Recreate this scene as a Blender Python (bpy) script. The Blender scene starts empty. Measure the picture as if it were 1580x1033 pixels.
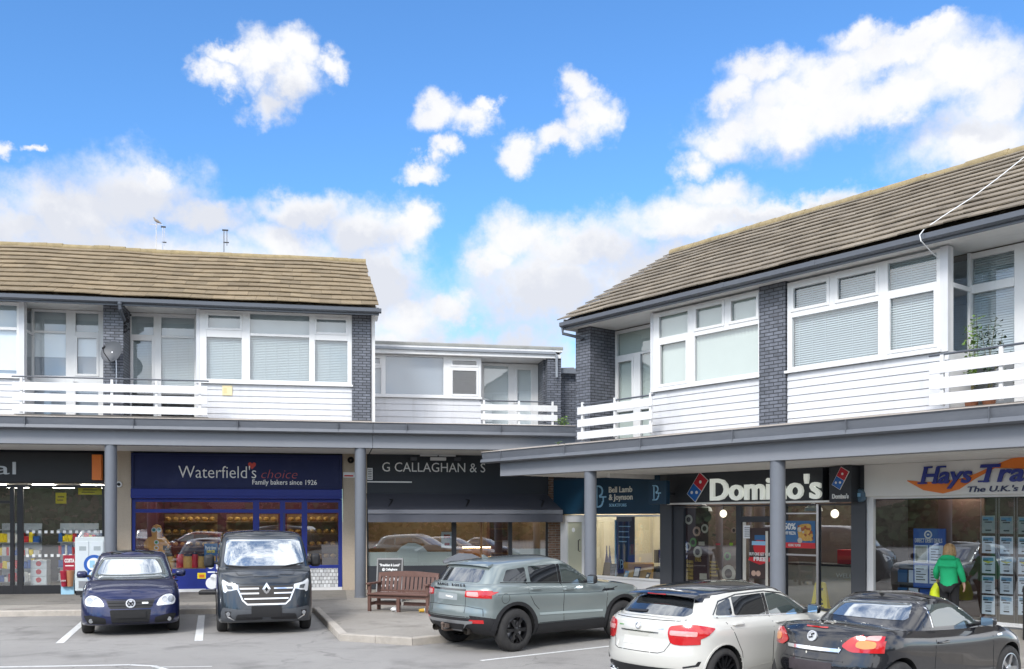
import bpy, bmesh, math, random
from mathutils import Vector, Matrix
from mathutils.bvhtree import BVHTree
random.seed(7)
R = math.radians
sc = bpy.context.scene
col = sc.collection
# ------------------------------------------------------------------ camera
EYE = 2.3; FPX = 1477.0; CX = 790.0; HY = 800.0
cd = bpy.data.cameras.new('camera'); cam = bpy.data.objects.new('camera', cd); col.objects.link(cam)
cam.location = (0, 0, EYE); cam.rotation_euler = (R(90), 0, 0)
cd.sensor_fit = 'HORIZONTAL'; cd.sensor_width = 36; cd.lens = 36 * FPX / 1580
cd.shift_y = (HY - 516.5) / 1580; cd.clip_end = 5000; cd.clip_start = .1
sc.camera = cam
# ------------------------------------------------------------------ light
SUN_EL, SUN_AZ = R(38), R(203)          # azimuth clockwise from +Y: the sun stands behind the camera, a little left
sd = bpy.data.lights.new('sun', 'SUN'); sun = bpy.data.objects.new('sun', sd); col.objects.link(sun)
sd.energy = 1.45; sd.angle = R(14); sd.color = (1, .965, .91)
sdir = Vector((math.sin(SUN_AZ) * math.cos(SUN_EL), math.cos(SUN_AZ) * math.cos(SUN_EL), math.sin(SUN_EL)))
sun.rotation_euler = sdir.to_track_quat('Z', 'Y').to_euler(); sun.location = (0, 0, 40)
sc.view_settings.view_transform = 'Standard'; sc.view_settings.look = 'None'
sc.view_settings.exposure = 0.92; sc.view_settings.gamma = 1
try:
    sc.cycles.use_denoising = True; sc.cycles.max_bounces = 8; sc.cycles.transparent_max_bounces = 24
    sc.cycles.sample_clamp_indirect = 6; sc.cycles.caustics_reflective = False; sc.cycles.caustics_refractive = False
except Exception: pass
# ------------------------------------------------------------------ world: Nishita sky with clouds by direction
wd = bpy.data.worlds.new('World'); sc.world = wd; wd.use_nodes = True
nt = wd.node_tree; nt.nodes.clear()
def nn(t, **kw):
    n = nt.nodes.new(t)
    for k, v in kw.items(): setattr(n, k, v)
    return n
def lk(a, b): nt.links.new(a, b)
def mth(op, a, b=None, c=None, clamp=False):
    n = nn('ShaderNodeMath', operation=op); n.use_clamp = clamp
    for i, v in enumerate((a, b, c)):
        if v is None: continue
        if isinstance(v, (int, float)): n.inputs[i].default_value = v
        else: lk(v, n.inputs[i])
    return n.outputs[0]
def vmth(op, a, b=None):
    n = nn('ShaderNodeVectorMath', operation=op)
    for i, v in enumerate((a, b)):
        if v is None: continue
        if isinstance(v, (tuple, list)): n.inputs[i].default_value = v
        else: lk(v, n.inputs[i])
    return n.outputs['Value'] if op == 'LENGTH' else n.outputs[0]
sky = nn('ShaderNodeTexSky', sky_type='NISHITA'); sky.sun_disc = False
sky.sun_elevation = SUN_EL; sky.sun_rotation = SUN_AZ; sky.air_density = 1.0; sky.dust_density = .3; sky.ozone_density = 2.5
tc = nn('ShaderNodeTexCoord'); sx = nn('ShaderNodeSeparateXYZ'); lk(tc.outputs['Generated'], sx.inputs[0])
az = mth('ARCTAN2', sx.outputs[0], sx.outputs[1]); el = mth('ARCSINE', sx.outputs[2])
cb = nn('ShaderNodeCombineXYZ'); lk(az, cb.inputs[0]); lk(el, cb.inputs[1])
nz = nn('ShaderNodeTexNoise'); nz.inputs['Scale'].default_value = 15; nz.inputs['Detail'].default_value = 7; nz.inputs['Roughness'].default_value = .62
lk(tc.outputs['Generated'], nz.inputs['Vector'])
nw = nn('ShaderNodeTexNoise'); nw.inputs['Scale'].default_value = 26; nw.inputs['Detail'].default_value = 10; nw.inputs['Roughness'].default_value = .62
lk(tc.outputs['Generated'], nw.inputs['Vector'])
wv = vmth('SUBTRACT', nz.outputs['Color'], (.5, .5, .5)); wv = vmth('MULTIPLY', wv, (.10, .085, 0))
P0 = vmth('ADD', cb.outputs[0], wv)
def azel(px, py):
    a = math.atan((px - CX) / FPX); return a, math.atan((HY - py) / FPX * math.cos(a))
def field(blobs):
    F = None
    for (px, py, rx, ry) in blobs:
        a, e = azel(px, py); a2, e2 = azel(px + rx, py - ry)
        d = vmth('SUBTRACT', P0, (a, e, 0)); d = vmth('MULTIPLY', d, (1 / (a2 - a) / 1.13, 1 / (e2 - e) / 1.13, 0))
        f = mth('SUBTRACT', 1.0, vmth('LENGTH', d))
        F = f if F is None else mth('SMOOTH_MAX', F, f, .12)
    return F
BL = [(328,105,32,26),(345,72,36,18),(395,92,52,38),(445,88,46,32),(500,92,30,22),(400,152,38,30),(440,125,48,36),
 (685,180,40,28),(725,190,34,30),(742,168,20,16),(652,262,36,17),(698,238,22,22),
 (905,150,30,36),(920,195,34,42),(868,222,52,26),(805,240,34,30),
 (1400,80,140,66),(1260,150,150,62),(1380,150,150,70),(1150,195,64,40),(1280,120,110,64),(1180,110,64,46),(1150,140,46,40),(1480,110,140,90),(1560,140,90,80),(1330,170,240,90),(1200,190,110,70),(1110,215,75,44),(1065,255,40,34),(1520,220,150,100),(1430,55,90,46),(1330,60,60,40),
 (1220,330,280,64),(1120,305,80,38),(900,385,150,60),(1050,345,150,56),(800,370,70,52),(840,450,150,90),(1020,430,200,90),(765,410,40,50),(1300,400,300,100),
 (215,300,120,56),(240,265,50,24),(120,335,140,50),(30,355,110,34),(330,335,90,34),(560,360,90,56),(470,325,90,32),(630,350,42,52),(600,430,80,66),(440,380,90,45),(640,325,32,26),
 (500,450,240,70),(200,420,320,70),(700,545,260,60),(640,490,80,60),(700,470,60,40),
 (15,235,26,12),(70,240,18,8)]
GL = [(1330,225,240,55),(1160,250,60,30),(880,470,170,60),(1000,400,150,50),(770,520,120,60),(600,440,80,40),(250,325,180,36),(80,365,140,30),(560,380,60,30),(1300,330,220,45),(420,150,60,22),(480,350,70,30)]
F = field(BL); G = field(GL)
fb = mth('MULTIPLY', mth('SUBTRACT', nw.outputs['Fac'], .5), .95)
# the part of the sky behind the camera: broken cloud from noise alone
nb = nn('ShaderNodeTexNoise'); nb.inputs['Scale'].default_value = 2.6; nb.inputs['Detail'].default_value = 6
lk(tc.outputs['Generated'], nb.inputs['Vector'])
back = mth('MULTIPLY', mth('SUBTRACT', nb.outputs['Fac'], .38), 3.0)
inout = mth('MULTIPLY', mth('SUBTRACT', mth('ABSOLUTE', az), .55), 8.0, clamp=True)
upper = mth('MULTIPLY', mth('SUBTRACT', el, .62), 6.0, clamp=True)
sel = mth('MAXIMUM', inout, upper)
mixf = nn('ShaderNodeMix', data_type='FLOAT'); lk(sel, mixf.inputs[0]); lk(F, mixf.inputs[2]); lk(back, mixf.inputs[3])
dens = mth('ADD', mixf.outputs[0], fb)
mr = nn('ShaderNodeMapRange', interpolation_type='SMOOTHSTEP'); lk(dens, mr.inputs[0])
mr.inputs[1].default_value = -.12; mr.inputs[2].default_value = .72
gm = nn('ShaderNodeMapRange', interpolation_type='SMOOTHSTEP'); lk(mth('ADD', G, mth('MULTIPLY', fb, 1.3)), gm.inputs[0])
gm.inputs[1].default_value = -.35; gm.inputs[2].default_value = .75
cc = nn('ShaderNodeMix', data_type='RGBA'); lk(mth('ADD', gm.outputs[0], mth('MULTIPLY', mth('SUBTRACT', nz.outputs['Fac'], .47), 1.6, clamp=True), clamp=True), cc.inputs[0])
CLOUD = 4.1
cc.inputs[6].default_value = (CLOUD, CLOUD * 1.005, CLOUD * 1.02, 1); cc.inputs[7].default_value = (CLOUD * .77, CLOUD * .80, CLOUD * .88, 1)
# blue part: the sky texture tinted a little deeper
tint = nn('ShaderNodeMix', data_type='RGBA', blend_type='MULTIPLY'); tint.inputs[0].default_value = 1
lk(sky.outputs[0], tint.inputs[6]); tint.inputs[7].default_value = (.47, .745, .98, 1)
# cloud behind the camera and overhead, brightened to add fill light under the canopies
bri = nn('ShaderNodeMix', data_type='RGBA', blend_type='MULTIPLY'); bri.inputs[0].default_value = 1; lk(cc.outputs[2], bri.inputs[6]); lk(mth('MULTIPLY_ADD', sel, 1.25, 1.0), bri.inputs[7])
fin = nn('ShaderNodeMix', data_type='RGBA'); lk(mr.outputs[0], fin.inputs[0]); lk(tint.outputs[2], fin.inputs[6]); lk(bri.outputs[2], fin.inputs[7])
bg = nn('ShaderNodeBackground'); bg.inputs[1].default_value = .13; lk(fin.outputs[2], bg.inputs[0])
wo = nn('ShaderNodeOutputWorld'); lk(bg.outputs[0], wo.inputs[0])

# ------------------------------------------------------------------ materials
MATS = {}
def mat(name, c, rough=.6, metal=0.0, var=.12, scale=4.0, bump=0.0, bscale=60.0, coat=0.0, spec=.5, emit=None, island=0.0, stain=None, sstr=.5):
    if name in MATS: return MATS[name]
    m = bpy.data.materials.new(name); m.use_nodes = True; MATS[name] = m
    n = m.node_tree.nodes; l = m.node_tree.links; b = n['Principled BSDF']
    b.inputs['Base Color'].default_value = (*c, 1); b.inputs['Roughness'].default_value = rough; b.inputs['Metallic'].default_value = metal
    b.inputs['Specular IOR Level'].default_value = spec
    if coat: b.inputs['Coat Weight'].default_value = coat; b.inputs['Coat Roughness'].default_value = .03
    if emit: b.inputs['Emission Color'].default_value = (*emit[0], 1); b.inputs['Emission Strength'].default_value = emit[1]
    tcn = n.new('ShaderNodeTexCoord')
    colr = None
    if var:
        t = n.new('ShaderNodeTexNoise'); t.inputs['Scale'].default_value = scale; t.inputs['Detail'].default_value = 8; t.inputs['Roughness'].default_value = .65
        l.new(tcn.outputs['Object'], t.inputs['Vector'])
        mx = n.new('ShaderNodeMix'); mx.data_type = 'RGBA'; l.new(t.outputs['Fac'], mx.inputs[0])
        mx.inputs[6].default_value = (*[x * (1 - var * 1.6) for x in c], 1); mx.inputs[7].default_value = (*[min(1, x * (1 + var * 1.6)) for x in c], 1)
        colr = mx.outputs[2]
    if stain:
        t = n.new('ShaderNodeTexNoise'); t.inputs['Scale'].default_value = stain[1]; t.inputs['Detail'].default_value = 9; t.inputs['Roughness'].default_value = .7
        mp = n.new('ShaderNodeMapping'); mp.inputs['Scale'].default_value = stain[2] if len(stain) > 2 else (1, 1, 1)
        l.new(tcn.outputs['Object'], mp.inputs[0]); l.new(mp.outputs[0], t.inputs['Vector'])
        rp = n.new('ShaderNodeMapRange'); l.new(t.outputs['Fac'], rp.inputs[0]); rp.inputs[1].default_value = .5; rp.inputs[2].default_value = .75; rp.inputs[4].default_value = sstr
        mx = n.new('ShaderNodeMix'); mx.data_type = 'RGBA'; l.new(rp.outputs[0], mx.inputs[0])
        if colr: l.new(colr, mx.inputs[6])
        else: mx.inputs[6].default_value = (*c, 1)
        mx.inputs[7].default_value = (*stain[0], 1); colr = mx.outputs[2]
    if island:
        g = n.new('ShaderNodeNewGeometry'); mx = n.new('ShaderNodeMix'); mx.data_type = 'RGBA'; mx.blend_type = 'MULTIPLY'; mx.inputs[0].default_value = 1
        rp = n.new('ShaderNodeMapRange'); l.new(g.outputs['Random Per Island'], rp.inputs[0]); rp.inputs[3].default_value = 1 - island; rp.inputs[4].default_value = 1 + island
        if colr: l.new(colr, mx.inputs[6])
        else: mx.inputs[6].default_value = (*c, 1)
        l.new(rp.outputs[0], mx.inputs[7]); colr = mx.outputs[2]
    if colr: l.new(colr, b.inputs['Base Color'])
    if bump:
        t = n.new('ShaderNodeTexNoise'); t.inputs['Scale'].default_value = bscale; t.inputs['Detail'].default_value = 5
        l.new(tcn.outputs['Object'], t.inputs['Vector'])
        bp = n.new('ShaderNodeBump'); bp.inputs['Strength'].default_value = bump; bp.inputs['Distance'].default_value = .02
        l.new(t.outputs['Fac'], bp.inputs['Height']); l.new(bp.outputs[0], b.inputs['Normal'])
    return m
def brick(name, c, mortar, rough=.7, bw=.225, bh=.075):
    if name in MATS: return MATS[name]
    m = mat(name, c, rough, var=0); n = m.node_tree.nodes; l = m.node_tree.links; b = n['Principled BSDF']
    tcn = n.new('ShaderNodeTexCoord'); s = n.new('ShaderNodeSeparateXYZ'); l.new(tcn.outputs['Object'], s.inputs[0])
    a = n.new('ShaderNodeMath'); l.new(s.outputs[0], a.inputs[0]); l.new(s.outputs[1], a.inputs[1])
    c2 = n.new('ShaderNodeCombineXYZ'); l.new(a.outputs[0], c2.inputs[0]); l.new(s.outputs[2], c2.inputs[1])
    bt = n.new('ShaderNodeTexBrick'); l.new(c2.outputs[0], bt.inputs['Vector']); bt.inputs['Scale'].default_value = 1
    bt.inputs['Brick Width'].default_value = bw; bt.inputs['Row Height'].default_value = bh; bt.inputs['Mortar Size'].default_value = .011; bt.inputs['Mortar Smooth'].default_value = .3
    bt.inputs['Color1'].default_value = (*[x * .82 for x in c], 1); bt.inputs['Color2'].default_value = (*[x * 1.22 for x in c], 1); bt.inputs['Mortar'].default_value = (*mortar, 1)
    t = n.new('ShaderNodeTexNoise'); t.inputs['Scale'].default_value = 9; t.inputs['Detail'].default_value = 6; l.new(tcn.outputs['Object'], t.inputs['Vector'])
    mx = n.new('ShaderNodeMix'); mx.data_type = 'RGBA'; mx.blend_type = 'OVERLAY'; mx.inputs[0].default_value = .5
    l.new(bt.outputs['Color'], mx.inputs[6]); l.new(t.outputs['Fac'], mx.inputs[7]); l.new(mx.outputs[2], b.inputs['Base Color'])
    bp = n.new('ShaderNodeBump'); bp.inputs['Strength'].default_value = 1; bp.inputs['Distance'].default_value = .012; bp.invert = True
    l.new(bt.outputs['Fac'], bp.inputs['Height']); l.new(bp.outputs[0], b.inputs['Normal'])
    return m
def schlick(m, ior, extra):
    n = m.node_tree.nodes; l = m.node_tree.links; f0 = ((ior - 1) / (ior + 1)) ** 2 * 1.9 + extra
    w = n.new('ShaderNodeLayerWeight'); w.inputs[0].default_value = .5
    p = n.new('ShaderNodeMath'); p.operation = 'POWER'; l.new(w.outputs['Facing'], p.inputs[0]); p.inputs[1].default_value = 5
    a = n.new('ShaderNodeMath'); a.operation = 'MULTIPLY_ADD'; a.use_clamp = True; l.new(p.outputs[0], a.inputs[0]); a.inputs[1].default_value = 1 - f0; a.inputs[2].default_value = f0
    return a.outputs[0]
def glass(name, tintc=(.9, .95, .95), ior=1.5, extra=0.0, rough=0.0):
    """thin window pane: clear with a mirror reflection that grows at grazing angles"""
    if name in MATS: return MATS[name]
    m = bpy.data.materials.new(name); m.use_nodes = True; MATS[name] = m
    n = m.node_tree.nodes; l = m.node_tree.links; n.clear()
    o = n.new('ShaderNodeOutputMaterial'); mx = n.new('ShaderNodeMixShader'); t = n.new('ShaderNodeBsdfTransparent'); g = n.new('ShaderNodeBsdfGlossy')
    t.inputs[0].default_value = (*tintc, 1); g.inputs['Roughness'].default_value = rough; g.inputs[0].default_value = (.95, .97, 1, 1)
    l.new(schlick(m, ior, extra), mx.inputs[0]); l.new(t.outputs[0], mx.inputs[1]); l.new(g.outputs[0], mx.inputs[2]); l.new(mx.outputs[0], o.inputs[0])
    return m
# ------------------------------------------------------------------ mesh builder
class MB:
    def __init__(s): s.v = []; s.f = []; s.mi = []; s.sm = []; s.cur = 0; s.T = None; s.smooth = False
    def m(s, i): s.cur = i; return s
    def add(s, vs, fs, smooth=None):
        b = len(s.v)
        for p in vs:
            p = Vector(p); s.v.append(tuple(s.T @ p) if s.T else tuple(p))
        for f in fs: s.f.append([b + i for i in f]); s.mi.append(s.cur); s.sm.append(s.smooth if smooth is None else smooth)
        return s
    def box(s, x0, x1, y0, y1, z0, z1):
        x0, x1 = min(x0, x1), max(x0, x1); y0, y1 = min(y0, y1), max(y0, y1); z0, z1 = min(z0, z1), max(z0, z1)
        return s.add([(x0,y0,z0),(x1,y0,z0),(x1,y1,z0),(x0,y1,z0),(x0,y0,z1),(x1,y0,z1),(x1,y1,z1),(x0,y1,z1)],
                     [(0,3,2,1),(4,5,6,7),(0,1,5,4),(1,2,6,5),(2,3,7,6),(3,0,4,7)], False)
    def prism(s, poly, x0, x1):
        """poly in (y,z), run along x"""
        n = len(poly)
        vs = [(x0, y, z) for y, z in poly] + [(x1, y, z) for y, z in poly]
        fs = [(i, (i+1) % n, n + (i+1) % n, n + i) for i in range(n)] + [tuple(range(n-1, -1, -1)), tuple(range(n, 2*n))]
        return s.add(vs, fs, False)
    def slab(s, poly, z0, z1):
        n = len(poly)
        vs = [(x, y, z0) for x, y in poly] + [(x, y, z1) for x, y in poly]
        fs = [(i, (i+1) % n, n + (i+1) % n, n + i) for i in range(n)] + [tuple(range(n-1, -1, -1)), tuple(range(n, 2*n))]
        return s.add(vs, fs, False)
    def face_xz(s, poly, y0, y1):
        """poly in (x,z), thickness along y"""
        n = len(poly)
        vs = [(x, y0, z) for x, z in poly] + [(x, y1, z) for x, z in poly]
        fs = [(i, (i+1) % n, n + (i+1) % n, n + i) for i in range(n)] + [tuple(range(n-1, -1, -1)), tuple(range(n, 2*n))]
        return s.add(vs, fs, False)
    def quad(s, a, b, c, d): return s.add([a, b, c, d], [(0,1,2,3)], False)
    def tube(s, pts, r, n=8, cap=True):
        pts = [Vector(p) for p in pts]; rs = r if isinstance(r, (list, tuple)) else [r] * len(pts)
        vs = []; prev = None
        for i, p in enumerate(pts):
            d = (pts[min(i+1, len(pts)-1)] - pts[max(i-1, 0)]).normalized()
            if prev is None:
                u = d.cross(Vector((0, 0, 1)))
                if u.length < 1e-3: u = d.cross(Vector((1, 0, 0)))
                u.normalize()
            else:
                u = (prev - d * prev.dot(d)); u.normalize() if u.length > 1e-6 else None
            prev = u; w = d.cross(u)
            for k in range(n):
                a = 2 * math.pi * k / n; vs.append(p + (u * math.cos(a) + w * math.sin(a)) * rs[i])
        fs = [(i*n + k, i*n + (k+1) % n, (i+1)*n + (k+1) % n, (i+1)*n + k) for i in range(len(pts)-1) for k in range(n)]
        s.add(vs, fs, True)
        if cap:
            s.add([vs[k] for k in range(n)], [tuple(range(n-1, -1, -1))], False); s.add(vs[-n:], [tuple(range(n))], False)
        return s
    def lathe(s, prof, n=24, c=(0, 0, 0), axis='z', smooth=True):
        vs = []
        for r, h in prof:
            for k in range(n):
                a = 2 * math.pi * k / n; x, y = r * math.cos(a), r * math.sin(a)
                p = (x, y, h) if axis == 'z' else ((x, h, y) if axis == 'y' else (h, x, y))
                vs.append((p[0] + c[0], p[1] + c[1], p[2] + c[2]))
        fs = [(i*n + k, i*n + (k+1) % n, (i+1)*n + (k+1) % n, (i+1)*n + k) for i in range(len(prof)-1) for k in range(n)]
        return s.add(vs, fs, smooth)
    def ball(s, c, r, n=12, m=8, sq=(1, 1, 1)):
        prof = [(max(1e-4, math.sin(math.pi * i / m)), -math.cos(math.pi * i / m)) for i in range(m + 1)]
        vs = []
        for q, h in prof:
            for k in range(n):
                a = 2 * math.pi * k / n; vs.append((c[0] + r*sq[0]*q*math.cos(a), c[1] + r*sq[1]*q*math.sin(a), c[2] + r*sq[2]*h))
        fs = [(i*n + k, i*n + (k+1) % n, (i+1)*n + (k+1) % n, (i+1)*n + k) for i in range(m) for k in range(n)]
        return s.add(vs, fs, True)
    def build(s, name, mats, parent=None, loc=None, bevel=0, fix=True):
        me = bpy.data.meshes.new(name); me.from_pydata(s.v, [], s.f)
        for m_ in (mats if isinstance(mats, (list, tuple)) else [mats]): me.materials.append(m_)
        for i, p in enumerate(me.polygons): p.material_index = s.mi[i]; p.use_smooth = s.sm[i]
        if fix:
            b = bmesh.new(); b.from_mesh(me); bmesh.ops.recalc_face_normals(b, faces=b.faces); b.to_mesh(me); b.free()
        me.update()
        if any(s.sm): me.set_sharp_from_angle(angle=R(42))
        o = bpy.data.objects.new(name, me); col.objects.link(o)
        if parent: o.parent = parent
        if loc: o.location = loc
        if bevel:
            bv = o.modifiers.new('bevel', 'BEVEL'); bv.width = bevel; bv.segments = 2; bv.limit_method = 'ANGLE'; bv.angle_limit = R(40)
        return o
def tag(o, label=None, cat=None, group=None, kind=None):
    if label: o['label'] = label
    if cat: o['category'] = cat
    if group: o['group'] = group
    if kind: o['kind'] = kind
    return o
def empty(name, loc=(0, 0, 0), rz=0, label=None, cat=None, group=None):
    o = bpy.data.objects.new(name, None); col.objects.link(o); o.location = loc; o.rotation_euler = (0, 0, rz); o.empty_display_size = .2
    return tag(o, label, cat, group)
def text(s, name, m, parent, loc, size=.3, rot=(R(90), 0, 0), depth=.01, off=0.0, shear=0.0, align='LEFT', sx=1.0, spacing=1.0):
    c = bpy.data.curves.new('lettering', 'FONT'); c.body = s; c.size = size; c.extrude = depth; c.offset = off; c.shear = shear; c.align_x = align; c.space_character = spacing
    c.resolution_u = 3
    t = bpy.data.objects.new('lettering_source', c); col.objects.link(t)
    me = bpy.data.meshes.new_from_object(t.evaluated_get(bpy.context.evaluated_depsgraph_get())); bpy.data.objects.remove(t); bpy.data.curves.remove(c)
    me.name = name; me.materials.clear(); me.materials.append(m)
    o = bpy.data.objects.new(name, me); col.objects.link(o); o.parent = parent; o.location = loc; o.rotation_euler = rot; o.scale = (sx, 1, 1)
    return o
def copy_tree(o, parent=None):
    c = o.copy(); col.objects.link(c); c.parent = parent
    for ch in [x for x in o.children]: copy_tree(ch, c)
    return c
# ------------------------------------------------------------------ facade frames
class Frame:
    def __init__(s, ox, oy, ang):
        s.o = Vector((ox, oy)); s.a = ang; s.x = Vector((math.cos(ang), math.sin(ang))); s.y = Vector((-math.sin(ang), math.cos(ang)))
    def u(s, px, v):
        k = (px - CX) / FPX; b = s.o + s.y * v
        return (k * b.y - b.x) / (s.x.x - k * s.x.y)
    def z(s, px, py, v):
        p = s.o + s.y * v + s.x * s.u(px, v); return EYE + (HY - py) * p.y / FPX
    def w(s, u, v): return s.o + s.x * u + s.y * v
FL = Frame(-4.15, 26.2, R(10.6)); FR = Frame(5.33, 19.2, R(-51.9))
# ------------------------------------------------------------------ shared materials
WHITE = mat('white_upvc', (.74, .74, .74), .35, var=.03, stain=((.52, .51, .48), 1.6, (1, 1, .4)), sstr=.25)
BOARD = mat('white_board', (.64, .646, .67), .45, var=.05, scale=2, stain=((.44, .43, .42), 1.5, (1.6, 1, .25)), sstr=.5)
PAINTW = mat('white_gloss', (.74, .74, .74), .5, var=.04, stain=((.50, .47, .43), 2.5), sstr=.45)
GREY = mat('canopy_grey', (.135, .145, .165), .5, var=.07, scale=1.5, stain=((.22, .23, .25), 1.3, (.6, 1, 3)), sstr=.5, bump=.15, bscale=14)
GREYB = mat('beam_grey', (.235, .247, .275), .55, var=.05, scale=1.2, stain=((.27, .28, .30), 1.1, (1, 1, 3)), sstr=.25, bump=.1, bscale=30)
COLM = mat('column_grey', (.150, .163, .188), .45, var=.06, scale=3, bump=.12, bscale=40)
GUT = mat('gutter_grey', (.085, .095, .115), .4, var=.08, scale=3)
BLACK = mat('black_trim', (.015, .015, .017), .5, var=.1)
FELT = mat('roof_felt', (.36, .32, .28), .9, var=.2, scale=3, bump=.5, bscale=30, stain=((.5, .47, .43), 2), sstr=.7)
SOFFIT = mat('soffit_white', (.74, .735, .72), .6, var=.05, scale=1.2, stain=((.45, .42, .38), .9, (1, 3, 1)), sstr=.35)
BRICKG = brick('painted_brick', (.135, .145, .172), (.035, .038, .046), .5)
BRICKR = brick('brown_brick', (.26, .15, .10), (.36, .32, .28), .85)
TILE = mat('roof_tile', (.225, .17, .102), .9, var=.2, scale=2.2, bump=.4, bscale=45, island=.16, stain=((.31, .265, .19), 3.2), sstr=.5)
TILE2 = mat('roof_tile_grey', (.215, .178, .132), .9, var=.2, scale=2.2, bump=.4, bscale=45, island=.18, stain=((.31, .275, .225), 3.0), sstr=.6)
MOSS = mat('ridge_moss', (.30, .235, .13), .95, var=.35, scale=5, bump=.6, bscale=25)
PEBBLE = mat('pebble_dash', (.50, .42, .33), .95, var=.25, scale=60, bump=.7, bscale=120)
PANE = glass('window_pane', (.90, .95, .96), 1.5, .04)
SKYSHEET = mat('sky_reflection_sheet', (.52, .55, .57), .8, var=.06, scale=2)  # pale sheet standing in for the sky reflected in the transom panes
DARKROOM = mat('room_wall', (.42, .43, .44), .9, var=.1)
BLINDM = mat('blind_slat', (.52, .565, .58), .6, var=.03)
VBLIND = mat('vertical_blind_cloth', (.60, .62, .57), .7, var=.03)
ROLLER = mat('roller_blind_cloth', (.86, .87, .90), .7, var=.02)
SCREEN = mat('grey_screen_cloth', (.30, .32, .37), .7, var=.03)
STEEL = mat('steel', (.5, .5, .52), .3, 1.0, var=.05)
# ------------------------------------------------------------------ ground
def G2W(px, py, z=0.0):
    Y = (EYE - z) * FPX / (py - HY); return Vector(((px - CX) / FPX * Y, Y, z))
def asphalt(name, c1, c2, c3):
    m = mat(name, c1, .9, var=0); n = m.node_tree.nodes; l = m.node_tree.links; b = n['Principled BSDF']
    tcn = n.new('ShaderNodeTexCoord')
    def noise(s, d, r=.6):
        t = n.new('ShaderNodeTexNoise'); t.inputs['Scale'].default_value = s; t.inputs['Detail'].default_value = d; t.inputs['Roughness'].default_value = r
        l.new(tcn.outputs['Object'], t.inputs['Vector']); return t
    t1 = noise(.35, 6); t2 = noise(90, 3, .8); t3 = noise(2.2, 9, .75)
    def mix(a, bcol, f, lo, hi, mode='MIX'):
        r = n.new('ShaderNodeMapRange'); l.new(f, r.inputs[0]); r.inputs[1].default_value = lo; r.inputs[2].default_value = hi
        x = n.new('ShaderNodeMix'); x.data_type = 'RGBA'; x.blend_type = mode; l.new(r.outputs[0], x.inputs[0])
        for i, q in ((6, a), (7, bcol)):
            if isinstance(q, tuple): x.inputs[i].default_value = (*q, 1)
            else: l.new(q, x.inputs[i])
        return x.outputs[2]
    c = mix(c1, c2, t1.outputs['Fac'], .35, .68); c = mix(c, c3, t3.outputs['Fac'], .52, .8)
    vo = n.new('ShaderNodeTexVoronoi'); vo.feature = 'DISTANCE_TO_EDGE'; vo.inputs['Scale'].default_value = .33
    wn = noise(1.3, 6); vm = n.new('ShaderNodeVectorMath'); vm.operation = 'MULTIPLY_ADD'; l.new(wn.outputs['Color'], vm.inputs[0]); vm.inputs[1].default_value = (.9, .9, 0); l.new(tcn.outputs['Object'], vm.inputs[2]); l.new(vm.outputs[0], vo.inputs['Vector'])
    ck = n.new('ShaderNodeMapRange'); l.new(vo.outputs['Distance'], ck.inputs[0]); ck.inputs[1].default_value = 0; ck.inputs[2].default_value = .009; ck.inputs[3].default_value = .55; ck.inputs[4].default_value = 0
    mk = noise(.5, 3); mm = n.new('ShaderNodeMath'); mm.operation = 'MULTIPLY'; l.new(ck.outputs[0], mm.inputs[0]); r5 = n.new('ShaderNodeMapRange'); l.new(mk.outputs['Fac'], r5.inputs[0]); r5.inputs[1].default_value = .45; r5.inputs[2].default_value = .6; l.new(r5.outputs[0], mm.inputs[1])
    x = n.new('ShaderNodeMix'); x.data_type = 'RGBA'; l.new(mm.outputs[0], x.inputs[0]); l.new(c, x.inputs[6]); x.inputs[7].default_value = (*[q * .35 for q in c1], 1); c = x.outputs[2]
    oil = noise(.9, 5, .55); c = mix(c, tuple(q * .6 for q in c1), oil.outputs['Fac'], .55, .76)
    sp = mix((.72, .72, .72), (1.25, 1.25, 1.25), t2.outputs['Fac'], .3, .7)
    x = n.new('ShaderNodeMix'); x.data_type = 'RGBA'; x.blend_type = 'MULTIPLY'; x.inputs[0].default_value = 1; l.new(c, x.inputs[6]); l.new(sp, x.inputs[7])
    l.new(x.outputs[2], b.inputs['Base Color'])
    bp = n.new('ShaderNodeBump'); bp.inputs['Strength'].default_value = .5; bp.inputs['Distance'].default_value = .01; l.new(t2.outputs['Fac'], bp.inputs['Height']); l.new(bp.outputs[0], b.inputs['Normal'])
    return m
ROADM = asphalt('asphalt', (.28, .268, .252), (.335, .321, .302), (.235, .225, .212))
PAVEM = asphalt('pavement_tarmac', (.30, .275, .242), (.37, .342, .302), (.225, .21, .19))
KERBM = mat('kerb_concrete', (.44, .40, .35), .9, var=.18, scale=5, bump=.4, bscale=60, island=.12, stain=((.25, .23, .2), 3), sstr=.5)
LINEM = mat('line_paint', (.74, .74, .72), .7, var=.08, scale=10, stain=((.36, .36, .35), 9), sstr=.8)
g = MB(); g.quad((-600, -600, 0), (600, -600, 0), (600, 600, 0), (-600, 600, 0)); tag(g.build('road', ROADM), kind='structure')
e52 = Vector((.788, .616)); dR = Vector((.617, -.787))
KA, KB, KC = Vector((-4.83, 23.27)), Vector((-3.23, 17.95)), Vector((-1.80, 17.28))
KD = KC + e52 * 4.9; KE = KD + dR * 24
K0 = Vector((-34, 19.5))
kpts = [K0, KA, KB, KC, KD, KE]
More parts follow.
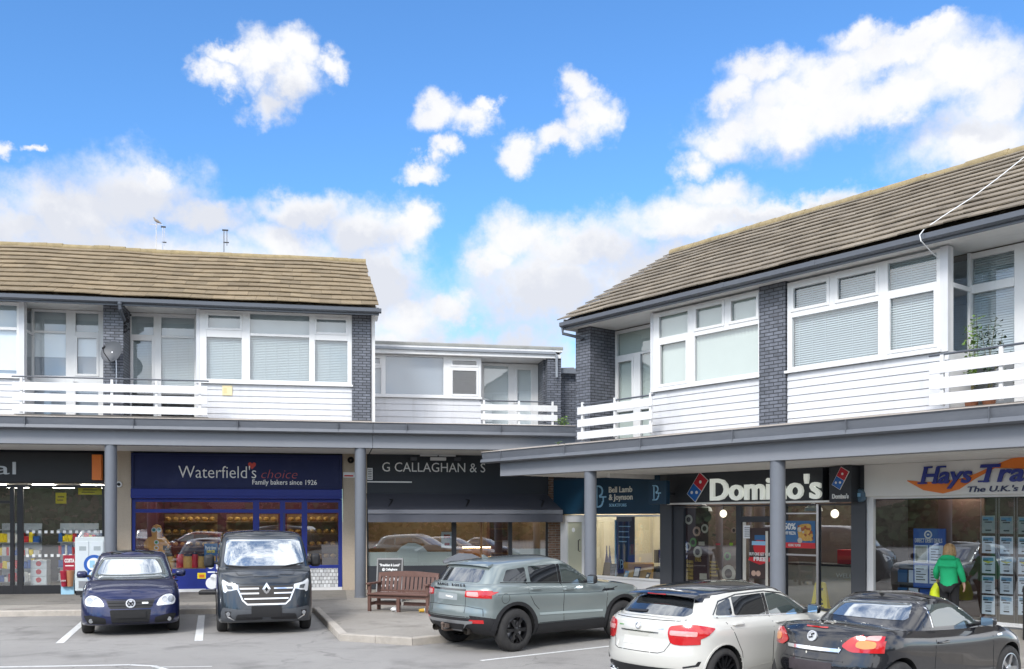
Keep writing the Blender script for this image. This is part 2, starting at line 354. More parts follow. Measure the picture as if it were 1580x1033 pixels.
def inset(pts, d):
    out = []
    for i, p in enumerate(pts):
        ns = []
        if i > 0: q = (p - pts[i-1]).normalized(); ns.append(Vector((-q.y, q.x)))
        if i < len(pts) - 1: q = (pts[i+1] - p).normalized(); ns.append(Vector((-q.y, q.x)))
        if len(ns) == 2:
            b = (ns[0] + ns[1]).normalized(); out.append(p + b * (d / max(.3, b.dot(ns[0]))))
        else: out.append(p + ns[0] * d)
    return out
kin = inset(kpts, .14)
PZ = .135
pv = MB(); pv.slab([tuple(p) for p in kin] + [(40, 6), (40, 60), (-40, 60), (-40, 20)], -.3, PZ); tag(pv.build('pavement', PAVEM), kind='structure')
kb = MB()
for i in range(len(kpts) - 1):
    a, b, c, d = kpts[i], kpts[i+1], kin[i+1], kin[i]; L = (b - a).length; n = max(1, round(L / .92))
    for k in range(n):
        t0, t1 = k / n + .004 / L, (k + 1) / n - .004 / L
        q = [a.lerp(b, t0), a.lerp(b, t1), d.lerp(c, t1), d.lerp(c, t0)]; h = PZ + .004 + random.uniform(-.004, .006)
        ch = [(q[0] * .88 + q[3] * .12), (q[1] * .88 + q[2] * .12)]
        kb.add([(*q[0], -.1), (*q[1], -.1), (*q[2], -.1), (*q[3], -.1), (*q[0], h - .018), (*q[1], h - .018), (*q[2], h), (*q[3], h), (*ch[0], h), (*ch[1], h)],
               [(0,1,5,4), (4,5,9,8), (8,9,6,7), (3,2,1,0), (1,2,6,9,5), (3,0,4,8,7), (2,3,7,6)], False)
tag(kb.build('kerb', KERBM), kind='structure')
WALKM = asphalt('walkway_tarmac', (.20, .188, .172), (.25, .235, .21), (.15, .142, .13))
def stripe(pts, w, name='road_marking'):
    s = MB(); pts = [Vector(p) for p in pts]
    for a, b in zip(pts, pts[1:]):
        t = (b - a).normalized(); nrm = Vector((-t.y, t.x)) * w / 2
        s.quad((*(a - nrm), .005), (*(b - nrm), .005), (*(b + nrm), .005), (*(a + nrm), .005))
    tag(s.build(name, LINEM), kind='structure')
def gp(px, py): return G2W(px, py).xy
def ext(a, b, k): return a + (b - a) * k
stripe([gp(92, 993), ext(gp(92, 993), gp(126, 963), 1.75)], .14)
stripe([gp(306.5, 989.5), ext(gp(306.5, 989.5), gp(311, 950), 1.0)], .15)
stripe([gp(742, 1020), ext(gp(742, 1020), gp(938, 998), 2.2)], .09)
stripe([gp(-60, 1031), gp(200, 1026.6), gp(236, 1028.2), gp(256, 1034), gp(262, 1045)], .10)
stripe([gp(236, 1030.2), gp(327, 1029)], .05)
q0 = gp(742, 1020)
for k in (1, 2, 3): stripe([q0 + Vector((.616, -.788)) * 2.42 * k, q0 + Vector((.616, -.788)) * 2.42 * k + e52 * 4.7], .09)
wk = MB(); wk.quad(*[(*FL.w(a, b), PZ + .004) for a, b in ((-22, -.75), (FL.u(535, 0), -.75), (FL.u(535, 0), 2.95), (-22, 2.95))]); tag(wk.build('pavement_walkway', WALKM), kind='structure')
# ------------------------------------------------------------------ building pieces
def roof(parent, name, m, u0, u1, vE, zE, run, rise, n=12, tw=.43, sag=.03, seed=1, skew=(0, 0)):
    rr = random.Random(seed); L = math.hypot(run, rise); cy, sy = run / L, rise / L; ex = L / n; mb = MB()
    cnt = int((u1 - u0) / tw)
    def pt(u, d, h): return (u, vE + d * cy - h * sy, zE + d * sy + h * cy + sag * math.sin(u * .9 + seed) * (.4 + .6 * d / L) + sag * .6 * math.sin(u * 2.3 + d * 1.1))
    for i in range(n):
        d0, d1 = i * ex, min(L, (i + 1) * ex + .10); sh = (i % 2) * tw * .5 + rr.uniform(-.05, .05)
        for k in range(-1, cnt + 2):
            a, b = u0 + k * tw + sh + .003, u0 + (k + 1) * tw + sh - .003
            e0 = u0 + skew[0] * d0 / L; e1 = u1 + skew[1] * d0 / L
            a, b = max(a, e0), min(b, e1)
            if b - a < .04: continue
            j = rr.uniform(-.003, .005); dj = rr.uniform(-.008, .008) + (rr.uniform(-.04, .03) if rr.random() < .06 else 0)
            h0 = .060 + j; h1 = .012 + j * .3; th = .024
            v = [pt(a, d0 + dj, h0), pt(b, d0 + dj + rr.uniform(-.006, .006), h0 + rr.uniform(-.004, .004)), pt(b, d1, h1), pt(a, d1, h1)]
            w = [pt(a, d0 + dj, h0 - th), pt(b, d0 + dj, h0 - th), pt(b, d1, h1 - .02), pt(a, d1, h1 - .02)]
            mb.add(v + w, [(0,1,2,3), (7,6,5,4), (0,4,5,1), (1,5,6,2), (2,6,7,3), (3,7,4,0)], False)
    # underlay, back slope and gables close the roof
    a, b = u0 + .05, u1 - .05
    P = [(a, vE + .05, zE - .06), (b, vE + .05, zE - .06), (b + skew[1], vE + run, zE + rise - .06), (a + skew[0], vE + run, zE + rise - .06), (a, vE + 2 * run, zE - .06), (b, vE + 2 * run, zE - .06)]
    mb.add(P, [(0,1,2,3), (3,2,5,4), (0,3,4), (1,5,2), (0,4,5,1)], False)
    o = mb.build(name, m, parent, fix=True)
    rb = MB(); k = 0; x = u0 + skew[0]
    while x < u1 + skew[1] - .1:
        x2 = min(x + .44, u1 + skew[1]); h = zE + rise + rr.uniform(.0, .02) + sag * math.sin(x * .9 + seed)
        rb.tube([(x, vE + run, h - .03), (x2 + .02, vE + run, h - .03 + rr.uniform(-.01, .012))], [.12, .125], 10); x = x2 + .004
    rb.build('ridge', MOSS, o)
    return o
def cladding(mb, u0, u1, v, z0, z1, n):
    h = (z1 - z0) / n
    mb.box(u0, u1, v + .022, v + .06, z0, z1)
    for i in range(n): mb.prism([(v - .010, z0 + i*h + .007), (v + .014, z0 + i*h + .007), (v + .014, z0 + (i+1)*h - .004), (v + .006, z0 + (i+1)*h - .004)], u0, u1)
def blinds(kind, parent, a, b, z0, z1, v):
    mb = MB()
    if kind == 'venetian':
        z = z0 + .02
        while z < z1:
            mb.add([(a, v - .012, z), (b, v - .012, z), (b, v + .014, z + .040), (a, v + .014, z + .040)], [(0,1,2,3)]); z += .045
        u = a + .12
        while u < b:
            mb.box(u - .004, u + .004, v - .016, v - .013, z0, z1); u += .3
        return mb.build('venetian_blind', BLINDM, parent, fix=False)
    if kind == 'vertical':
        u = a + .03
        while u < b - .02:
            mb.add([(u - .035, v - .018, z0), (u + .035, v + .018, z0), (u + .035, v + .018, z1), (u - .035, v - .018, z1)], [(0,1,2,3)]); u += .095
        return mb.build('vertical_blind', VBLIND, parent, fix=False)
    if kind == 'vclosed':
        u = a
        while u < b - .02:
            u2 = min(u + .1, b); mb.add([(u, v - .03, z0), (u2, v + .03, z0), (u2, v + .03, z1), (u, v - .03, z1)], [(0,1,2,3)]); u += .097
        return mb.build('vertical_blind', VBLIND, parent, fix=False)
    if kind[:6] == 'roller':
        f = float(kind[6:] or 1); zs = z1 - (z1 - z0) * f
        mb.box(a, b, v, v + .006, zs, z1); o = mb.build('roller_blind', ROLLER, parent)
        if f < 1: m2 = MB(); m2.box(a, b, v + .02, v + .026, z0, zs + .02); m2.build('window_screen', SCREEN, parent)
        return o
    if kind == 'net': mb.box(a, b, v + .05, v + .055, z0, z1); return mb.build('sky_reflection_sheet', SKYSHEET, parent)  # added sheet: reflected sky put in as a pale colour
    if kind == 'screen': mb.box(a, b, v, v + .006, z0, z1); return mb.build('window_screen', SCREEN, parent)
def window(parent, v, u0, u1, z0, z1, cols, name='window', sill=True, fm=None, pm=None, d=.055, handle=None):
    """cols: (ua, ub, [(za, zb, opener, blind), ...]) glazed areas; everything else inside the outline is frame"""
    mb = MB(); last = u0; panes = []
    for (ua, ub, zs) in cols:
        if ua - last > .003: mb.box(last, ua, v - .03, v + d, z0, z1)
        zl = z0
        for (za, zb, op, bl) in zs:
            mb.box(ua, ub, v - .028, v + d, zl, za); zl = zb
            if op:
                w = .045
                for q in ((ua - .02, ua + w, za - .02, zb + .02), (ub - w, ub + .02, za - .02, zb + .02)): mb.box(q[0], q[1], v - .046, v + .02, q[2], q[3])
                mb.box(ua + w, ub - w, v - .046, v + .02, za - .02, za + w); mb.box(ua + w, ub - w, v - .046, v + .02, zb - w, zb + .02)
            panes.append((ua, ub, za, zb, bl))
        mb.box(ua, ub, v - .028, v + d, zl, z1); last = ub
    mb.box(last, u1, v - .03, v + d, z0, z1)
    if sill: mb.box(u0 - .04, u1 + .03, v - .09, v - .03, z0 - .03, z0 + .025)
    o = mb.build(name, fm or WHITE, parent, bevel=.006)
    for (ua, ub, za, zb, bl) in panes:
        p = MB(); p.quad((ua, v + .012, za), (ub, v + .012, za), (ub, v + .012, zb), (ua, v + .012, zb)); p.build('pane', pm or PANE, o, fix=False)
        if bl: blinds(bl, o, ua - .015, ub + .015, za - .015, zb + .015, v + .10)
    if handle:
        h = MB(); hu, hz = handle; h.tube([(hu, v - .03, hz), (hu, v - .075, hz), (hu + .11, v - .075, hz)], .011, 6); h.box(hu - .016, hu + .016, v - .04, v - .028, hz - .09, hz + .09); h.build('door_handle', WHITE, o)
    return o
def balcony(parent, u0, u1, v, bands, posts, rail, ends=True):
    mb = MB()
    for (a, b) in bands: mb.box(u0, u1, v - .012, v + .016, a, b)
    o = mb.build('balcony_railing', PAINTW, parent, bevel=.004)
    for u in posts:
        p = MB(); p.box(u - .03, u + .03, v + .018, v + .07, bands[-1][0] - .02, bands[0][1] + .12); p.build('post', PAINTW, o)
    r = MB(); r.tube([(u0 - .03, v + .045, rail), (u1 + .03, v + .045, rail)], .02, 8)
    for u in posts: r.tube([(u, v + .045, rail), (u, v + .045, rail - .1)], .012, 6)
    r.build('handrail', GUT, o)
    return o
def pier(parent, u0, u1, v0, v1, z0, z1):
    mb = MB(); mb.box(u0, u1, v0, v1, z0, z1); return mb.build('brick_pier', BRICKG, parent)
def column(parent, u, zt, r=.152):
    mb = MB(); mb.lathe([(r, PZ), (r, zt)], 28, (u, 0, 0)); mb.lathe([(r + .012, PZ), (r + .012, PZ + .02), (r, PZ + .03)], 28, (u, 0, 0))
    return mb.build('column', COLM, parent)
def gutter(parent, u0, u1, v, z, drop=.12):
    mb = MB(); pr = [(v, z), (v - .055, z), (v - .115, z + .03), (v - .115, z + drop), (v - .095, z + drop), (v - .09, z + .04), (v, z + .02)]
    mb.prism(pr, u0, u1); mb.prism([(v + .002, z - .05), (v + .03, z - .05), (v + .03, z + .16), (v + .002, z + .16)], u0 + .02, u1 - .05)
    u = u0 + .8
    while u < u1: mb.box(u - .05, u + .05, v - .119, v - .10, z + .028, z + drop + .006); u += 2.2
    mb.box(u1, u1 + .01, v - .115, v, z, z + drop)
    return mb.build('gutter', GUT, parent)
def canopy(parent, u0, u1, zb, zt, vback, wall, fm=GREY, endcut=0.0):
    H = zt - zb; mb = MB(); zf = zb + H * .55
    # beam with fascia: upper fascia leans back, lower drip band leans up
    mb.prism([(-.17, zb), (.17, zb), (.17, zf + .1), (-.17, zf + .1)], u0 + endcut, u1)
    o = mb.build('canopy_beam', GREYB, parent)
    f = MB(); f.prism([(-.40, zf), (-.45, zf + .025), (-.425, zf + H * .16), (-.36, zf + H * .165), (-.40, zt - .03), (-.43, zt), (-.30, zt), (-.28, zf), ], u0, u1)
    f.box(u0, u1, -.28, -.16, zf, zf + .06)
    u = u0 + .9
    while u < u1: f.box(u - .003, u + .003, -.4515, -.30, zf + .026, zt + .001); u += 2.6
    f.build('fascia', fm, o)
    t = MB(); t.prism([(-.425, zt + .002), (-.39, zt + .022), (wall, zt + .14), (wall + .3, zt + .14), (wall + .3, zt - .1), (-.29, zt - .06)], u0 + .01, u1 - .01); t.build('canopy_roof', FELT, o)
    s = MB(); s.box(u0 + .03 + endcut, u1, .171, vback, zb + .03, zb + .06)
    v = .5
    while v < vback: s.box(u0 + .03 + endcut, u1, v - .006, v + .006, zb + .024, zb + .031); v += .42
    s.build('soffit', SOFFIT, o)
    return o
def tray(mb, u0, u1, v0, v1, z0, z1): # open-fronted room
    mb.quad((u0, v1, z0), (u1, v1, z0), (u1, v1, z1), (u0, v1, z1)); mb.quad((u0, v0, z0), (u1, v0, z0), (u1, v1, z0), (u0, v1, z0)); mb.quad((u0, v0, z1), (u1, v0, z1), (u1, v1, z1), (u0, v1, z1))
    mb.quad((u0, v0, z0), (u0, v1, z0), (u0, v1, z1), (u0, v0, z1)); mb.quad((u1, v0, z0), (u1, v1, z0), (u1, v1, z1), (u1, v0, z1))
SL, SR = 2.9, 3.3            # how far the shop fronts stand behind the column lines
# ================================================================== LEFT BLOCK
LB = empty('shop_building', (*FL.o, 0), FL.a, 'two storey shop block with tan tiled roof beside the blue hatchback', 'building')
vU, vR = .55, 1.4
U = lambda px, v=vU: FL.u(px, v)
zBL, zTL = FL.z(556, 692, 0), FL.z(556, 652, -.42)
zSill, zHead = FL.z(540, 596, vU), FL.z(540, 487, vU); zFloor = zTL + .10
zTr = FL.z(385, 520, vU); uE = U(572); uW = -14.5
canopy(LB, uW, uE + .02, zBL, zTL, SL, vU)
for px in (171, 556): column(LB, FL.u(px, 0), zBL)
column(LB, FL.u(171, 0) - 6.44, zBL)
# bay with three lights on the right
a, b = U(308), U(543)
window(LB, vU, a, b, zSill, zHead, [
    (U(319), U(373), [(zSill + .1, FL.z(345, 521, vU), 0, 'venetian'), (FL.z(345, 509, vU), zHead - .1, 1, 'net')]),
    (U(386), U(477), [(zSill + .1, FL.z(430, 520, vU), 0, 'venetian'), (FL.z(430, 516, vU) , zHead - .06, 0, 'net')]),
    (U(486), U(536), [(zSill + .1, FL.z(510, 526, vU), 0, 'venetian'), (FL.z(510, 516, vU), zHead - .1, 1, 'net')])])
mb = MB(); cladding(mb, U(303), b, vU, zFloor, zSill - .03, 6); mb.box(U(303), U(308) , vU - .035, vR, zSill - .03, zHead + .02); mb.build('cladding', BOARD, LB)
pier(LB, b + .003, uE, vU - .06, vU + .4, zFloor - .02, zHead + .03)
pier(LB, U(160), U(191), vU - .06, vR, zFloor - .02, zHead + .03)
# the far left bay, its right edge in the picture
window(LB, vU, uW, U(30), zSill, zHead, [(U(-140), U(-74), [(zSill + .1, zTr - .04, 0, 'roller'), (zTr + .04, zHead - .08, 0, 'net')]), (U(-64), U(26), [(zSill + .1, zTr - .04, 0, 'roller.9'), (zTr + .04, zHead - .08, 0, 'net')])])
mb = MB(); cladding(mb, uW, U(38), vU, zFloor, zSill - .03, 6); mb.box(U(30), U(38), vU - .035, vU + .06, zSill - .03, zHead + .02); mb.build('cladding', BOARD, LB)
mb = MB(); mb.box(U(38) - .05, U(38), vU + .09, vU + .2, zSill, zHead); mb.box(U(38) - .05, U(38), vR - .1, vR, zSill, zHead); mb.box(U(38) - .05, U(38), vU + .2, vR - .1, zTr - .03, zTr + .03); mb.box(U(38) - .05, U(38), vU + .061, vR, zFloor, zSill); o = mb.build('return_window', WHITE, LB)
p = MB(); p.quad((U(38) - .03, vU + .2, zSill), (U(38) - .03, vR - .1, zSill), (U(38) - .03, vR - .1, zHead), (U(38) - .03, vU + .2, zHead)); p.build('pane', PANE, o, fix=False)
# recessed balcony doors either side of the pier
W = lambda px: FL.u(px, vR)
zdT = FL.z(100, 513, vR)
window(LB, vR, U(38) - .04, W(160.5), zFloor, zHead + .02, [(W(49), W(102), [(zFloor + .14, FL.z(75, 598, vR), 0, 'screen'), (FL.z(75, 580, vR) , zdT - .04, 0, 'roller.55'), (zdT + .02, zHead - .05, 0, 'net')]), (W(117), W(152), [(zFloor + .14, FL.z(130, 598, vR), 0, 'screen'), (FL.z(130, 580, vR), zdT - .10, 1, 'roller.5'), (zdT + .02, zHead - .05, 0, 'net')])], name='balcony_door', sill=False, handle=(W(114), zFloor + 1.05))
window(LB, vR, W(194), W(304), zFloor, zHead + .02, [(W(203), W(237), [(zFloor + .14, zFloor + .8, 0, None), (zFloor + .95, zdT - .12, 1, 'venetian'), (zdT + .0, zHead - .08, 0, 'net')]), (W(249), W(300), [(zFloor + .14, zFloor + .8, 0, None), (zFloor + .95, zdT - .06, 0, 'venetian'), (zdT + .0, zHead - .08, 0, 'net')])], name='balcony_door', sill=False, handle=(W(240) - .03, zFloor + 1.05))
vB = -.30
zb_ = lambda py: FL.z(320, py, vB)
balcony(LB, FL.u(19, vB), FL.u(320, vB), vB, [(zb_(608.5), zb_(596.5)), (zb_(624.5), zb_(613)), (zb_(641), zb_(629.5))], [FL.u(px, vB) for px in (32, 172, 241, 308)], zb_(588))
mb = MB(); mb.box(FL.u(19, vB), FL.u(320, vB), vB + .1, vR, zFloor - .06, zFloor - .015); mb.build('balcony_floor', FELT, LB)
mb = MB(); tray(mb, uW, uE - .1, vR + .35, vR + 4, zFloor, zHead + .03); mb.quad((b, vU + .38, zFloor), (b, vR + .4, zFloor), (b, vR + .4, zHead), (b, vU + .38, zHead)); mb.build('upper_room', DARKROOM, LB)
# eaves, gutter, roof
vE = vU - .62; zE = FL.z(585, 476, vE) + .03
mb = MB(); mb.box(uW, uE + .22, vE + .03, vR, zHead + .03, zHead + .055); mb.box(uE + .12, uE + .14, vE + .03, vE + 8.6, zHead + .055, zE + .02)
mb.box(uE + .02, uE + .12, vU, vU + 8, zFloor, zHead + .03); mb.build('eaves_soffit', SOFFIT, LB)
gutter(LB, uW, FL.u(588, vE - .1), vE + .03, zE - .17)
roof(LB, 'roof', TILE, uW, FL.u(584, vE), vE - .05, zE, 4.4, FL.z(563, 406, vE + 4.4) - zE, 11, .56, .016, 3, skew=(0, -.22))
# rainwater pipe by the pier with a dark clump of growth
mb = MB(); pu = U(193); mb.tube([(pu, vE - .02, zE - .17), (pu, vE - .02, zE - .30), (pu - .02, vU - .02, zE - .5), (pu - .02, vU + .02, zHead - .3)], .045, 10); mb.tube([(pu, vE - .02, zE - .2), (pu, vE - .02, zE - .14)], .065, 12); mb.build('downpipe', GUT, LB)
# ================================================================== MIDDLE BLOCK
MBD = empty('shop_building', (*FL.w(uE + .03, 0), 0), FL.a, 'lower flat roofed link block set back between the two tiled blocks', 'building')
class Off:      # same plane as the left block, origin moved along it
    def __init__(s, F, du): s.F = F; s.d = du
    def u(s, px, v): return s.F.u(px, v) - s.d
    def z(s, px, py, v): return s.F.z(px, py, v)
FM = Off(FL, uE + .03); vM, vMR = 2.95, 3.85
UM = lambda px, v=vM: FM.u(px, v)
uMend = FM.u(905, 0)
cp = canopy(MBD, .0, uMend, zBL, zTL, SL, vM)
zS, zH = FM.z(640, 613, vM), FM.z(640, 549, vM); zF = zTL + .14
zt = FM.z(716, 569, vM)
window(MBD, vM, UM(560), UM(742), zS, zH, [
    (UM(562), UM(588), [(zS + .08, zt - .06, 0, 'screen'), (zt + .03, zH - .08, 1, 'screen')]),
    (UM(595), UM(684), [(zS + .08, zH - .04, 0, 'screen')]),
    (UM(696), UM(737), [(zS + .08, zt - .03, 1, None), (zt + .06, zH - .08, 1, None)])])
mb = MB(); cladding(mb, UM(560), UM(742), vM, zF - .2, zS - .03, 6); mb.build('cladding', BOARD, MBD)
WM = lambda px: FM.u(px, vMR)
window(MBD, vMR, UM(742), WM(830), zF - .1, zH - .02, [(WM(747), WM(784), [(zF + .12, zH - .1, 0, None)]), (WM(796), WM(821), [(zF + .12, zH - .16, 1, None)])], name='balcony_door', sill=False, handle=(WM(793) - .02, zF + 1.0))
mb = MB(); mb.box(UM(741), UM(741) + .05, vM + .06, vMR, zF - .1, zH); mb.box(UM(741) + .002, WM(832), vMR + .055, vMR + .09, zF - .1, zH + .02); mb.build('reveal', WHITE, MBD)
pier(MBD, WM(830), UM(862), vM + .1, vMR + .3, zF - .2, zH + .12)
pier(MBD, UM(842), UM(863), vM - .25, vM + .099, zF - .2, zH + .05)
vB = .75; zb_ = lambda py: FM.z(800, py, vB)
balcony(MBD, FM.u(742, vB), FM.u(860, vB), vB, [(zb_(634.5), zb_(625)), (zb_(649), zb_(639.5)), (zb_(662), zb_(655))], [FM.u(px, vB) for px in (747, 801, 853)], zb_(619.5))
mb = MB(); tray(mb, UM(560), WM(830), vMR + .4, vMR + 4, zF - .2, zH + .05); mb.build('upper_room', DARKROOM, MBD)
# flat roof: white fascia boards, grey gutter, felt edge
zr = FM.z(700, 534, vM - .3)
mb = MB(); mb.box(UM(565), UM(860), vM - .28, vM + 5, zH + .01, zH + .05); mb.box(UM(565), UM(862), vM - .3, vM - .27, zH + .0, zH + .11); mb.box(UM(565), UM(864), vM - .33, vM - .301, zH + .19, zr - .02); mb.box(UM(862), UM(864), vM - .30, vM + 5, zH + .19, zr - .02); mb.build('roof_fascia', PAINTW, MBD)
mb = MB(); mb.prism([(vM - .35, zr - .02), (vM - .35, zr + .05), (vM - .25, zr + .09), (vM + 5, zr + .09), (vM + 5, zr - .02)], UM(565), UM(865)); mb.build('flat_roof', mat('roof_felt_grey', (.30, .30, .28), .9, var=.25, scale=3, bump=.4), MBD)
mb = MB(); mb.prism([(vM - .30, zH + .11), (vM - .38, zH + .12), (vM - .38, zH + .19), (vM - .30, zH + .19)], UM(565), UM(853)); uq = UM(853) - .03
mb.tube([(uq, vM - .34, zH + .15), (uq + .07, vM - .34, zH + .1), (uq + .08, vM - .34, zH - .6)], .04, 8); mb.build('gutter', mat('gutter_light', (.27, .29, .32), .45), MBD)
# brick wall and low roof linking to the right block
mb = MB(); mb.box(UM(863), UM(940), vM + .2, vM + .5, zF - .6, FM.z(880, 577, vM)); mb.build('link_wall', BRICKG, MBD)
mb = MB(); mb.box(UM(850), UM(940), vM - .06, vM + .55, FM.z(880, 577, vM) + .002, FM.z(880, 569, vM)); mb.build('link_fascia', mat('gutter_mid', (.16, .175, .20), .5), MBD)
mb = MB(); mb.prism([(vM - .04, FM.z(880, 569, vM) + .002), (vM + 3, FM.z(880, 560, vM)), (vM + 3, FM.z(880, 570, vM))], UM(864), UM(945)); mb.build('link_roof', FELT, MBD)
mb = MB(); mb.tube([(UM(812), vM + .6, zr + .1), (UM(834), vM + .6, zr + .14), (UM(866), vM + .6, zr + .22), (UM(869), vM + .6, zr + .18), (UM(870), vM + .55, FM.z(870, 567, vM) + .05), (UM(892), vM + .55, FM.z(892, 566, vM) + .03)], .03, 8); mb.build('vent_pipe', mat('pipe_brown', (.22, .18, .15), .6), MBD)
# ================================================================== RIGHT BLOCK
RB = empty('shop_building', (*FR.o, 0), FR.a, 'two storey shop block with grey brown tiled roof above the parked estate cars', 'building')
RB['label'] = 'two storey shop block with long receding tiled roof above the white hatchback'
vU, vR = .45, 1.3
U = lambda px, v=vU: FR.u(px, v)
W = lambda px: FR.u(px, vR)
zBR, zTR = FR.z(1200, 711, -.1), FR.z(1200, 657, -.43)
zSill, zHead, zFloor = FR.z(1215, 575, vU), FR.z(1215, 438, vU), zTR + .06
uE = FR.u(742, -.42); uW = 9.5
uP = U(891)
canopy(RB, uE, uW, zBR, zTR, SR, vU, endcut=.55)
for px in (911, 1200): column(RB, FR.u(px, 0), zBR)
column(RB, FR.u(1200, 0) + 5.55, zBR)
zt = FR.z(1100, 510, vU)
zt2 = FR.z(1290, 463, vU)
# bay between the two brick piers
wA = window(RB, vU, U(1009), U(1173), zSill, zHead, [
    (U(1018), U(1062), [(zSill + .09, zt - .07, 1, 'vertical'), (zt + .06, zHead - .1, 0, 'vertical')]),
    (U(1073), U(1118), [(zSill + .09, zt - .06, 0, None), (zt + .06, zHead - .07, 1, 'vclosed')]),
    (U(1118) + .001, U(1127), [(zSill + .09, zt - .06, 0, None)]),
    (U(1127) + .001, U(1171), [(zSill + .09, zt - .06, 0, None), (zt + .06, zHead - .07, 1, 'vclosed')])])
blinds('vclosed', wA, U(1073) - .015, U(1171) + .015, zSill + .075, zt - .045, vU + .10)
mb = MB(); cladding(mb, U(1005), U(1174), vU, zFloor, zSill - .03, 7); mb.box(U(1005), U(1009), vU - .035, vR, zSill - .03, zHead + .02); mb.build('cladding', BOARD, RB)
pier(RB, U(1174), U(1214), vU - .06, vU + .4, zFloor - .02, zHead + .05)
pier(RB, uP, U(913), vU - .06, vR + .2, zFloor - .02, zHead + .05)
# wide bay
zq = zt - .0
wB = window(RB, vU, U(1216), U(1452), zSill, zHead, [
    (U(1223), U(1280), [(zSill + .09, zt - .07, 0, None), (zt + .06, zHead - .09, 1, 'venetian')]),
    (U(1280) + .001, U(1291), [(zSill + .09, zt - .07, 0, None)]),
    (U(1291) + .001, U(1356), [(zSill + .09, zt - .07, 0, None), (zt + .06, zHead - .09, 1, 'venetian')]),
    (U(1371), U(1446), [(zSill + .09, zt - .03, 1, 'venetian'), (zt + .08, zHead - .06, 0, 'venetian')])])
blinds('venetian', wB, U(1223) - .015, U(1356) + .015, zSill + .075, zt - .055, vU + .10)
mb = MB(); cladding(mb, U(1215), U(1464), vU, zFloor, zSill - .03, 7); mb.box(U(1452), U(1464), vU - .035, vU + .06, zSill - .03, zHead + .02); mb.build('cladding', BOARD, RB)
r0 = U(1464)
mb = MB(); mb.box(r0 - .05, r0, vU + .062, vU + .16, zSill, zHead + .02); mb.box(r0 - .05, r0, vR - .09, vR, zSill, zHead + .02); mb.box(r0 - .05, r0, vU + .16, vR - .09, zt - .03, zt + .05); mb.box(r0 - .05, r0, vU + .062, vR, zFloor, zSill); o = mb.build('return_window', WHITE, RB)
p = MB(); p.quad((r0 - .03, vU + .16, zSill), (r0 - .03, vR - .09, zSill), (r0 - .03, vR - .09, zHead), (r0 - .03, vU + .16, zHead)); p.build('pane', PANE, o, fix=False)
window(RB, vR, r0 - .04, r0 + 2.4, zFloor, zHead + .02, [(W(1500), W(1566), [(zFloor + .14, zFloor + .85, 0, None), (zFloor + .95, zt - .06, 0, 'venetian'), (zt + .1, zHead - .08, 0, 'venetian')]), (W(1590), W(1650), [(zFloor + .14, zFloor + .85, 0, None), (zFloor + .95, zt - .06, 1, 'venetian'), (zt + .1, zHead - .08, 0, 'venetian')])], name='balcony_door', sill=False)
# more wall beyond the picture edge
mb = MB(); mb.box(r0 + 2.401, uW, vU, vR, zFloor, zHead + .02); mb.build('cladding', BOARD, RB)
# recessed door at the far end
window(RB, vR, FR.u(944, vR), U(1006), zFloor, zHead + .02, [(W(953), W(978), [(zFloor + .14, zFloor + .85, 0, 'vertical'), (zFloor + .95, zt - .1, 1, 'vertical'), (zt + .03, zHead - .06, 0, 'vertical')]), (W(978) + .001, W(989), [(zt + .03, zHead - .06, 0, 'vertical')]), (W(989) + .001, W(1008), [(zFloor + .14, zFloor + .85, 0, 'vertical'), (zFloor + .95, zt - .03, 0, 'vertical'), (zt + .03, zHead - .06, 0, 'vertical')])], name='balcony_door', sill=False, handle=(W(979) + .02, zFloor + 1.0))
vB = -.28; zb_ = lambda py: FR.z(893, py, vB)
balcony(RB, FR.u(891, vB), FR.u(1006, vB), vB, [(zb_(640.5), zb_(629)), (zb_(659.5), zb_(648)), (zb_(678.5), zb_(667))], [FR.u(px, vB) for px in (897, 947, 1002)], zb_(625))
zc = lambda py: FR.z(1435, py, vB)
balcony(RB, FR.u(1434, vB), FR.u(1434, vB) + 3.2, vB, [(zc(578), zc(560.5)), (zc(602), zc(585)), (zc(626.5), zc(609))], [FR.u(px, vB) for px in (1452, 1543, 1640)], zc(549))
mb = MB(); mb.box(uP, U(1006), vB + .1, vR, zFloor - .06, zFloor - .015); mb.box(r0, r0 + 2.4, vB + .1, vR, zFloor - .06, zFloor - .015); mb.build('balcony_floor', FELT, RB)
mb = MB(); tray(mb, uP + .2, uW, vR + .4, vR + 4, zFloor, zHead + .03); mb.build('upper_room', DARKROOM, RB)
vE = vU - .55; zE = FR.z(870, 497, vE) + .03
uG = FR.u(864, vE)
mb = MB(); mb.box(uG + .1, uW, vE + .03, vR + .01, zHead + .05, zHead + .075); mb.box(uG + .1, uG + .13, vE + .03, vE + 8, zHead - .03, zE + .04); mb.box(uP, uP + .1, vR + .2, vR + 7, zFloor - .8, zHead + .05); mb.build('eaves_soffit', SOFFIT, RB)
gutter(RB, FR.u(862, vE - .1), uW, vE + .03, zE - .17)
ur = FR.u(1040, vE + 4.4)
roof(RB, 'roof', TILE2, uG - .05, uW, vE - .05, zE, 4.4, FR.z(1300, 315, vE + 4.4) - zE, 13, .42, .010, 5, skew=(ur - uG, 0))
mb = MB(); pu = W(930); mb.tube([(uP + .05, vE + .0, zE - .15), (uP + .06, vE + .0, zE - .32), (uP + .3, vU - .12, zE - .42), (pu, vU + .0, zE - .45), (pu, vU + .25, zE - .6), (pu, vU + .25, zFloor)], .04, 8); mb.build('downpipe', GUT, RB)
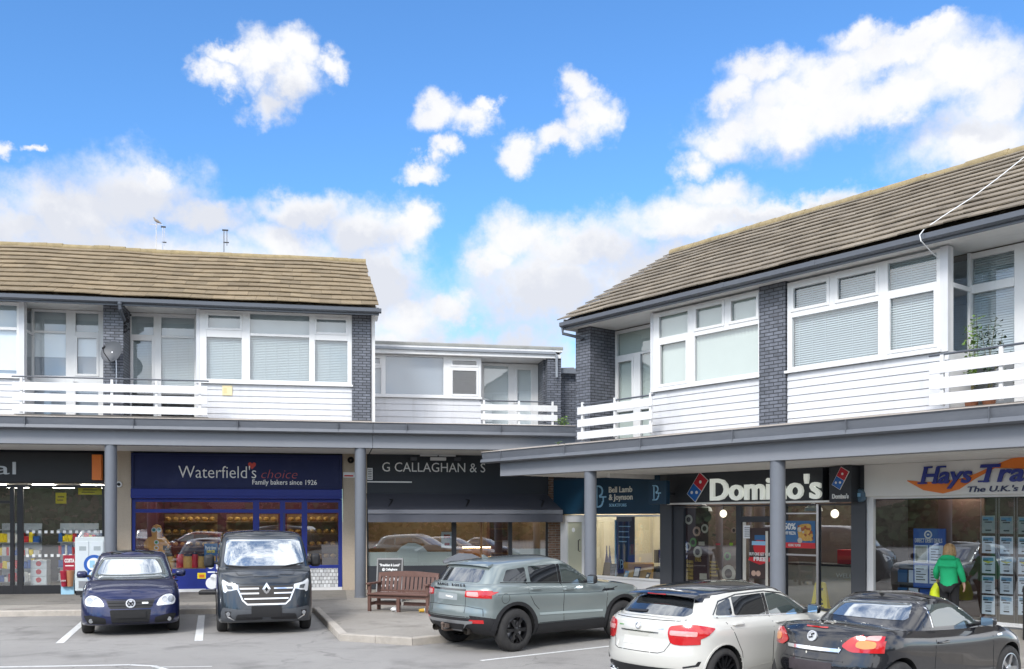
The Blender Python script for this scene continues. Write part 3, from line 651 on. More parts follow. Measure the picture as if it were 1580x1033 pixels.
# ================================================================== SHOP FRONTS
NAVY = mat('navy_sign', (.014, .021, .085), .5, var=.12, scale=1.2, spec=.25, stain=((.035, .045, .12), 1.4), sstr=.5)
BLUEF = mat('blue_frame', (.017, .032, .22), .45, var=.08, scale=3, spec=.3)
CHAR = mat('charcoal_sign', (.026, .026, .029), .4, var=.1, spec=.3)
SLATE = mat('slate_grey_sign', (.048, .054, .064), .6, var=.06, scale=2, spec=.25)
SLATED = mat('slate_frame', (.032, .036, .045), .45, var=.06)
TEAL = mat('teal_sign', (.006, .040, .080), .4, var=.08, scale=2)
DOMG = mat('dark_grey_sign', (.030, .034, .042), .5, var=.08, scale=2)
PILG = mat('pilaster_grey', (.060, .065, .075), .55, var=.08, scale=2)
HAYW = mat('cream_sign', (.74, .73, .71), .4, var=.03, scale=1)
LETW = mat('white_letter', (.85, .85, .83), .4, var=0)
LETC = mat('cream_letter', (.82, .80, .72), .4, var=0)
LETR = mat('red_letter', (.62, .05, .035), .4, var=0)
LETF = mat('faded_red_letter', (.46, .07, .07), .4, var=0)
LETB = mat('blue_letter', (.015, .03, .25), .35, var=0)
LETG = mat('silver_letter', (.45, .45, .46), .35, .3, var=0)
LBLUE = mat('light_blue', (.32, .58, .80), .4, var=0)
ORANGE = mat('orange_panel', (.80, .20, .02), .4, var=.04)
YELLOW = mat('yellow_plastic', (.90, .70, .02), .4, var=.05)
REDM = mat('red_plastic', (.60, .02, .03), .4, var=.05)
DBLUE = mat('royal_blue', (.015, .10, .42), .4, var=.05)
SKYB = mat('poster_blue', (.03, .13, .30), .45, var=.08)
GOLD = mat('golden_food', (.62, .36, .09), .6, var=.25, scale=12)
GING = mat('gingerbread', (.82, .38, .10), .7, var=.12, scale=8)
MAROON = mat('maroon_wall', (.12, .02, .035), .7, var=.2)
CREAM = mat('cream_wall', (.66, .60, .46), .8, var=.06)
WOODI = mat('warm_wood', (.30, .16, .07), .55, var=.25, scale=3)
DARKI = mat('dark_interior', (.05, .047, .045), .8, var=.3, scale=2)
GREYI = mat('grey_floor', (.16, .15, .14), .6, var=.1)
PAPER = mat('paper', (.80, .81, .82), .6, var=.03)
CARD = mat('card_blue_tint', (.78, .86, .92), .5, var=.04)
LAMPM = mat('ceiling_lamp', (.9, .9, .85), .5, var=0, emit=((1, .93, .82), 20.0))
WARML = mat('warm_lamp', (.9, .8, .6), .5, var=0, emit=((1, .62, .25), 7.0))
SHOPG = glass('shop_pane', (.84, .88, .88), 1.5, .15)
SHOPG2 = glass('shop_pane_dark', (.55, .6, .62), 1.6, .07)
FROST = mat('frosted_film', (.66, .70, .67), .5, var=.05)
def thing(F, name, u, v, z, label, cat, group=None):
    w = F.w(u, v); return empty(name, (w.x, w.y, z), F.a, label, cat, group)
def put(o, F, u, v, z, label, cat, group=None, rz=0):
    w = F.w(u, v); o.location = (w.x, w.y, z); o.rotation_euler = (0, 0, F.a + rz); return tag(o, label, cat, group)
def fit(s, name, m, parent, x0, x1, z0, h, y, off=0.0, shear=0.0, depth=.008, spacing=1.0):
    """lettering fitted between x0 and x1, capitals h tall, standing on z0"""
    o = text(s, name, m, parent, (x0, y, z0), size=h / .70, off=off, shear=shear, depth=depth, spacing=spacing)
    xs = [q.co.x for q in o.data.vertices]; w = max(xs) - min(xs); k = (x1 - x0) / w; o.scale = (k, 1, 1); o.location.x = x0 - min(xs) * k
    return o
def frame_grid(mb, v, d0, d1, u0, u1, z0, z1, holes):
    """vertical-first frame: holes = columns (ua, ub, [(za, zb)...]) sorted by u"""
    last = u0
    for ua, ub, zs in holes:
        mb.box(last, ua, v - d0, v + d1, z0, z1); zl = z0
        for za, zb in zs: mb.box(ua, ub, v - d0 + .004, v + d1 - .004, zl, za); zl = zb
        mb.box(ua, ub, v - d0 + .004, v + d1 - .004, zl, z1); last = ub
    mb.box(last, u1, v - d0, v + d1, z0, z1)
def panes(parent, v, holes, m):
    for ua, ub, zs in holes:
        for za, zb in zs:
            p = MB(); p.quad((ua, v, za), (ub, v, za), (ub, v, zb), (ua, v, zb)); p.build('pane', m, parent, fix=False)
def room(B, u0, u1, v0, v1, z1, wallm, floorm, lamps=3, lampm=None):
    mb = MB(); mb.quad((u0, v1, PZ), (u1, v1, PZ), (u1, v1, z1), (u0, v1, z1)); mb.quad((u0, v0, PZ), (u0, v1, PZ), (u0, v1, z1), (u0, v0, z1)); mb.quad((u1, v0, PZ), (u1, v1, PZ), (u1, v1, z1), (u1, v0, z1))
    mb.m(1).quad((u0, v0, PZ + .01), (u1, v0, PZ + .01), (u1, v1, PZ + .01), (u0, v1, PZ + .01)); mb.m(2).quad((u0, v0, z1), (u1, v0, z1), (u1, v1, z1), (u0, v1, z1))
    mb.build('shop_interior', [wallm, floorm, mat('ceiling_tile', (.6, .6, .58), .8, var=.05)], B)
    for k in range(lamps):
        u = u0 + (u1 - u0) * (k + .5) / lamps
        for vv in (v0 + (v1 - v0) * .3, v0 + (v1 - v0) * .7):
            l = MB(); l.box(u - .3, u + .3, vv - .12, vv + .12, z1 - .05, z1 - .012); l.build('ceiling_light', lampm or LAMPM, B)
U = lambda px, v=SL: FL.u(px, v)
Z = lambda px, py, v=SL: FL.z(px, py, v)
zC = zBL + .03
# pebble-dashed pilasters and the wall over the fronts
for a, b in ((163, 203.5), (528.5, 566)):
    mb = MB(); mb.box(U(a), U(b), SL - .12, SL + .3, PZ - .02, zC); mb.build('pilaster', PEBBLE, LB if b < 500 else LB)
ub = uL_end = U(848)
# ---------- unit one: charcoal front, far left
u0, u1 = -14.2, U(162.5); zs0, zs1 = Z(80, 746), Z(80, 699)
zt = Z(80, 750); zb = Z(80, 903)
mb = MB(); cols = [(U(-150), U(-82), [(zb, zt - .06)]), (U(-75), U(16), [(zb, Z(8, 777)), (Z(8, 773), zt - .06)]), (U(22), U(27), [(zb, zt - .06)]), (U(36), U(158), [(zb, zt - .05)])]
frame_grid(mb, SL, .04, .06, u0, u1, PZ, zt + .02, cols); o = mb.build('shopfront', CHAR, LB, bevel=.004); panes(o, SL + .01, cols, SHOPG)
mb = MB(); mb.box(U(27), U(35.5), SL - .02, SL + .03, PZ, zt); mb.build('window_post', WHITE, o)
for py in (821, 857.5):
    mb = MB(); px = 40
    while px < 156: mb.box(U(px), U(px + 4.6), SL + .004, SL + .008, Z(90, py + 2.2), Z(90, py - 2.2)); px += 9.5
    mb.build('safety_dots', LETW, o)
room(LB, u0, u1 - .05, SL + .1, SL + 5.5, zt + .1, DARKI, GREYI, 5)
t = thing(FL, 'shop_sign', u0, SL - .1, zs0, 'long charcoal fascia sign with silver letters and orange end block', 'shop sign')
mb = MB(); mb.box(0, u1 - u0, -.06, .2, 0, zs1 - zs0); mb.box(0, u1 - u0, -.075, -.058, 0, .03); mb.build('sign_panel', CHAR, t, bevel=.008)
x = U(0) - u0
fit('al', 'lettering', LETG, t, x - .09, x + .47, Z(10, 732.5) - zs0, .36, -.064, off=.0)
mb = MB(); mb.box(U(142.5, SL - .3) - u0, U(157, SL - .3) - u0, -.26, -.061, Z(150, 741, SL - .3) - zs0, Z(150, 702, SL - .3) - zs0); mb.build('orange_block', ORANGE, t, bevel=.006)
# things behind and before that window
for i, (a, b, c, d, v) in enumerate(((78, 95, 777, 760, .5), (115, 152, 763, 751, .4))):
    mb = MB(); mb.box(0, U(b) - U(a), 0, .012, 0, Z(100, d) - Z(100, c)); mb.m(1); w = U(b) - U(a); h = Z(100, d) - Z(100, c)
    mb.box(w * .2, w * .8, -.004, 0, h * .55, h * .7); mb.box(w * .15, w * .7, -.004, 0, h * .25, h * .38)
    put(mb.build('hanging_poster', [YELLOW, mat('poster_ink', (.35, .25, .03), .6, var=0)]), FL, U(a), SL + v, Z(100, c), ('square yellow poster hanging inside the charcoal shop window', 'wide yellow banner hanging under the charcoal shop ceiling')[i], 'poster')
for k in range(4):
    t = thing(FL, 'carton', U(43), SL + .25, PZ + .02 + .235 * k, ('lowest', 'second lowest', 'second highest', 'topmost')[k] + ' white carton with red logo stacked in shop window', 'box', 'white cartons stacked in the window')
    mb = MB(); mb.box(0, U(68) - U(43), 0, .4, 0, .228); mb.build('box', PAPER, t, bevel=.006)
    mb = MB(); mb.lathe([(.001, -.004), (.075, -.004), (.075, -.001)], 16, ((U(68) - U(43)) / 2, 0, .13), 'y'); mb.build('logo', REDM, t)
for k in range(3):   # shelving seen through the glass
    uu = U(-70) + k * 1.6; t = thing(FL, 'shop_shelf', uu, SL + 3.6 + (k % 2) * .6, PZ, 'tall grocery shelf unit with mixed goods inside dim shop', 'shelf', 'shelves inside the dim shop')
    mb = MB(); mb.box(0, 1.2, .32, .36, 0, 2.0)
    for q in range(5): mb.box(0, 1.2, 0, .32, .1 + .42 * q, .13 + .42 * q)
    mb.build('frame', STEEL, t); mb = MB()
    for q in range(4):
        xx = .02
        while xx < 1.08:
            w = random.uniform(.06, .16); mb.m(random.randrange(4)).box(xx, xx + w, .04, .26, .132 + .42 * q, .132 + .42 * q + random.uniform(.15, .33)); xx += w + .012
    mb.build('goods', [YELLOW, REDM, PAPER, DBLUE], t)
# red cafe standee with cups, ice cabinet, round blue forecourt sign
t = thing(FL, 'cafe_standee', U(94, SL - .4), SL - .4, PZ, 'red and pale blue cardboard coffee standee with printed cups', 'standee')
w = U(117, SL - .4) - U(94, SL - .4); zz = lambda py: FL.z(105, py, SL - .4) - PZ
mb = MB(); mb.box(.0, w * .88, 0, .03, 0, zz(884)); mb.build('backing_board', mat('pale_blue_card', (.36, .62, .78), .6, var=.05), t)
mb = MB(); mb.box(w * .16, w, -.02, .02, zz(880), zz(857)); mb.build('header_card', mat('coffee_red', (.33, .012, .035), .5, var=.05), t)
fit('COSTA', 'lettering', LETW, t, w * .26, w * .92, zz(868), .10, -.024, off=.006); 
mb = MB(); mb.box(w * .3, w * .88, -.024, -.020, zz(874), zz(872.5)); mb.build('printed_line', LETW, t)
for q, (cx_, cm) in enumerate(((w * .26, mat('coffee_red', (0, 0, 0))), (w * .66, mat('iced_coffee', (.42, .20, .10), .4, var=.2)))):
    mb = MB(); mb.lathe([(.001, zz(905)), (.075, zz(905)), (.105, zz(884)), (.11, zz(883)), (.11, zz(881)), (.001, zz(880))], 16, (cx_, -.06, 0)); mb.build('printed_cup', cm, t)
    if q == 0: fit('COSTA', 'lettering', LETW, t, cx_ - .07, cx_ + .07, zz(897), .045, -.165)
t = thing(FL, 'freezer_cabinet', U(115.5, SL - .75), SL - .75, PZ, 'white ice cabinet with pale doors standing at charcoal shopfront', 'freezer')
w = U(161, SL - .75) - U(115.5, SL - .75); h = FL.z(140, 829, SL - .75) - PZ
mb = MB(); mb.box(0, w, 0, .62, .12, h); mb.build('body', mat('cabinet_white', (.62, .68, .70), .4, var=.05), t, bevel=.02)
mb = MB(); mb.box(.02, w - .02, .02, .6, 0, .118); mb.m(1).box(.1, w * .45, -.004, 0, .2, .4); mb.build('plinth', [BLACK, STEEL], t)
for q in range(2):
    mb = MB(); mb.box(.04 + q * w * .49, w * .47 + q * w * .49, -.018, -.002, .5, h - .12); mb.build('door', mat('cabinet_door', (.66, .72, .75), .25, var=.04), t, bevel=.008)
    mb = MB(); mb.box(.12 + q * w * .49, .3 + q * w * .49, -.022, -.018, h - .38, h - .26); mb.build('notice', mat('notice_grey', (.35, .4, .42), .5, var=.2), t)
vs = SL - 1.3
t = thing(FL, 'forecourt_sign', U(145, vs), vs, PZ, 'round blue and white forecourt sign beside ice cabinet', 'sign'); zz = lambda py: FL.z(145, py, vs) - PZ
for py, r in ((871, .262), (888, .19)):
    mb = MB(); mb.lathe([(.001, -.02), (r, -.02), (r, .02), (.001, .02)], 28, (0, 0, zz(py)), 'y', False); o = mb.build('disc', DBLUE, t)
    mb = MB(); mb.lathe([(.001, -.024), (r * .68, -.024), (r * .68, -.0205)], 28, (0, 0, zz(py)), 'y', False); mb.build('face', PAPER, o)
    mb = MB(); mb.box(-r * .4, r * .1, -.028, -.0245, zz(py) - r * .35, zz(py) + r * .4); mb.m(1).box(-r * .1, r * .45, -.0285, -.0245, zz(py) - r * .3, zz(py) - .01); mb.build('symbol', [LBLUE, mat('notice_grey', (0, 0, 0))], o)
mb = MB(); mb.box(-.3, .3, -.22, .22, 0, .06); mb.tube([(0, 0, .06), (0, 0, zz(890))], .025, 8); mb.build('base', BLACK, t)
# ---------- unit two: the bakery
B0, B1 = U(204), U(528); zs0, zs1 = Z(360, 755), Z(360, 701.5); zt = Z(360, 770)
zTa, zTb = Z(300, 786), Z(300, 775); zm = Z(300, 791.5); zr = Z(300, 878)
cols = [(U(209), U(390.5), [(zr, zm), (zTa, zTb)]), (U(400), U(432), [(PZ + .16, zm - .02), (zTa, zTb)]), (U(440), U(465.5), [(PZ + .16, zm - .02), (zTa, zTb)]), (U(474), U(522), [(Z(500, 872), zm), (zTa, zTb)])]
mb = MB(); frame_grid(mb, SL, .05, .06, B0, B1, PZ + .04, zt, cols); o = mb.build('shopfront', BLUEF, LB, bevel=.005); panes(o, SL + .01, cols, SHOPG)
mb = MB(); mb.box(B0, U(398), SL - .09, SL + .05, PZ, PZ + .09); mb.box(U(474), B1, SL - .09, SL + .05, PZ, PZ + .09); mb.build('plinth', PAINTW, o)
mb = MB(); mb.box(U(475), U(521.5), SL - .062, SL - .045, PZ + .092, Z(500, 877)); mb.build('tiled_riser', brick('white_tile', (.62, .63, .64), (.30, .30, .30), .25, .11, .11), o)
mb = MB(); mb.box(B0, B1, SL - .22, SL + .1, zt + .004, zs0 - .004); mb.box(B0, B1, SL - .235, SL - .22, zt + .06, zt + .09); mb.build('shutter_box', BLUEF, o, bevel=.008)
mb = MB(); mb.box(U(437.5), U(440) - .02, SL - .055, SL + .065, PZ + .05, zm); mb.build('door_meeting', SLATED, o)
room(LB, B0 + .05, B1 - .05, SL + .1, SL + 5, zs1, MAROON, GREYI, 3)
t = thing(FL, 'shop_sign', B0, SL - .12, zs0, 'navy bakery fascia sign with white lettering and small red heart', 'shop sign'); w = B1 - B0; h = zs1 - zs0
mb = MB(); mb.box(0, w, -.02, .2, 0, h); mb.box(0, w, -.06, -.021, 0, .05); mb.box(0, w, -.06, -.021, h - .05, h); mb.box(0, .08, -.058, -.021, .05, h - .05); mb.box(w - .08, w, -.058, -.021, .05, h - .05); mb.build('sign_panel', NAVY, t, bevel=.008)
zz = lambda py: Z(380, py) - zs0; xx = lambda px: U(px) - B0
fit("Waterfield's", 'lettering', LETW, t, xx(276.5), xx(396), zz(738.5), .36, -.028, off=-.004)
fit('choice', 'script_lettering', LETF, t, xx(404), xx(459), zz(738.5), .27, -.026, off=-.008, shear=.25)
fit('Family bakers since 1926', 'strapline', LETW, t, xx(390), xx(489), zz(748), .145, -.026, off=.002)
mb = MB(); hp = [(0, -.11), (.10, -.01), (.115, .05), (.08, .095), (.03, .09), (0, .05), (-.03, .09), (-.08, .095), (-.115, .05), (-.10, -.01)]
mb.face_xz([(xx(389.5) + a, zz(719) + b) for a, b in hp], -.034, -.022); mb.build('heart', LETR, t)
# gingerbread display figure
v = SL + .35; t = thing(FL, 'gingerbread_figure', U(242, v), v, 0, 'large gingerbread man display figure in bakery window', 'display figure'); z_ = lambda py: FL.z(242, py, v); s = (U(262, v) - U(221, v)) / 2
prof = [(-.30, 860), (-.62, 858), (-.60, 847), (-.95, 846), (-.98, 838), (-.62, 829), (-.34, 828), (-.42, 820), (-.30, 812), (0, 809), (.30, 812), (.42, 820), (.34, 828), (.62, 829), (.98, 838), (.95, 846), (.60, 847), (.62, 858), (.30, 860)]
mb = MB(); mb.face_xz([(a * s, z_(b)) for a, b in prof] + [(.5 * s, z_(872)), (-.5 * s, z_(872))], -.06, .06); mb.build('body', GING, t, bevel=.03)
for k, sx_ in ((0, -.19), (1, .19)):
    mb = MB(); mb.lathe([(.001, -.075), (.072, -.075), (.072, -.06)], 16, (sx_ * s, 0, z_(818)), 'y'); e = mb.build('eye', PAPER, t)
    mb = MB(); mb.lathe([(.001, -.085), (.045, -.085), (.045, -.074)], 16, (sx_ * s, 0, z_(818)), 'y'); mb.build('iris', mat('teal_plastic', (.02, .28, .27), .4, var=0), e)
for k, py in enumerate((837, 845.5, 853.5)):
    mb = MB(); mb.lathe([(.001, -.075), (.068, -.075), (.068, -.06)], 16, (0, 0, z_(py)), 'y'); e = mb.build('button', PAPER, t)
    mb = MB(); mb.lathe([(.001, -.085), (.04, -.085), (.04, -.074)], 16, (0, 0, z_(py)), 'y'); mb.build('button_centre', (mat('green_plastic', (.03, .28, .06), .4, var=0), mat('amber_plastic', (.6, .3, .02), .4, var=0), MAROON)[k], e)
mb = MB(); mb.box(.5 * s, .8 * s, -.07, -.062, z_(849), z_(842)); mb.build('name_badge', BLACK, t)
# counter shelf with pots and loaves behind the pane
v = SL + .45; t = thing(FL, 'window_counter', U(212, v), v, 0, 'low dark display counter behind the bakery window', 'counter'); mb = MB(); mb.box(0, U(385, v) - U(212, v), -.1, .5, PZ, FL.z(300, 876, v)); mb.build('top', WOODI, t)
for k, (px, py, r, kind) in enumerate(((264, 873, .11, 0), (277, 875, .10, 1), (291, 876, .17, 0), (301, 873, .09, 1), (311, 876, .12, 0), (352, 874, .15, 0), (256, 868, .09, 0))):
    zc = FL.z(300, 876, v); t = thing(FL, 'biscuit_jar', U(px, v), v - .02 + .05 * (k % 3), zc, ('golden biscuit jar with dark lid', 'red lidded glass jar')[kind] + ' in bakery window, ' + ('beside the gingerbread figure', 'left of the widest jar', 'widest of the row', 'right of the widest jar', 'next to the yellow poster', 'behind the van roof', 'against the gingerbread arm')[k], 'jar', 'jars in the bakery window')
    hh = .34 + .06 * (k % 2); mb = MB(); mb.lathe([(.001, 0), (r, 0), (r * 1.02, hh * .8), (r * .8, hh), (.001, hh)], 14); mb.build('jar', (GOLD, REDM)[kind], t)
    mb = MB(); mb.lathe([(.001, hh + .001), (r * .85, hh + .001), (r * .85, hh + .06), (.001, hh + .07)], 14); mb.build('lid', BLACK, t)
v = SL + .06; t = thing(FL, 'offer_poster', U(315, v), v, FL.z(325, 873, v), 'blue and yellow offer poster taped inside bakery window', 'poster'); w = U(335.5, v) - U(315, v); h = FL.z(325, 839, v) - FL.z(325, 873, v)
mb = MB(); mb.box(0, w, 0, .008, 0, h); mb.build('sheet', SKYB, t)
fit('Party time', 'lettering', LETW, t, w * .08, w * .9, h * .74, .10, -.004, off=.004); fit('NOW ON', 'lettering', YELLOW, t, w * .2, w * .8, h * .58, .08, -.004, off=.004)
mb = MB(); mb.m(0).face_xz([(w * .1, h * .1), (w * .9, h * .1), (w * .85, h * .42), (w * .5, h * .52), (w * .15, h * .42)], -.006, -.001); mb.m(1).lathe([(.001, -.012), (.09, -.012), (.09, -.006)], 14, (w * .5, 0, h * .22), 'y'); mb.build('printed_food', [GOLD, PAPER], t)
mb = MB(); mb.box(0, U(319) - U(305), -.006, 0, 0, Z(312, 884) - Z(312, 893)); mb.m(1).box(.05, .2, -.009, -.0065, .03, .12)
put(mb.build('riser_notice', [YELLOW, ORANGE]), FL, U(305), SL - .052, Z(312, 893), 'small yellow notice on the blue panel under bakery window', 'notice')
vs = SL - 1.0; t = thing(FL, 'forecourt_sign', U(327, vs), vs, PZ, 'tall blue pavement sign with white symbols beside the dark van', 'sign'); zz = lambda py: FL.z(327, py, vs) - PZ; w = (U(337, vs) - U(318.5, vs)) / 2
mb = MB(); mb.box(-w, w, -.02, .02, .14, zz(866)); mb.build('board', BLUEF, t, bevel=.01)
mb = MB(); mb.lathe([(.001, -.026), (.09, -.026), (.09, -.021)], 16, (-w * .2, 0, zz(873)), 'y'); mb.lathe([(.001, -.026), (.17, -.026), (.17, -.021)], 18, (0, 0, zz(900)), 'y'); mb.lathe([(.001, -.026), (.1, -.026), (.1, -.021)], 18, (.06, 0, zz(891)), 'y'); mb.box(-w * .7, w * .5, -.026, -.021, zz(884), zz(882)); mb.build('symbols', PAPER, t)
mb = MB(); mb.slab([(-.34, -.25), (.34, -.25), (.34, .25), (-.34, .25)], 0, .12); mb.build('base', BLACK, t, bevel=.04)
for k in range(3):
    v = SL + 3.9; uu = U(215) + 2.0 * k; t = thing(FL, 'bread_rack', uu, v, PZ, 'tall bread rack with loaves at the back of the bakery', 'rack', 'racks at the back of the bakery')
    mb = MB(); mb.box(0, 1.7, .36, .4, 0, 2.3)
    for q in range(5): mb.box(0, 1.7, 0, .36, .35 + .42 * q, .38 + .42 * q)
    mb.build('frame', WOODI, t); mb = MB()
    for q in range(5):
        for w_ in range(7): mb.ball((.14 + .236 * w_, .18, .46 + .42 * q), .11, 8, 5, (.9, 1, .7))
    mb.build('loaves', GOLD, t)
v = SL + 2.2; t = thing(FL, 'shop_counter', U(300), v, PZ, 'pale topped service counter inside the bakery', 'counter'); mb = MB(); mb.box(0, 3.2, 0, .6, 0, .95); mb.build('front', MAROON, t); mb = MB(); mb.box(-.03, 3.23, -.04, .62, .951, 1.0); mb.build('worktop', PAPER, t)
# small notice on the right hand pilaster, camera on the left one
mb = MB(); mb.box(0, U(547, SL - .13) - U(529, SL - .13), -.012, 0, 0, .16); mb.m(1).box(.03, .30, -.015, -.0125, .03, .075); put(mb.build('street_notice', [PAPER, LETR]), FL, U(529.5, SL - .13), SL - .125, Z(538, 737.5), 'small red and white notice on the pebble dashed pillar', 'notice')
t = thing(FL, 'security_camera', U(185.5), SL - .125, Z(185.5, 748), 'white dome camera on the pebble dashed pillar', 'camera'); mb = MB(); mb.lathe([(.001, -.07), (.075, -.07), (.09, -.03), (.09, 0)], 18, (0, 0, 0), 'y'); mb.build('housing', PAPER, t); mb = MB(); mb.ball((0, -.065, 0), .048); mb.build('lens', BLACK, t)
t = thing(FL, 'alarm_speaker', U(541), SL - .125, Z(541, 711), 'small dark horn speaker high on pebble dashed pillar', 'speaker'); mb = MB(); mb.lathe([(.03, 0), (.035, -.06), (.10, -.16)], 14, (0, 0, 0), 'y'); mb.build('horn', BLACK, t)
mb = MB(); mb.box(-14.4, U(164), SL + .205, SL + .5, Z(80, 744), zC + .4); mb.box(U(164) + .002, U(566), SL + .205, SL + .5, Z(360, 753), zC + .4); mb.build('upper_shop_wall', SLATED, LB)
# ---------- unit three: the slate grey bakery with an awning
C0, C1 = U(566.3), U(845); zs0, zs1 = Z(640, 763), zC
zt = Z(640, 806) + .25; zr = Z(640, 873)
cols = [(U(568), U(697), [(zr, zt)]), (U(704), U(784), [(PZ + .12, zt)]), (U(790), U(842), [(zr, zt)])]
mb = MB(); frame_grid(mb, SL, .045, .06, C0, C1, PZ, zs0, cols)
for a, b in ((568, 612), (614, 655), (657, 697)): mb.box(U(a) + .06, U(b) - .04, SL - .06, SL - .046, PZ + .2, zr - .1)
o = mb.build('shopfront', SLATED, MBD, bevel=.004)
o.location = (-(uL_ := MBD.location.xy - FL.o).dot(FL.x), 0, 0); MOFF = -o.location.x
for (a, b, hz) in ((568, 697, 852), (790, 842, 848)):
    p = MB(); p.box(U(a), U(b), SL + .02, SL + .024, zr, Z(640, hz)); p.build('frosted_band', FROST, o)
p = MB(); p.face_xz([(U(612), Z(640, 852) + .001), (U(660), Z(640, 852) + .001), (U(652), Z(640, 843)), (U(640), Z(640, 838)), (U(630), Z(640, 838)), (U(619), Z(640, 844))], SL + .02, SL + .024); p.build('frosted_motif', FROST, o)
panes(o, SL + .012, cols, SHOPG)
mb = MB(); mb.box(U(741), U(744), SL - .05, SL + .05, PZ, zt); mb.build('door_stile', WOODI, o)
o2 = MB(); u_ = lambda px: U(px) - MOFF
room(MBD, C0 - MOFF + .05, C1 - MOFF - .03, SL + .1, SL + 4.5, zs0 + .2, mat('warm_wall', (.20, .14, .09), .8, var=.3), GREYI, 4, mat('warm_strip', (.9, .8, .6), .5, var=0, emit=((1, .80, .55), 12)))
t = thing(FL, 'shop_sign', C0, SL - .06, zs0, 'slate grey fascia sign with wide spaced white capitals above the awning', 'shop sign'); zz = lambda py: Z(650, py) - zs0; xx = lambda px: U(px) - C0
mb = MB(); mb.box(0, C1 - C0, -.03, .2, 0, zs1 - zs0); mb.build('sign_panel', SLATE, t, bevel=.006)
fit('G CALLAGHAN & S', 'lettering', LETW, t, xx(589.5), xx(748), zz(728.5), .285, -.036, off=.0)
mb = MB(); mb.box(0, xx(635), -.05, -.031, zz(745.5), zz(743.5)); mb.build('white_strip', LETW, t)
mb = MB(); mb.box(0, .16, -.05, -.02, 0, .36); mb.m(1)
for k in range(6): mb.box(.02, .13, -.054, -.051, .04 + k * .05, .06 + k * .05)
put(mb.build('air_vent', [PAPER, BLACK]), FL, U(566.5), SL - .092, Z(570, 741), 'small white louvred vent beside the white capitals', 'vent')
# awning
AW = mat('awning_cloth', (.068, .072, .092), .75, var=.06, scale=2); AWV = mat('awning_bar', (.20, .208, .235), .7, var=.06)
ax0, ax1 = 0, U(868, SL - 1.1) - C0; va = -1.1
t = thing(FL, 'awning', C0 - .02, SL - .1, 0, 'dark grey fabric awning pulled out over the slate shopfront', 'awning'); za, zb2 = zs0 + .02, FL.z(700, 788, SL - 1.1)
mb = MB(); mb.add([(ax0, -.02, za), (C1 - C0 - .03, -.02, za), (ax1, va, zb2), (ax0, va, zb2), (ax0, -.02, za - .02), (C1 - C0 - .03, -.02, za - .02), (ax1, va, zb2 - .02), (ax0, va, zb2 - .02)], [(0,1,2,3), (7,6,5,4), (1,5,6,2), (0,3,7,4), (0,4,5,1)]); mb.build('canopy', AW, t)
zv = FL.z(700, 806, SL - 1.1)
mb = MB(); mb.box(ax0, ax1, va - .03, va + .02, zb2 - .10, zb2 + .02); mb.build('front_bar', AWV, t, bevel=.01)
mb = MB(); n = 40
for k in range(n):
    x0, x1 = ax0 + (ax1 - ax0) * k / n, ax0 + (ax1 - ax0) * (k + 1) / n; f = lambda x: va + .012 * math.sin(x * 6)
    mb.add([(x0, f(x0), zv), (x1, f(x1), zv), (x1, f(x1), zb2 - .1), (x0, f(x0), zb2 - .1)], [(0,1,2,3)], True)
mb.build('valance', mat('awning_valance', (.10, .105, .128), .75, var=.06), t)
for x in (.5, (C1 - C0) * .5, C1 - C0 - .5):
    mb = MB(); mb.tube([(x, -.03, za - .15), (x + .25, -.55, za - .2), (x, va + .02, zb2 - .06)], .02, 6); mb.build('folding_arm', BLACK, t)
mb = MB(); mb.box(U(845.2), U(872), SL - .05, SL + .4, PZ, zs1); o = mb.build('brick_return', BRICKR, MBD); o.location = (-MOFF, 0, 0)
mb = MB(); mb.box(U(566) + .002, U(905), SL + .205, SL + .5, Z(640, 761), zC + .4); o = mb.build('upper_shop_wall', SLATED, MBD); o.location = (-MOFF, 0, 0)
# floodlights under the left soffit
for k, (px, wd_) in enumerate(((638, .1), (676, .24), (706, .1))):
    t = thing(FL, 'floodlight', U(px, SL - .35), SL - .35, zC - .03, ('small round spotlight under the soffit, left of the wide floodlight', 'wide white floodlight under the grey soffit above the slate sign', 'small round spotlight under the soffit, right of the wide floodlight')[k], 'light', 'lights above the slate sign')
    mb = MB(); mb.box(-wd_, wd_, -.08, .08, -.16, -.06); mb.build('lamp_housing', (GUT, PAPER, GUT)[k], t, bevel=.015); mb = MB(); mb.tube([(0, 0, -.06), (0, 0, 0)], .02, 6); mb.build('bracket', BLACK, t)
mb = MB(); mb.box(U(648, SL - .3), U(703, SL - .3), SL - .33, SL - .27, zC - .06, zC - .005); o = mb.build('cable_tray', PAPER, MBD); o.location = (-MOFF, 0, 0)
# inside: wooden counters, warm bakery trays, a shelf
v = SL + 1.3
t = thing(FL, 'bread_display', U(712, v), v, 0, 'lit bread counter with warm trays inside the awning shop', 'counter'); w = U(760, v) - U(712, v)
mb = MB(); mb.box(0, w, 0, .7, PZ, PZ + .75); mb.build('body', WOODI, t)
mb = MB(); mb.box(0, w, .1, .7, PZ + 1.25, PZ + 1.3); mb.box(0, w, .6, .7, PZ + .75, PZ + 1.25); mb.build('shelf', WOODI, t)
mb = MB(); mb.box(.05, w - .05, .1, .14, PZ + 1.2, PZ + 1.24); mb.build('lamp', WARML, t)
mb = MB()
for k in range(16): mb.ball((.1 + k * (w - .2) / 15, .3 + .12 * (k % 2), PZ + .83), .09, 10, 6, (1, 1, .7))
mb.build('bread', GOLD, t)
t = thing(FL, 'tall_cabinet', U(757, v), v + .2, 0, 'dark reddish wood cabinet inside the awning shop doorway', 'cabinet'); mb = MB(); mb.box(0, U(785, v) - U(757, v), 0, .6, PZ, PZ + 2.2); mb.build('body', mat('red_wood', (.13, .05, .035), .5, var=.2), t)
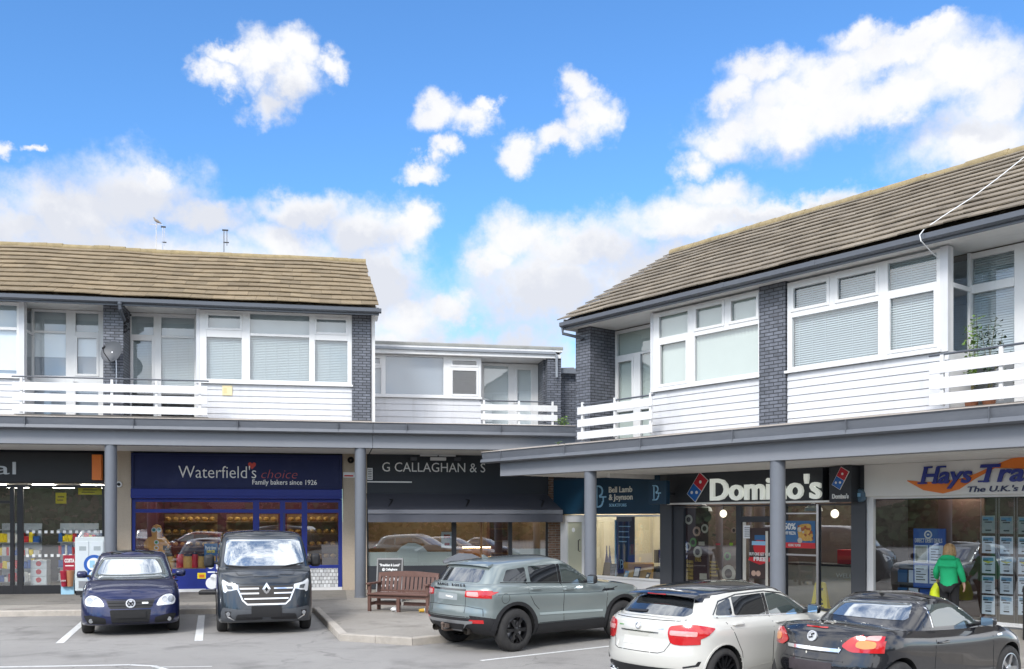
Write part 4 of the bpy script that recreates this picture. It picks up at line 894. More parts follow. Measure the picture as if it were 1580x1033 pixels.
for q in range(5): mb = MB(); mb.box(.05, .6, -.02, -.002, PZ + .2 + q * .4, PZ + .23 + q * .4); mb.build('shelf', WOODI, t)
mb = MB(); mb.box(0, .36, 0, .01, 0, .5); mb.m(1).box(.08, .28, -.004, -.001, .3, .42); mb.box(.1, .26, -.004, -.001, .08, .16); put(mb.build('offer_poster', [PAPER, LETF]), FL, U(681), SL + .04, Z(685, 846), 'white and pink poster inside the slate shop window', 'poster')
# ================================================================== RIGHT HAND SHOPS
U = lambda px, v=SR: FR.u(px, v)
Z = lambda px, py, v=SR: FR.z(px, py, v)
zC = zBR + .03
# ---------- solicitors
a0, a1 = U(866), U(1021.5); zs0, zs1 = Z(945, 793.5), zC - .005; zt = Z(945, 796)
zsill = Z(925, 888)
mb = MB(); dcol = [(U(876.5), U(899), [(PZ + .12, Z(890, 806))])]; frame_grid(mb, SR, .04, .05, a0, U(905), PZ, zt + .02, dcol); o = mb.build('shop_door', WHITE, RB, bevel=.006); panes(o, SR + .01, dcol, mat('frosted_cream', (.50, .50, .38), .35, var=.06))
mb = MB(); mb.tube([(U(896.5), SR - .04, Z(896, 851)), (U(896.5), SR - .11, Z(896, 850)), (U(896.5), SR - .11, Z(896, 834)), (U(896.5), SR - .04, Z(896, 833))], .014, 8); mb.build('handle', BLACK, o)
mb = MB(); mb.lathe([(.001, -.004), (.07, -.004), (.07, 0)], 14, (U(884.5), SR + .008, Z(884, 818)), 'y'); mb.build('sticker', PAPER, o)
wc = [(U(908), U(1021), [(zsill, zt - .03)])]
mb = MB(); frame_grid(mb, SR, .035, .05, U(905) + .002, U(1022), zsill - .05, zt + .02, wc); o = mb.build('shopfront', WHITE, RB, bevel=.004); panes(o, SR + .01, wc, SHOPG)
mb = MB(); mb.box(U(905), U(1022), SR - .06, SR + .06, PZ, zsill - .051); mb.box(U(905), U(1022), SR - .10, SR + .0, zsill - .05, zsill - .012); mb.build('stall_riser', WHITE, RB)
room(RB, a0 + .02, a1 - .02, SR + .1, SR + 4, zs1 - .3, CREAM, GREYI, 3)
t = thing(FR, 'shop_sign', U(858), SR - .08, zs0, 'dark teal solicitors fascia sign with cream and blue lettering', 'shop sign'); b0 = U(858); xx = lambda px: U(px) - b0; zz = lambda px, py: Z(px, py) - zs0
mb = MB(); mb.box(0, xx(1022), -.03, .2, 0, zs1 - zs0); mb.build('sign_panel', TEAL, t, bevel=.005)
fit('Bell Lamb', 'lettering', LETC, t, xx(944), xx(980), zz(962, 760), .165, -.036, off=.003)
fit('& Joynson', 'lettering', LETC, t, xx(944), xx(980.5), zz(962, 771.5), .165, -.036, off=.003)
fit('SOLICITORS', 'strapline', LBLUE, t, xx(944.5), xx(971), zz(958, 782), .085, -.036, off=.001)
def monogram(parent, x, z, h, y, m):
    """a serif capital B whose foot turns into a hooked J"""
    mb = MB(); w = h * .55; q = .075 * h
    mb.box(x + .16*w, x + .30*w, y, y + .012, z + q, z + h - q); mb.box(x, x + .55*w, y, y + .012, z + h - q * .8, z + h); mb.box(x, x + .55*w, y, y + .012, z, z + q * .8)
    def arc(cx_, cz, r, a0_, a1_, n=10):
        for k in range(n):
            b0_, b1_ = a0_ + (a1_ - a0_) * k / n, a0_ + (a1_ - a0_) * (k + 1) / n
            ri = r - q * 1.2; mb.face_xz([(cx_ + r*math.cos(b0_), cz + r*math.sin(b0_)), (cx_ + r*math.cos(b1_), cz + r*math.sin(b1_)), (cx_ + ri*math.cos(b1_), cz + ri*math.sin(b1_)), (cx_ + ri*math.cos(b0_), cz + ri*math.sin(b0_))], y, y + .012)
    r = h * .26; arc(x + .5*w, z + h - r, r, -math.pi/2, math.pi/2); arc(x + .52*w, z + r, r, -math.pi/2, .1)
    mb.box(x + .55*w, x + 1.35*w, y, y + .012, z + h*.44, z + h*.48 + q * .4); mb.box(x + .93*w, x + 1.06*w, y, y + .012, z + r * .9, z + h * .44)
    return mb.build('monogram', m, parent)
monogram(t, xx(922.5), zz(930, 783.5), zz(930, 749.5) - zz(930, 783.5), -.044, LBLUE)
vp = SR - .75
t = thing(FR, 'projecting_sign', FR.u(1002, vp), vp, FR.z(1015, 778.5, vp), 'square dark teal hanging box sign with pale blue monogram', 'shop sign'); w = FR.u(1029, vp) - FR.u(1002, vp); h = FR.z(1015, 742, vp) - FR.z(1015, 778.5, vp)
mb = MB(); mb.box(0, w, -.03, .12, 0, h); mb.build('sign_box', TEAL, t, bevel=.012); monogram(t, w * .24, h * .17, h * .64, -.042, LBLUE)
mb = MB(); mb.box(w * .45, w * .55, .12, .7, h * .4, h * .5); mb.build('bracket', SLATED, t)
# inside: banner, tub chair, desk and screen, small display cards
v = SR + .55
t = thing(FR, 'banner_stand', U(949, v), v, PZ, 'tall dark teal roller banner behind solicitors window', 'banner'); w = U(979, v) - U(949, v); h = FR.z(960, 797, v) - PZ
mb = MB(); mb.box(.06, w, 0, .02, .06, h); mb.build('sheet', TEAL, t); mb = MB(); mb.box(0, .06, -.02, .0, .06, h * .95); mb.build('blue_edge', LBLUE, t); mb = MB(); mb.box(0, w, -.12, .12, 0, .06); mb.build('base', STEEL, t)
for k, (a, b, zf_) in enumerate(((.2, .8, .86), (.2, .7, .79), (.2, .75, .72), (.2, .6, .66))): mb = MB(); mb.box(a * w, b * w, -.004, -.001, h * zf_, h * zf_ + .03); mb.build('text_line', LBLUE, t)
monogram(t, w * .25, h * .3, .28, -.016, LBLUE)
v = SR + .75
t = thing(FR, 'tub_chair', U(988, v), v, PZ, 'mustard yellow tub chair behind solicitors window', 'chair'); MUST = mat('mustard_cloth', (.52, .31, .05), .85, var=.12, scale=14)
mb = MB(); pr = []
for k in range(21):
    a = math.pi * (-.02 + 1.04 * k / 20) + math.pi; pr.append((math.cos(a), math.sin(a)))
mb.smooth = True; vs_ = []; fs_ = []
for (x, y) in pr:
    for rr_, z0_, z1_ in ((.42, 0, 0),): pass
    vs_ += [(x*.44, y*.42, .12), (x*.52, y*.48, .86), (x*.47, y*.43, .9), (x*.38, y*.35, .84), (x*.34, y*.32, .3)]
for k in range(20):
    for j in range(4): fs_.append((k*5+j, (k+1)*5+j, (k+1)*5+j+1, k*5+j+1))
mb.add(vs_, fs_, True); mb.build('back', MUST, t); mb = MB(); mb.lathe([(.001, .12), (.40, .12), (.40, .40), (.36, .44), (.001, .45)], 20); mb.build('seat', MUST, t)
for k in range(4): mb = MB(); a = math.pi / 4 + k * math.pi / 2; mb.tube([(.3*math.cos(a), .3*math.sin(a), .13), (.34*math.cos(a), .34*math.sin(a), 0)], .018, 6); mb.build('leg', BLACK, t)
v = SR + 1.2; t = thing(FR, 'office_desk', U(1000, v), v, PZ, 'black office desk behind the mustard chair', 'desk'); mb = MB(); mb.box(0, 1.4, 0, .7, .7, .74); mb.build('top', BLACK, t)
for x in (.02, 1.32): mb = MB(); mb.box(x, x + .06, .05, .65, 0, .7); mb.build('leg', BLACK, t)
t = thing(FR, 'computer_monitor', U(1009, v), v + .3, PZ + .74, 'black computer monitor turned sideways on office desk', 'monitor'); mb = MB(); mb.box(-.03, .03, -.26, .26, .12, .5); mb.build('screen', BLACK, t); mb = MB(); mb.box(-.1, .1, -.1, .1, 0, .015); mb.tube([(0, 0, .015), (0, 0, .14)], .02, 6); mb.build('stand', BLACK, t)
v = SR + .22
for k, (px, hh, wd_, mm) in enumerate(((930, .38, .3, 0), (940, .35, .22, 0), (963, .17, .14, 1), (977, .30, .24, 2), (996, .16, .14, 2), (1010, .30, .24, 0))):
    t = thing(FR, 'display_card', U(px, v), v, zsill - .012, ('black display card on the solicitors sill below the blue umbrella', 'black display card on solicitors sill against the banner edge', 'small pale blue display card in front of the banner', 'white framed display card before the mustard chair', 'small white display card right of the mustard chair centre', 'black display card at right end of solicitors sill')[k], 'card', 'display cards on the solicitors sill')
    mb = MB(); mb.add([(0, -.02, 0), (wd_, -.02, 0), (wd_, .06, hh), (0, .06, hh), (0, 0, 0), (wd_, 0, 0), (wd_, .08, hh), (0, .08, hh)], [(0,1,2,3), (7,6,5,4), (0,3,7,4), (1,5,6,2), (3,2,6,7)]); mb.build('board', (BLACK, LBLUE, BLACK)[mm], t)
    mb = MB(); mb.add([(.03, -.018, .04), (wd_ - .03, -.018, .04), (wd_ - .03, .052, hh - .03), (.03, .052, hh - .03)], [(0,1,2,3)]); mb.build('sheet', (SLATE, PAPER, PAPER)[mm], t, fix=False)
v = SR + .5; mb = MB(); zz0 = zsill
for k in range(2): mb.lathe([(.012, 0), (.05, .05), (.075, .25), (.02, .62), (.012, .85)], 10, (k * .13, 0, 0))
put(mb.build('umbrella', mat('umbrella_blue', (.02, .06, .22), .6, var=.1)), FR, U(936, v), v, PZ + .5, 'pair of furled blue umbrellas by the solicitors banner', 'umbrella')
mb = MB(); mb.lathe([(.001, 0), (.15, 0), (.16, .5), (.001, .5)], 14); put(mb.build('umbrella_bin', BLACK), FR, U(937.5, v), v, PZ, 'black bin holding the furled umbrellas', 'bin')
t_end = 9.4
# ---------- pilasters of the right hand row
for a, b in ((1022.3, 1040), (1317, 1338.5)):
    mb = MB(); mb.box(U(a), U(b), SR - .1, SR + .35, PZ - .02, zC); mb.build('pilaster', PILG, RB)
mb = MB(); mb.box(a0 - .6, U(1030), SR + .205, SR + .5, Z(945, 791), zC + .5); mb.box(U(1030) + .002, t_end, SR + .205, SR + .5, Z(1150, 775), zC + .5); mb.build('upper_shop_wall', SLATED, RB)
# ---------- pizza shop
d0, d1 = U(1040.3), U(1317); zs0 = Z(1150, 776.5); zs1 = zC - .004; zt = Z(1150, 780); zk = lambda px, py: Z(px, py)
cols = [(U(1056), U(1137), [(Z(1100, 900), zt - .02)]), (U(1145), U(1211), [(PZ + .1, Z(1170, 806)), (Z(1170, 797), zt - .03)]), (U(1214), U(1261), [(PZ + .08, zt - .03)]), (U(1265), U(1316), [(PZ + .08, zt - .03)])]
mb = MB(); frame_grid(mb, SR, .04, .06, d0, d1, PZ, zt + .01, cols); o = mb.build('shopfront', SLATED, RB, bevel=.004); panes(o, SR + .01, cols, SHOPG)
mb = MB(); mb.box(U(1261) + .005, U(1265) - .005, SR - .05, SR - .041, PZ, zt); mb.box(U(1214), U(1261), SR - .03, SR + .0, Z(1240, 793.5), Z(1240, 791.5)); mb.box(U(1214), U(1261), SR - .03, SR + .0, Z(1240, 858), Z(1240, 855.5)); mb.build('steel_post', STEEL, o)
mb = MB(); mb.box(U(1148), U(1153), SR - .05, SR - .042, PZ + .05, Z(1150, 806)); mb.box(U(1183), U(1187), SR - .05, SR - .042, PZ + .05, Z(1185, 820)); mb.build('door_frame', mat('pale_steel', (.62, .6, .54), .4, .3), o)
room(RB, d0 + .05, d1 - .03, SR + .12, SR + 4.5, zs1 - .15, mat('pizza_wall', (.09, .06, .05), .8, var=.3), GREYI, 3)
b0 = U(1034); t = thing(FR, 'shop_sign', b0, SR - .1, zs0, 'dark grey pizza shop fascia with big white raised letters and tilted domino', 'shop sign'); xx = lambda px: U(px) - b0; zz = lambda px, py: Z(px, py) - zs0
mb = MB(); mb.box(0, xx(1275), -.04, .18, .02, zs1 - zs0); mb.build('sign_panel', DOMG, t, bevel=.005)
mb = MB(); mb.box(xx(1036), xx(1314), -.075, -.041, -.02, .028); mb.build('white_strip', LETW, t)
fit("Domino's", 'raised_lettering', mat('pale_letter', (.84, .86, .80), .35, var=0, emit=((.95, 1, .92), .16)), t, xx(1104.5), xx(1275), zz(1180, 770.5), .535, -.10, off=.017, depth=.04)
RED2 = mat('domino_red', (.52, .012, .03), .35, var=0); BLU2 = mat('domino_blue', (.01, .13, .46), .35, var=0)
def domino(parent, cx_, cz, L, ang, y, th=.02):
    r = Matrix.Rotation(ang, 2); W_ = L * .5
    def poly(ps): return [tuple(Vector((cx_, cz)) + r @ Vector(p)) for p in ps]
    def rr_(x0, z0, x1, z1): return [(x0, z0), (x1, z0), (x1, z1), (x0, z1)]
    k = L * .025
    mb = MB(); mb.face_xz(poly(rr_(-W_/2 - k, -L/2 - k, W_/2 + k, L/2 + k)), y, y + th); o = mb.build('domino_logo', LETW, parent, bevel=.004)
    mb = MB(); mb.face_xz(poly(rr_(-W_/2, k*.4, W_/2, L/2)), y - .006, y - .001); mb.build('red_half', RED2, o)
    mb = MB(); mb.face_xz(poly(rr_(-W_/2, -L/2, W_/2, -k*.4)), y - .006, y - .001); mb.build('blue_half', BLU2, o)
    mb = MB()
    for (x, z) in ((0, L*.25), (-W_*.24, -L*.25), (W_*.24, -L*.25)):
        if z < 0: q = r.inverted() @ Vector((x * 1.0, 0)); p = Vector((cx_, cz)) + r @ Vector((0, z)) + Vector((x, 0))
        else: p = Vector((cx_, cz)) + r @ Vector((x, z))
        mb.lathe([(.001, y - .010), (L * .062, y - .010), (L * .062, y - .0065)], 16, (p.x, 0, p.y), 'y')
    mb.build('pips', LETW, o)
domino(t, xx(1083), zz(1079, 752.5), .68, R(-38), -.075)
b1_ = FR.u(1280, SR - .45); t = thing(FR, 'projecting_sign', b1_, SR - .45, FR.z(1298, 775, SR - .45), 'dark grey box sign with small tilted domino over white name', 'shop sign'); w = FR.u(1314, SR - .45) - b1_; h = FR.z(1298, 719.5, SR - .45) - FR.z(1298, 775, SR - .45)
mb = MB(); mb.box(0, w, -.02, .33, 0, h); mb.build('sign_box', DOMG, t, bevel=.008); domino(t, w * .54, h * .66, .44, R(-30), -.04); fit("Domino's", 'lettering', LETW, t, w * .16, w * .90, h * .10, .10, -.03, off=.005)
t = thing(FR, 'alarm_box', U(1328, SR - .12), SR - .12, Z(1328, 765), 'round grey blue alarm box on the dark pilaster', 'alarm'); mb = MB(); mb.lathe([(.001, -.10), (.13, -.09), (.155, -.02), (.155, 0)], 22, (0, 0, 0), 'y'); mb.build('housing', mat('alarm_blue', (.10, .17, .24), .4, var=.1), t); mb = MB(); mb.box(-.06, .06, -.108, -.10, -.03, .05); mb.build('emblem', LBLUE, t)
# printed window film on the left pane
v = SR + .05; b2 = U(1057, v); w = U(1136, v) - b2; z0_ = Z(1100, 899, v); h = zt - .05 - z0_
t = thing(FR, 'window_film', b2, v, z0_, 'dark printed window film with pale stickers and golden words', 'window film')
FILM = glass('film_tint', (.42, .25, .26), 1.3, 0.02)
mb = MB(); mb.box(0, w * .47, 0, .004, 0, h); mb.build('tinted_sheet', mat('film_maroon', (.055, .02, .025), .5, var=.4, scale=3), t)
STK = mat('sticker_cream', (.55, .50, .42), .6, var=.2, scale=8); GOLDL = mat('golden_print', (.40, .27, .07), .6, var=.15); GRN = mat('green_print', (.12, .30, .08), .6, var=.1)
mb = MB()
for (x, z, r, mi) in ((.08, .84, .13, 0), (.24, .68, .13, 1), (.06, .47, .11, 0), (.17, .53, .12, 2), (.26, .40, .15, 0), (.86, .13, .22, 0), (.96, .70, .08, 1), (.84, .36, .11, 2), (.40, .72, .12, 0), (.45, .88, .14, 3)):
    mb.m(mi).lathe([(.001, -.012), (r * .72, -.012), (r, -.010), (r, -.002)], 20, (x * w, 0, z * h), 'y')
    if mi != 3: mb.m(3).lathe([(.001, -.016), (r * .55, -.016), (r * .55, -.0125)], 16, (x * w, 0, z * h), 'y')
for (x, z, a, b, mi) in ((.28, .49, .2, .1, 0), (.62, .50, .14, .05, 4), (.32, .78, .14, .22, 3), (.30, .03, .24, .16, 0), (.88, .50, .1, .07, 5), (.55, .62, .12, .05, 3)):
    mb.m(mi).box(x * w, x * w + a, -.012, -.003, z * h, z * h + b)
mb.build('stickers', [STK, mat('sticker_pink', (.55, .36, .28), .6, var=.15), GRN, mat('film_dark', (.05, .03, .03), .6, var=.1), REDM, mat('lime_print', (.35, .62, .02), .5, var=0)], t)
for k, s in enumerate(('from', 'town', 'college', 'great', 'bites')): fit(s, 'golden_words', GOLDL, t, w * .03, w * .17, h * (.245 - .055 * k), .1, -.006, off=.008)
fit('1965', 'golden_words', GOLDL, t, w * .21, w * .33, h * .27, .12, -.006, off=.004)
for k in range(5): mb = MB(); mb.box(w * .5, w * (.62 + .03 * (k % 3)), -.006, -.002, h * (.26 - .045 * k), h * (.26 - .045 * k) + .05); mb.build('golden_line', GOLDL, t)
# door posters
v = SR - .0; b3 = U(1157, v); w = U(1190, v) - b3; z0_ = Z(1172, 893, v); h = Z(1172, 815, v) - z0_
t = thing(FR, 'door_poster', b3, SR - .012, z0_, 'dark promotional poster on pizza shop door reading buy one get one free', 'poster')
mb = MB(); mb.box(0, w, 0, .008, 0, h); mb.build('sheet', mat('film_dark', (.05, .03, .03)), t)
mb = MB(); mb.lathe([(.001, -.008), (.2, -.008), (.2, -.002)], 24, (w * .5, 0, h * .62), 'y'); mb.m(1).box(w * .12, w * .88, -.010, -.0085, h * .66, h * .74); mb.m(2).box(w * .25, w * .75, -.010, -.0085, h * .76, h * .86); mb.m(0).face_xz([(w * -.05, h * .36), (w * .5, h * .27), (w * 1.05, h * .36), (w * 1.0, h * .42), (0, h * .42)], -.010, -.0085); mb.build('printed_badge', [REDM, LBLUE, SKYB], t)
fit('BUY ONE GET ONE', 'lettering', LETW, t, w * .02, w * .98, h * .455, .075, -.014, off=.001); fit('FREE', 'lettering', LETW, t, w * .22, w * .80, h * .35, .095, -.014, off=.004)
mb = MB()
for x in (.2, .42): mb.lathe([(.001, -.008), (.07, -.008), (.07, -.002)], 14, (w * x, 0, h * .10), 'y')
mb.build('printed_faces', mat('sticker_pink', (.55, .36, .28)), t)
mb = MB(); mb.box(0, U(1159) - U(1149), 0, .006, 0, Z(1154, 811) - Z(1154, 831)); mb.m(1); hh = Z(1154, 811) - Z(1154, 831)
for k in range(5): mb.box(.04, .2, -.003, -.0005, hh * (.15 + .16 * k), hh * (.2 + .16 * k))
put(mb.build('door_notice', [PAPER, SLATE]), FR, U(1149), SR - .055, Z(1154, 831), 'white opening hours notice on the pizza shop door', 'notice')
b4 = U(1212); w = U(1260) - b4; z0_ = Z(1236, 846); h = Z(1236, 804) - z0_
t = thing(FR, 'offer_poster', b4, SR - .07, z0_, 'large blue poster of a pizza offer with red band', 'poster')
mb = MB(); mb.box(0, w, 0, .02, h * .2, h); mb.build('sheet', SKYB, t); mb = MB(); mb.box(0, w, .0, .02, 0, h * .198); mb.build('red_band', REDM, t)
fit('50%', 'lettering', LETW, t, w * .02, w * .40, h * .68, .15, -.006, off=.004); fit('OFF PIZZA', 'lettering', LETW, t, w * .02, w * .40, h * .49, .075, -.006, off=.002); fit('CODE: YUM50', 'lettering', LETW, t, w * .16, w * .55, h * .06, .06, -.004)
mb = MB(); rr_ = random.Random(5)
for k in range(26): mb.m(rr_.choice((0, 0, 1, 2))).ball((w * rr_.uniform(.48, .92), -.01, h * rr_.uniform(.28, .82)), rr_.uniform(.03, .075), 8, 5, (1, .25, 1))
mb.m(0).face_xz([(w*.5, h*.3), (w*.72, h*.26), (w*.95, h*.3), (w*.9, h*.55), (w*.78, h*.9), (w*.6, h*.88), (w*.46, h*.6)], -.006, -.001); mb.build('printed_pizza', [GOLD, mat('sauce', (.35, .09, .03), .5, var=.2), STK], t)
v = SR + 1.3; t = thing(FR, 'shop_counter', U(1210, v), v, PZ, 'pale service counter with welcome lettering inside pizza shop', 'counter'); w = 3.0; h = FR.z(1280, 874, v) - PZ
mb = MB(); mb.box(0, w, 0, .6, 0, h); mb.build('front', mat('counter_pale', (.52, .48, .40), .6, var=.1), t); mb = MB(); mb.box(-.03, w + .03, -.05, .65, h + .001, h + .05); mb.build('worktop', BLACK, t)
xw = FR.u(1290, v) - FR.u(1210, v); fit('WELCOME', 'lettering', LETW, t, xw, xw + .85, h - .26, .10, -.008)
mb = MB(); mb.box(0, .55, 0, .3, 0, .35); mb.m(1).box(.03, .5, -.01, -.002, .1, .2); put(mb.build('delivery_bag', [REDM, LETR], bevel=.03), FR, FR.u(1292, v + .3), v + .3, PZ + h + .055, 'bright red delivery bag on the pale pizza counter', 'bag')
for k, px in enumerate((1116, 1288)):
    v = SR + .9; t = thing(FR, 'pendant_lamp', U(px, v), v, FR.z(px, 793, v), ('white glass pendant lamp above the stickered pane', 'white glass pendant lamp above the red delivery bag')[k], 'lamp', 'pendant lamps in the pizza shop')
    mb = MB(); mb.ball((0, 0, 0), .095, 12, 8, (1, 1, 1.1)); mb.build('lamp_shade', mat('lamp_glass', (.9, .9, .85), .3, var=0, emit=((1, .85, .65), 1.3)), t); mb = MB(); mb.tube([(0, 0, .1), (0, 0, zs1 - .16 - FR.z(px, 793, v))], .012, 6); mb.build('cord', BLACK, t)
for k, px in enumerate((1086, 1255)):
    v = SR + .6; t = thing(FR, 'dome_lamp', U(px, v), v, FR.z(px, 789, v), ('white enamel dome lamp behind the stickered pane', 'white enamel dome lamp behind the pizza poster')[k], 'lamp', 'dome lamps in the pizza shop'); mb = MB(); mb.lathe([(.22, 0), (.2, .08), (.08, .16), (.03, .2)], 16); mb.build('lamp_shade', PAPER, t)
# ---------- travel agent
t0 = U(1338.8); uT = t0 + 5.6; zs0, zs1 = Z(1345, 767), zC - .004; zsl = Z(1560, 962)
cols = [(U(1349), uT - .1, [(zsl, zs0 - .05)])]
mb = MB(); frame_grid(mb, SR, .04, .06, t0, uT, zsl - .06, zs0 + .02, cols); o = mb.build('shopfront', WHITE, RB, bevel=.004); panes(o, SR + .01, cols, glass('travel_pane', (.84, .88, .9), 1.5, .11))
mb = MB(); mb.box(t0, uT, SR - .05, SR + .06, PZ, zsl - .061); mb.box(t0, uT, SR - .14, SR - .041, zsl - .06, zsl - .02); mb.build('stall_riser', WHITE, RB)
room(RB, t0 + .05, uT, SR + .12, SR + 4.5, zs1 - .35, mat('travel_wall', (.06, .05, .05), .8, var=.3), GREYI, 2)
t = thing(FR, 'shop_sign', t0 + .01, SR - .12, zs0, 'cream travel shop fascia with dark blue italic letters on orange swoosh', 'shop sign'); b0 = t0 + .01; vS = SR - .17; xx = lambda px: FR.u(px, vS) - b0; zz = lambda px, py: FR.z(px, py, vS) - zs0
mb = MB(); mb.box(0, uT - b0, -.04, .2, 0, zs1 - zs0); mb.build('sign_panel', HAYW, t, bevel=.008)
# orange swoosh
pts = [(1400, 742), (1425, 750), (1455, 752), (1480, 747), (1505, 735), (1535, 720), (1560, 715), (1590, 713)]; wid = [.01, .09, .13, .11, .05, .03, .10, .14]
top, bot = [], []
for (px, py), wq in zip(pts, wid): top.append((xx(px), zz(px, py) + wq * .9)); bot.append((xx(px), zz(px, py) - wq))
mb = MB()
for k in range(len(pts) - 1):
    mb.face_xz([bot[k], bot[k+1], top[k+1], top[k]], -.058, -.042)
mb.build('swoosh', ORANGE, t)
hz = zz(1440, 746); cap = zz(1440, 721) - hz
fit('Hays', 'italic_lettering', LETB, t, xx(1421), xx(1501), hz, cap, -.075, off=.012, shear=.22, depth=.012)
fit('Travel', 'italic_lettering', LETB, t, xx(1513), xx(1513) + 1.62, zz(1513, 744) , cap * 1.02, -.075, off=.012, shear=.22, depth=.012)
for px, py, wq in ((1424, 745.8, .10), (1446, 744.8, .10), (1433, 721.6, .09), (1454, 720.6, .09), (1518.5, 743, .11)):
    x, z = xx(px), zz(px, py); mb = MB(); mb.box(x - wq, x + wq, -.088, -.062, z - .018, z + .018); mb.build('letter_serif', LETB, t)
fit("The U.K.'s largest independent", 'strapline', mat('dark_letter', (.02, .03, .10), .4, var=0), t, xx(1493), xx(1493) + 2.95, zz(1493, 759.5), .11, -.05, off=.003, shear=.2)
v = SR + .5; b5 = U(1409, v); w = U(1458, v) - b5; z0_ = FR.z(1435, 908, v); h = FR.z(1435, 816, v) - z0_
t = thing(FR, 'display_board', b5, v, z0_, 'bright blue holiday deals board behind the person in green', 'display board')
mb = MB(); mb.box(0, w, 0, .06, 0, h); mb.build('panel', DBLUE, t, bevel=.01); fit('DIRECT DEBIT DEALS', 'lettering', LETW, t, w * .06, w * .92, h * .765, .09, -.004, off=.002)
mb = MB(); mb.lathe([(.06, -.006), (.09, -.006), (.09, -.001)], 18, (w * .48, 0, h * .90), 'y'); mb.box(w * .44, w * .52, -.006, -.001, h * .885, h * .915); mb.build('symbol', LETW, t)
for (x, z) in ((.06, .42), (.53, .42), (.06, .08), (.53, .08)):
    mb = MB(); mb.box(w * x, w * (x + .42), -.02, -.002, h * z, h * (z + .30)); o = mb.build('sheet', CARD, t)
    mb = MB(); mb.m(0 if (x < .1 and z > .3) else 1)
    if x < .1 and z > .3: mb.box(w * (x + .03), w * (x + .39), -.024, -.0205, h * (z + .02), h * (z + .28))
    else:
        for q in range(5): mb.box(w * (x + .05), w * (x + (.34, .28, .36, .2, .3)[q]), -.024, -.0205, h * (z + .05 + .045 * q), h * (z + .065 + .045 * q))
    mb.build('print', [mat('photo_print', (.30, .33, .26), .5, var=.5, scale=14), SLATE], o)
mb = MB(); mb.box(0, 2.4, 0, .05, 0, 2.6); put(mb.build('back_screen', mat('brown_screen', (.10, .05, .035), .7, var=.2)), FR, U(1362, SR + 1.6), SR + 1.6, PZ, 'dark brown screen behind the blue holiday board', 'screen')
v = SR + .7; t = thing(FR, 'leaflet_rack', U(1384, v), v, PZ, 'small leaflet rack with blue brochures beside holiday board', 'rack'); mb = MB(); mb.box(0, .8, .1, .14, 0, 1.15); mb.box(0, .8, -.06, .1, .3, .33); mb.box(0, .8, -.06, .1, .7, .73); mb.build('frame', SLATED, t)
for q in range(6): mb = MB(); mb.box(.03 + (q % 3) * .26, .25 + (q % 3) * .26, -.02, .0, .34 + .4 * (q // 3), .62 + .4 * (q // 3)); mb.build('brochure', (SKYB, CARD, DBLUE)[q % 3], t)
# offer cards hanging in the window: columns of five, seen to the right of the person
LIME = mat('lime_print', (0, 0, 0)); v = SR + .06
for c_, (pa, pb) in enumerate(((1515, 1535), (1543, 1563), (1571, 1591), (1600, 1622))):
    for r_, (ya, yb) in enumerate(((796, 823), (827.5, 854), (858.5, 885), (888.5, 916), (919, 948))):
        k = (pb + pa) / 2; dy = (k - 1525) * .03
        u_a, u_b = U(pa, v), U(pb, v); z_a, z_b = FR.z(k, yb + dy, v), FR.z(k, ya + dy, v); w, h = u_b - u_a, z_b - z_a
        col_ = ('left', 'second', 'third', 'last')[c_] + ' column'; row_ = ('top', 'second', 'middle', 'fourth', 'bottom')[r_] + ' row'
        t = thing(FR, 'offer_card', u_a, v, z_a, 'hanging holiday price card in %s, %s of the travel window%s' % (row_, col_, ', with yellow band' if r_ == 2 else ', greyish green' if r_ == 0 else ', blue header'), 'price card', 'price cards in the travel window')
        mb = MB(); mb.box(0, w, 0, .008, 0, h); mb.build('sheet', (CARD if r_ else mat('card_dim', (.36, .42, .40), .5, var=.05)), t)
        mb = MB(); mb.m(0).box(w * .1, w * .9, -.004, -.001, h * .72, h * .92); mb.m(1).box(w * .1, w * .5, -.005, -.0042, h * .72, h * .80)
        if r_ == 2: mb.m(2).face_xz([(w * .1, h * .70), (w * .5, h * .58), (w * .9, h * .70), (w * .9, h * .715), (w * .1, h * .715)], -.004, -.001)
        mb.m(3).box(w * .22, w * .78, -.004, -.001, h * .60 if r_ != 2 else h * .50, (h * .60 if r_ != 2 else h * .50) + .022); mb.m(4)
        for q in range(3): mb.box(w * .3, w * .7, -.004, -.001, h * (.44 - .08 * q), h * (.44 - .08 * q) + .01)
        mb.m(3).box(w * .28, w * .72, -.004, -.001, h * .13, h * .13 + .026)
        mb.build('print', [mat('print_blue', (.14, .34, .52), .5, var=.4, scale=20), mat('print_dark', (.06, .10, .12), .5, var=.3, scale=20), mat('print_yellow', (.75, .66, .05), .5, var=0), SLATE, mat('print_grey', (.4, .43, .46), .5, var=0)], t)
mb = MB()
for pa in (1513.5, 1537, 1541.5, 1565, 1569.5, 1593): mb.tube([(U(pa, v), v, zsl), (U(pa, v), v, zs0 - .06)], .004, 5)
put(mb.build('display_wires', STEEL), FR, 0, 0, 0, 'thin steel wires carrying the price cards in travel window', 'wire')
mb.v = []
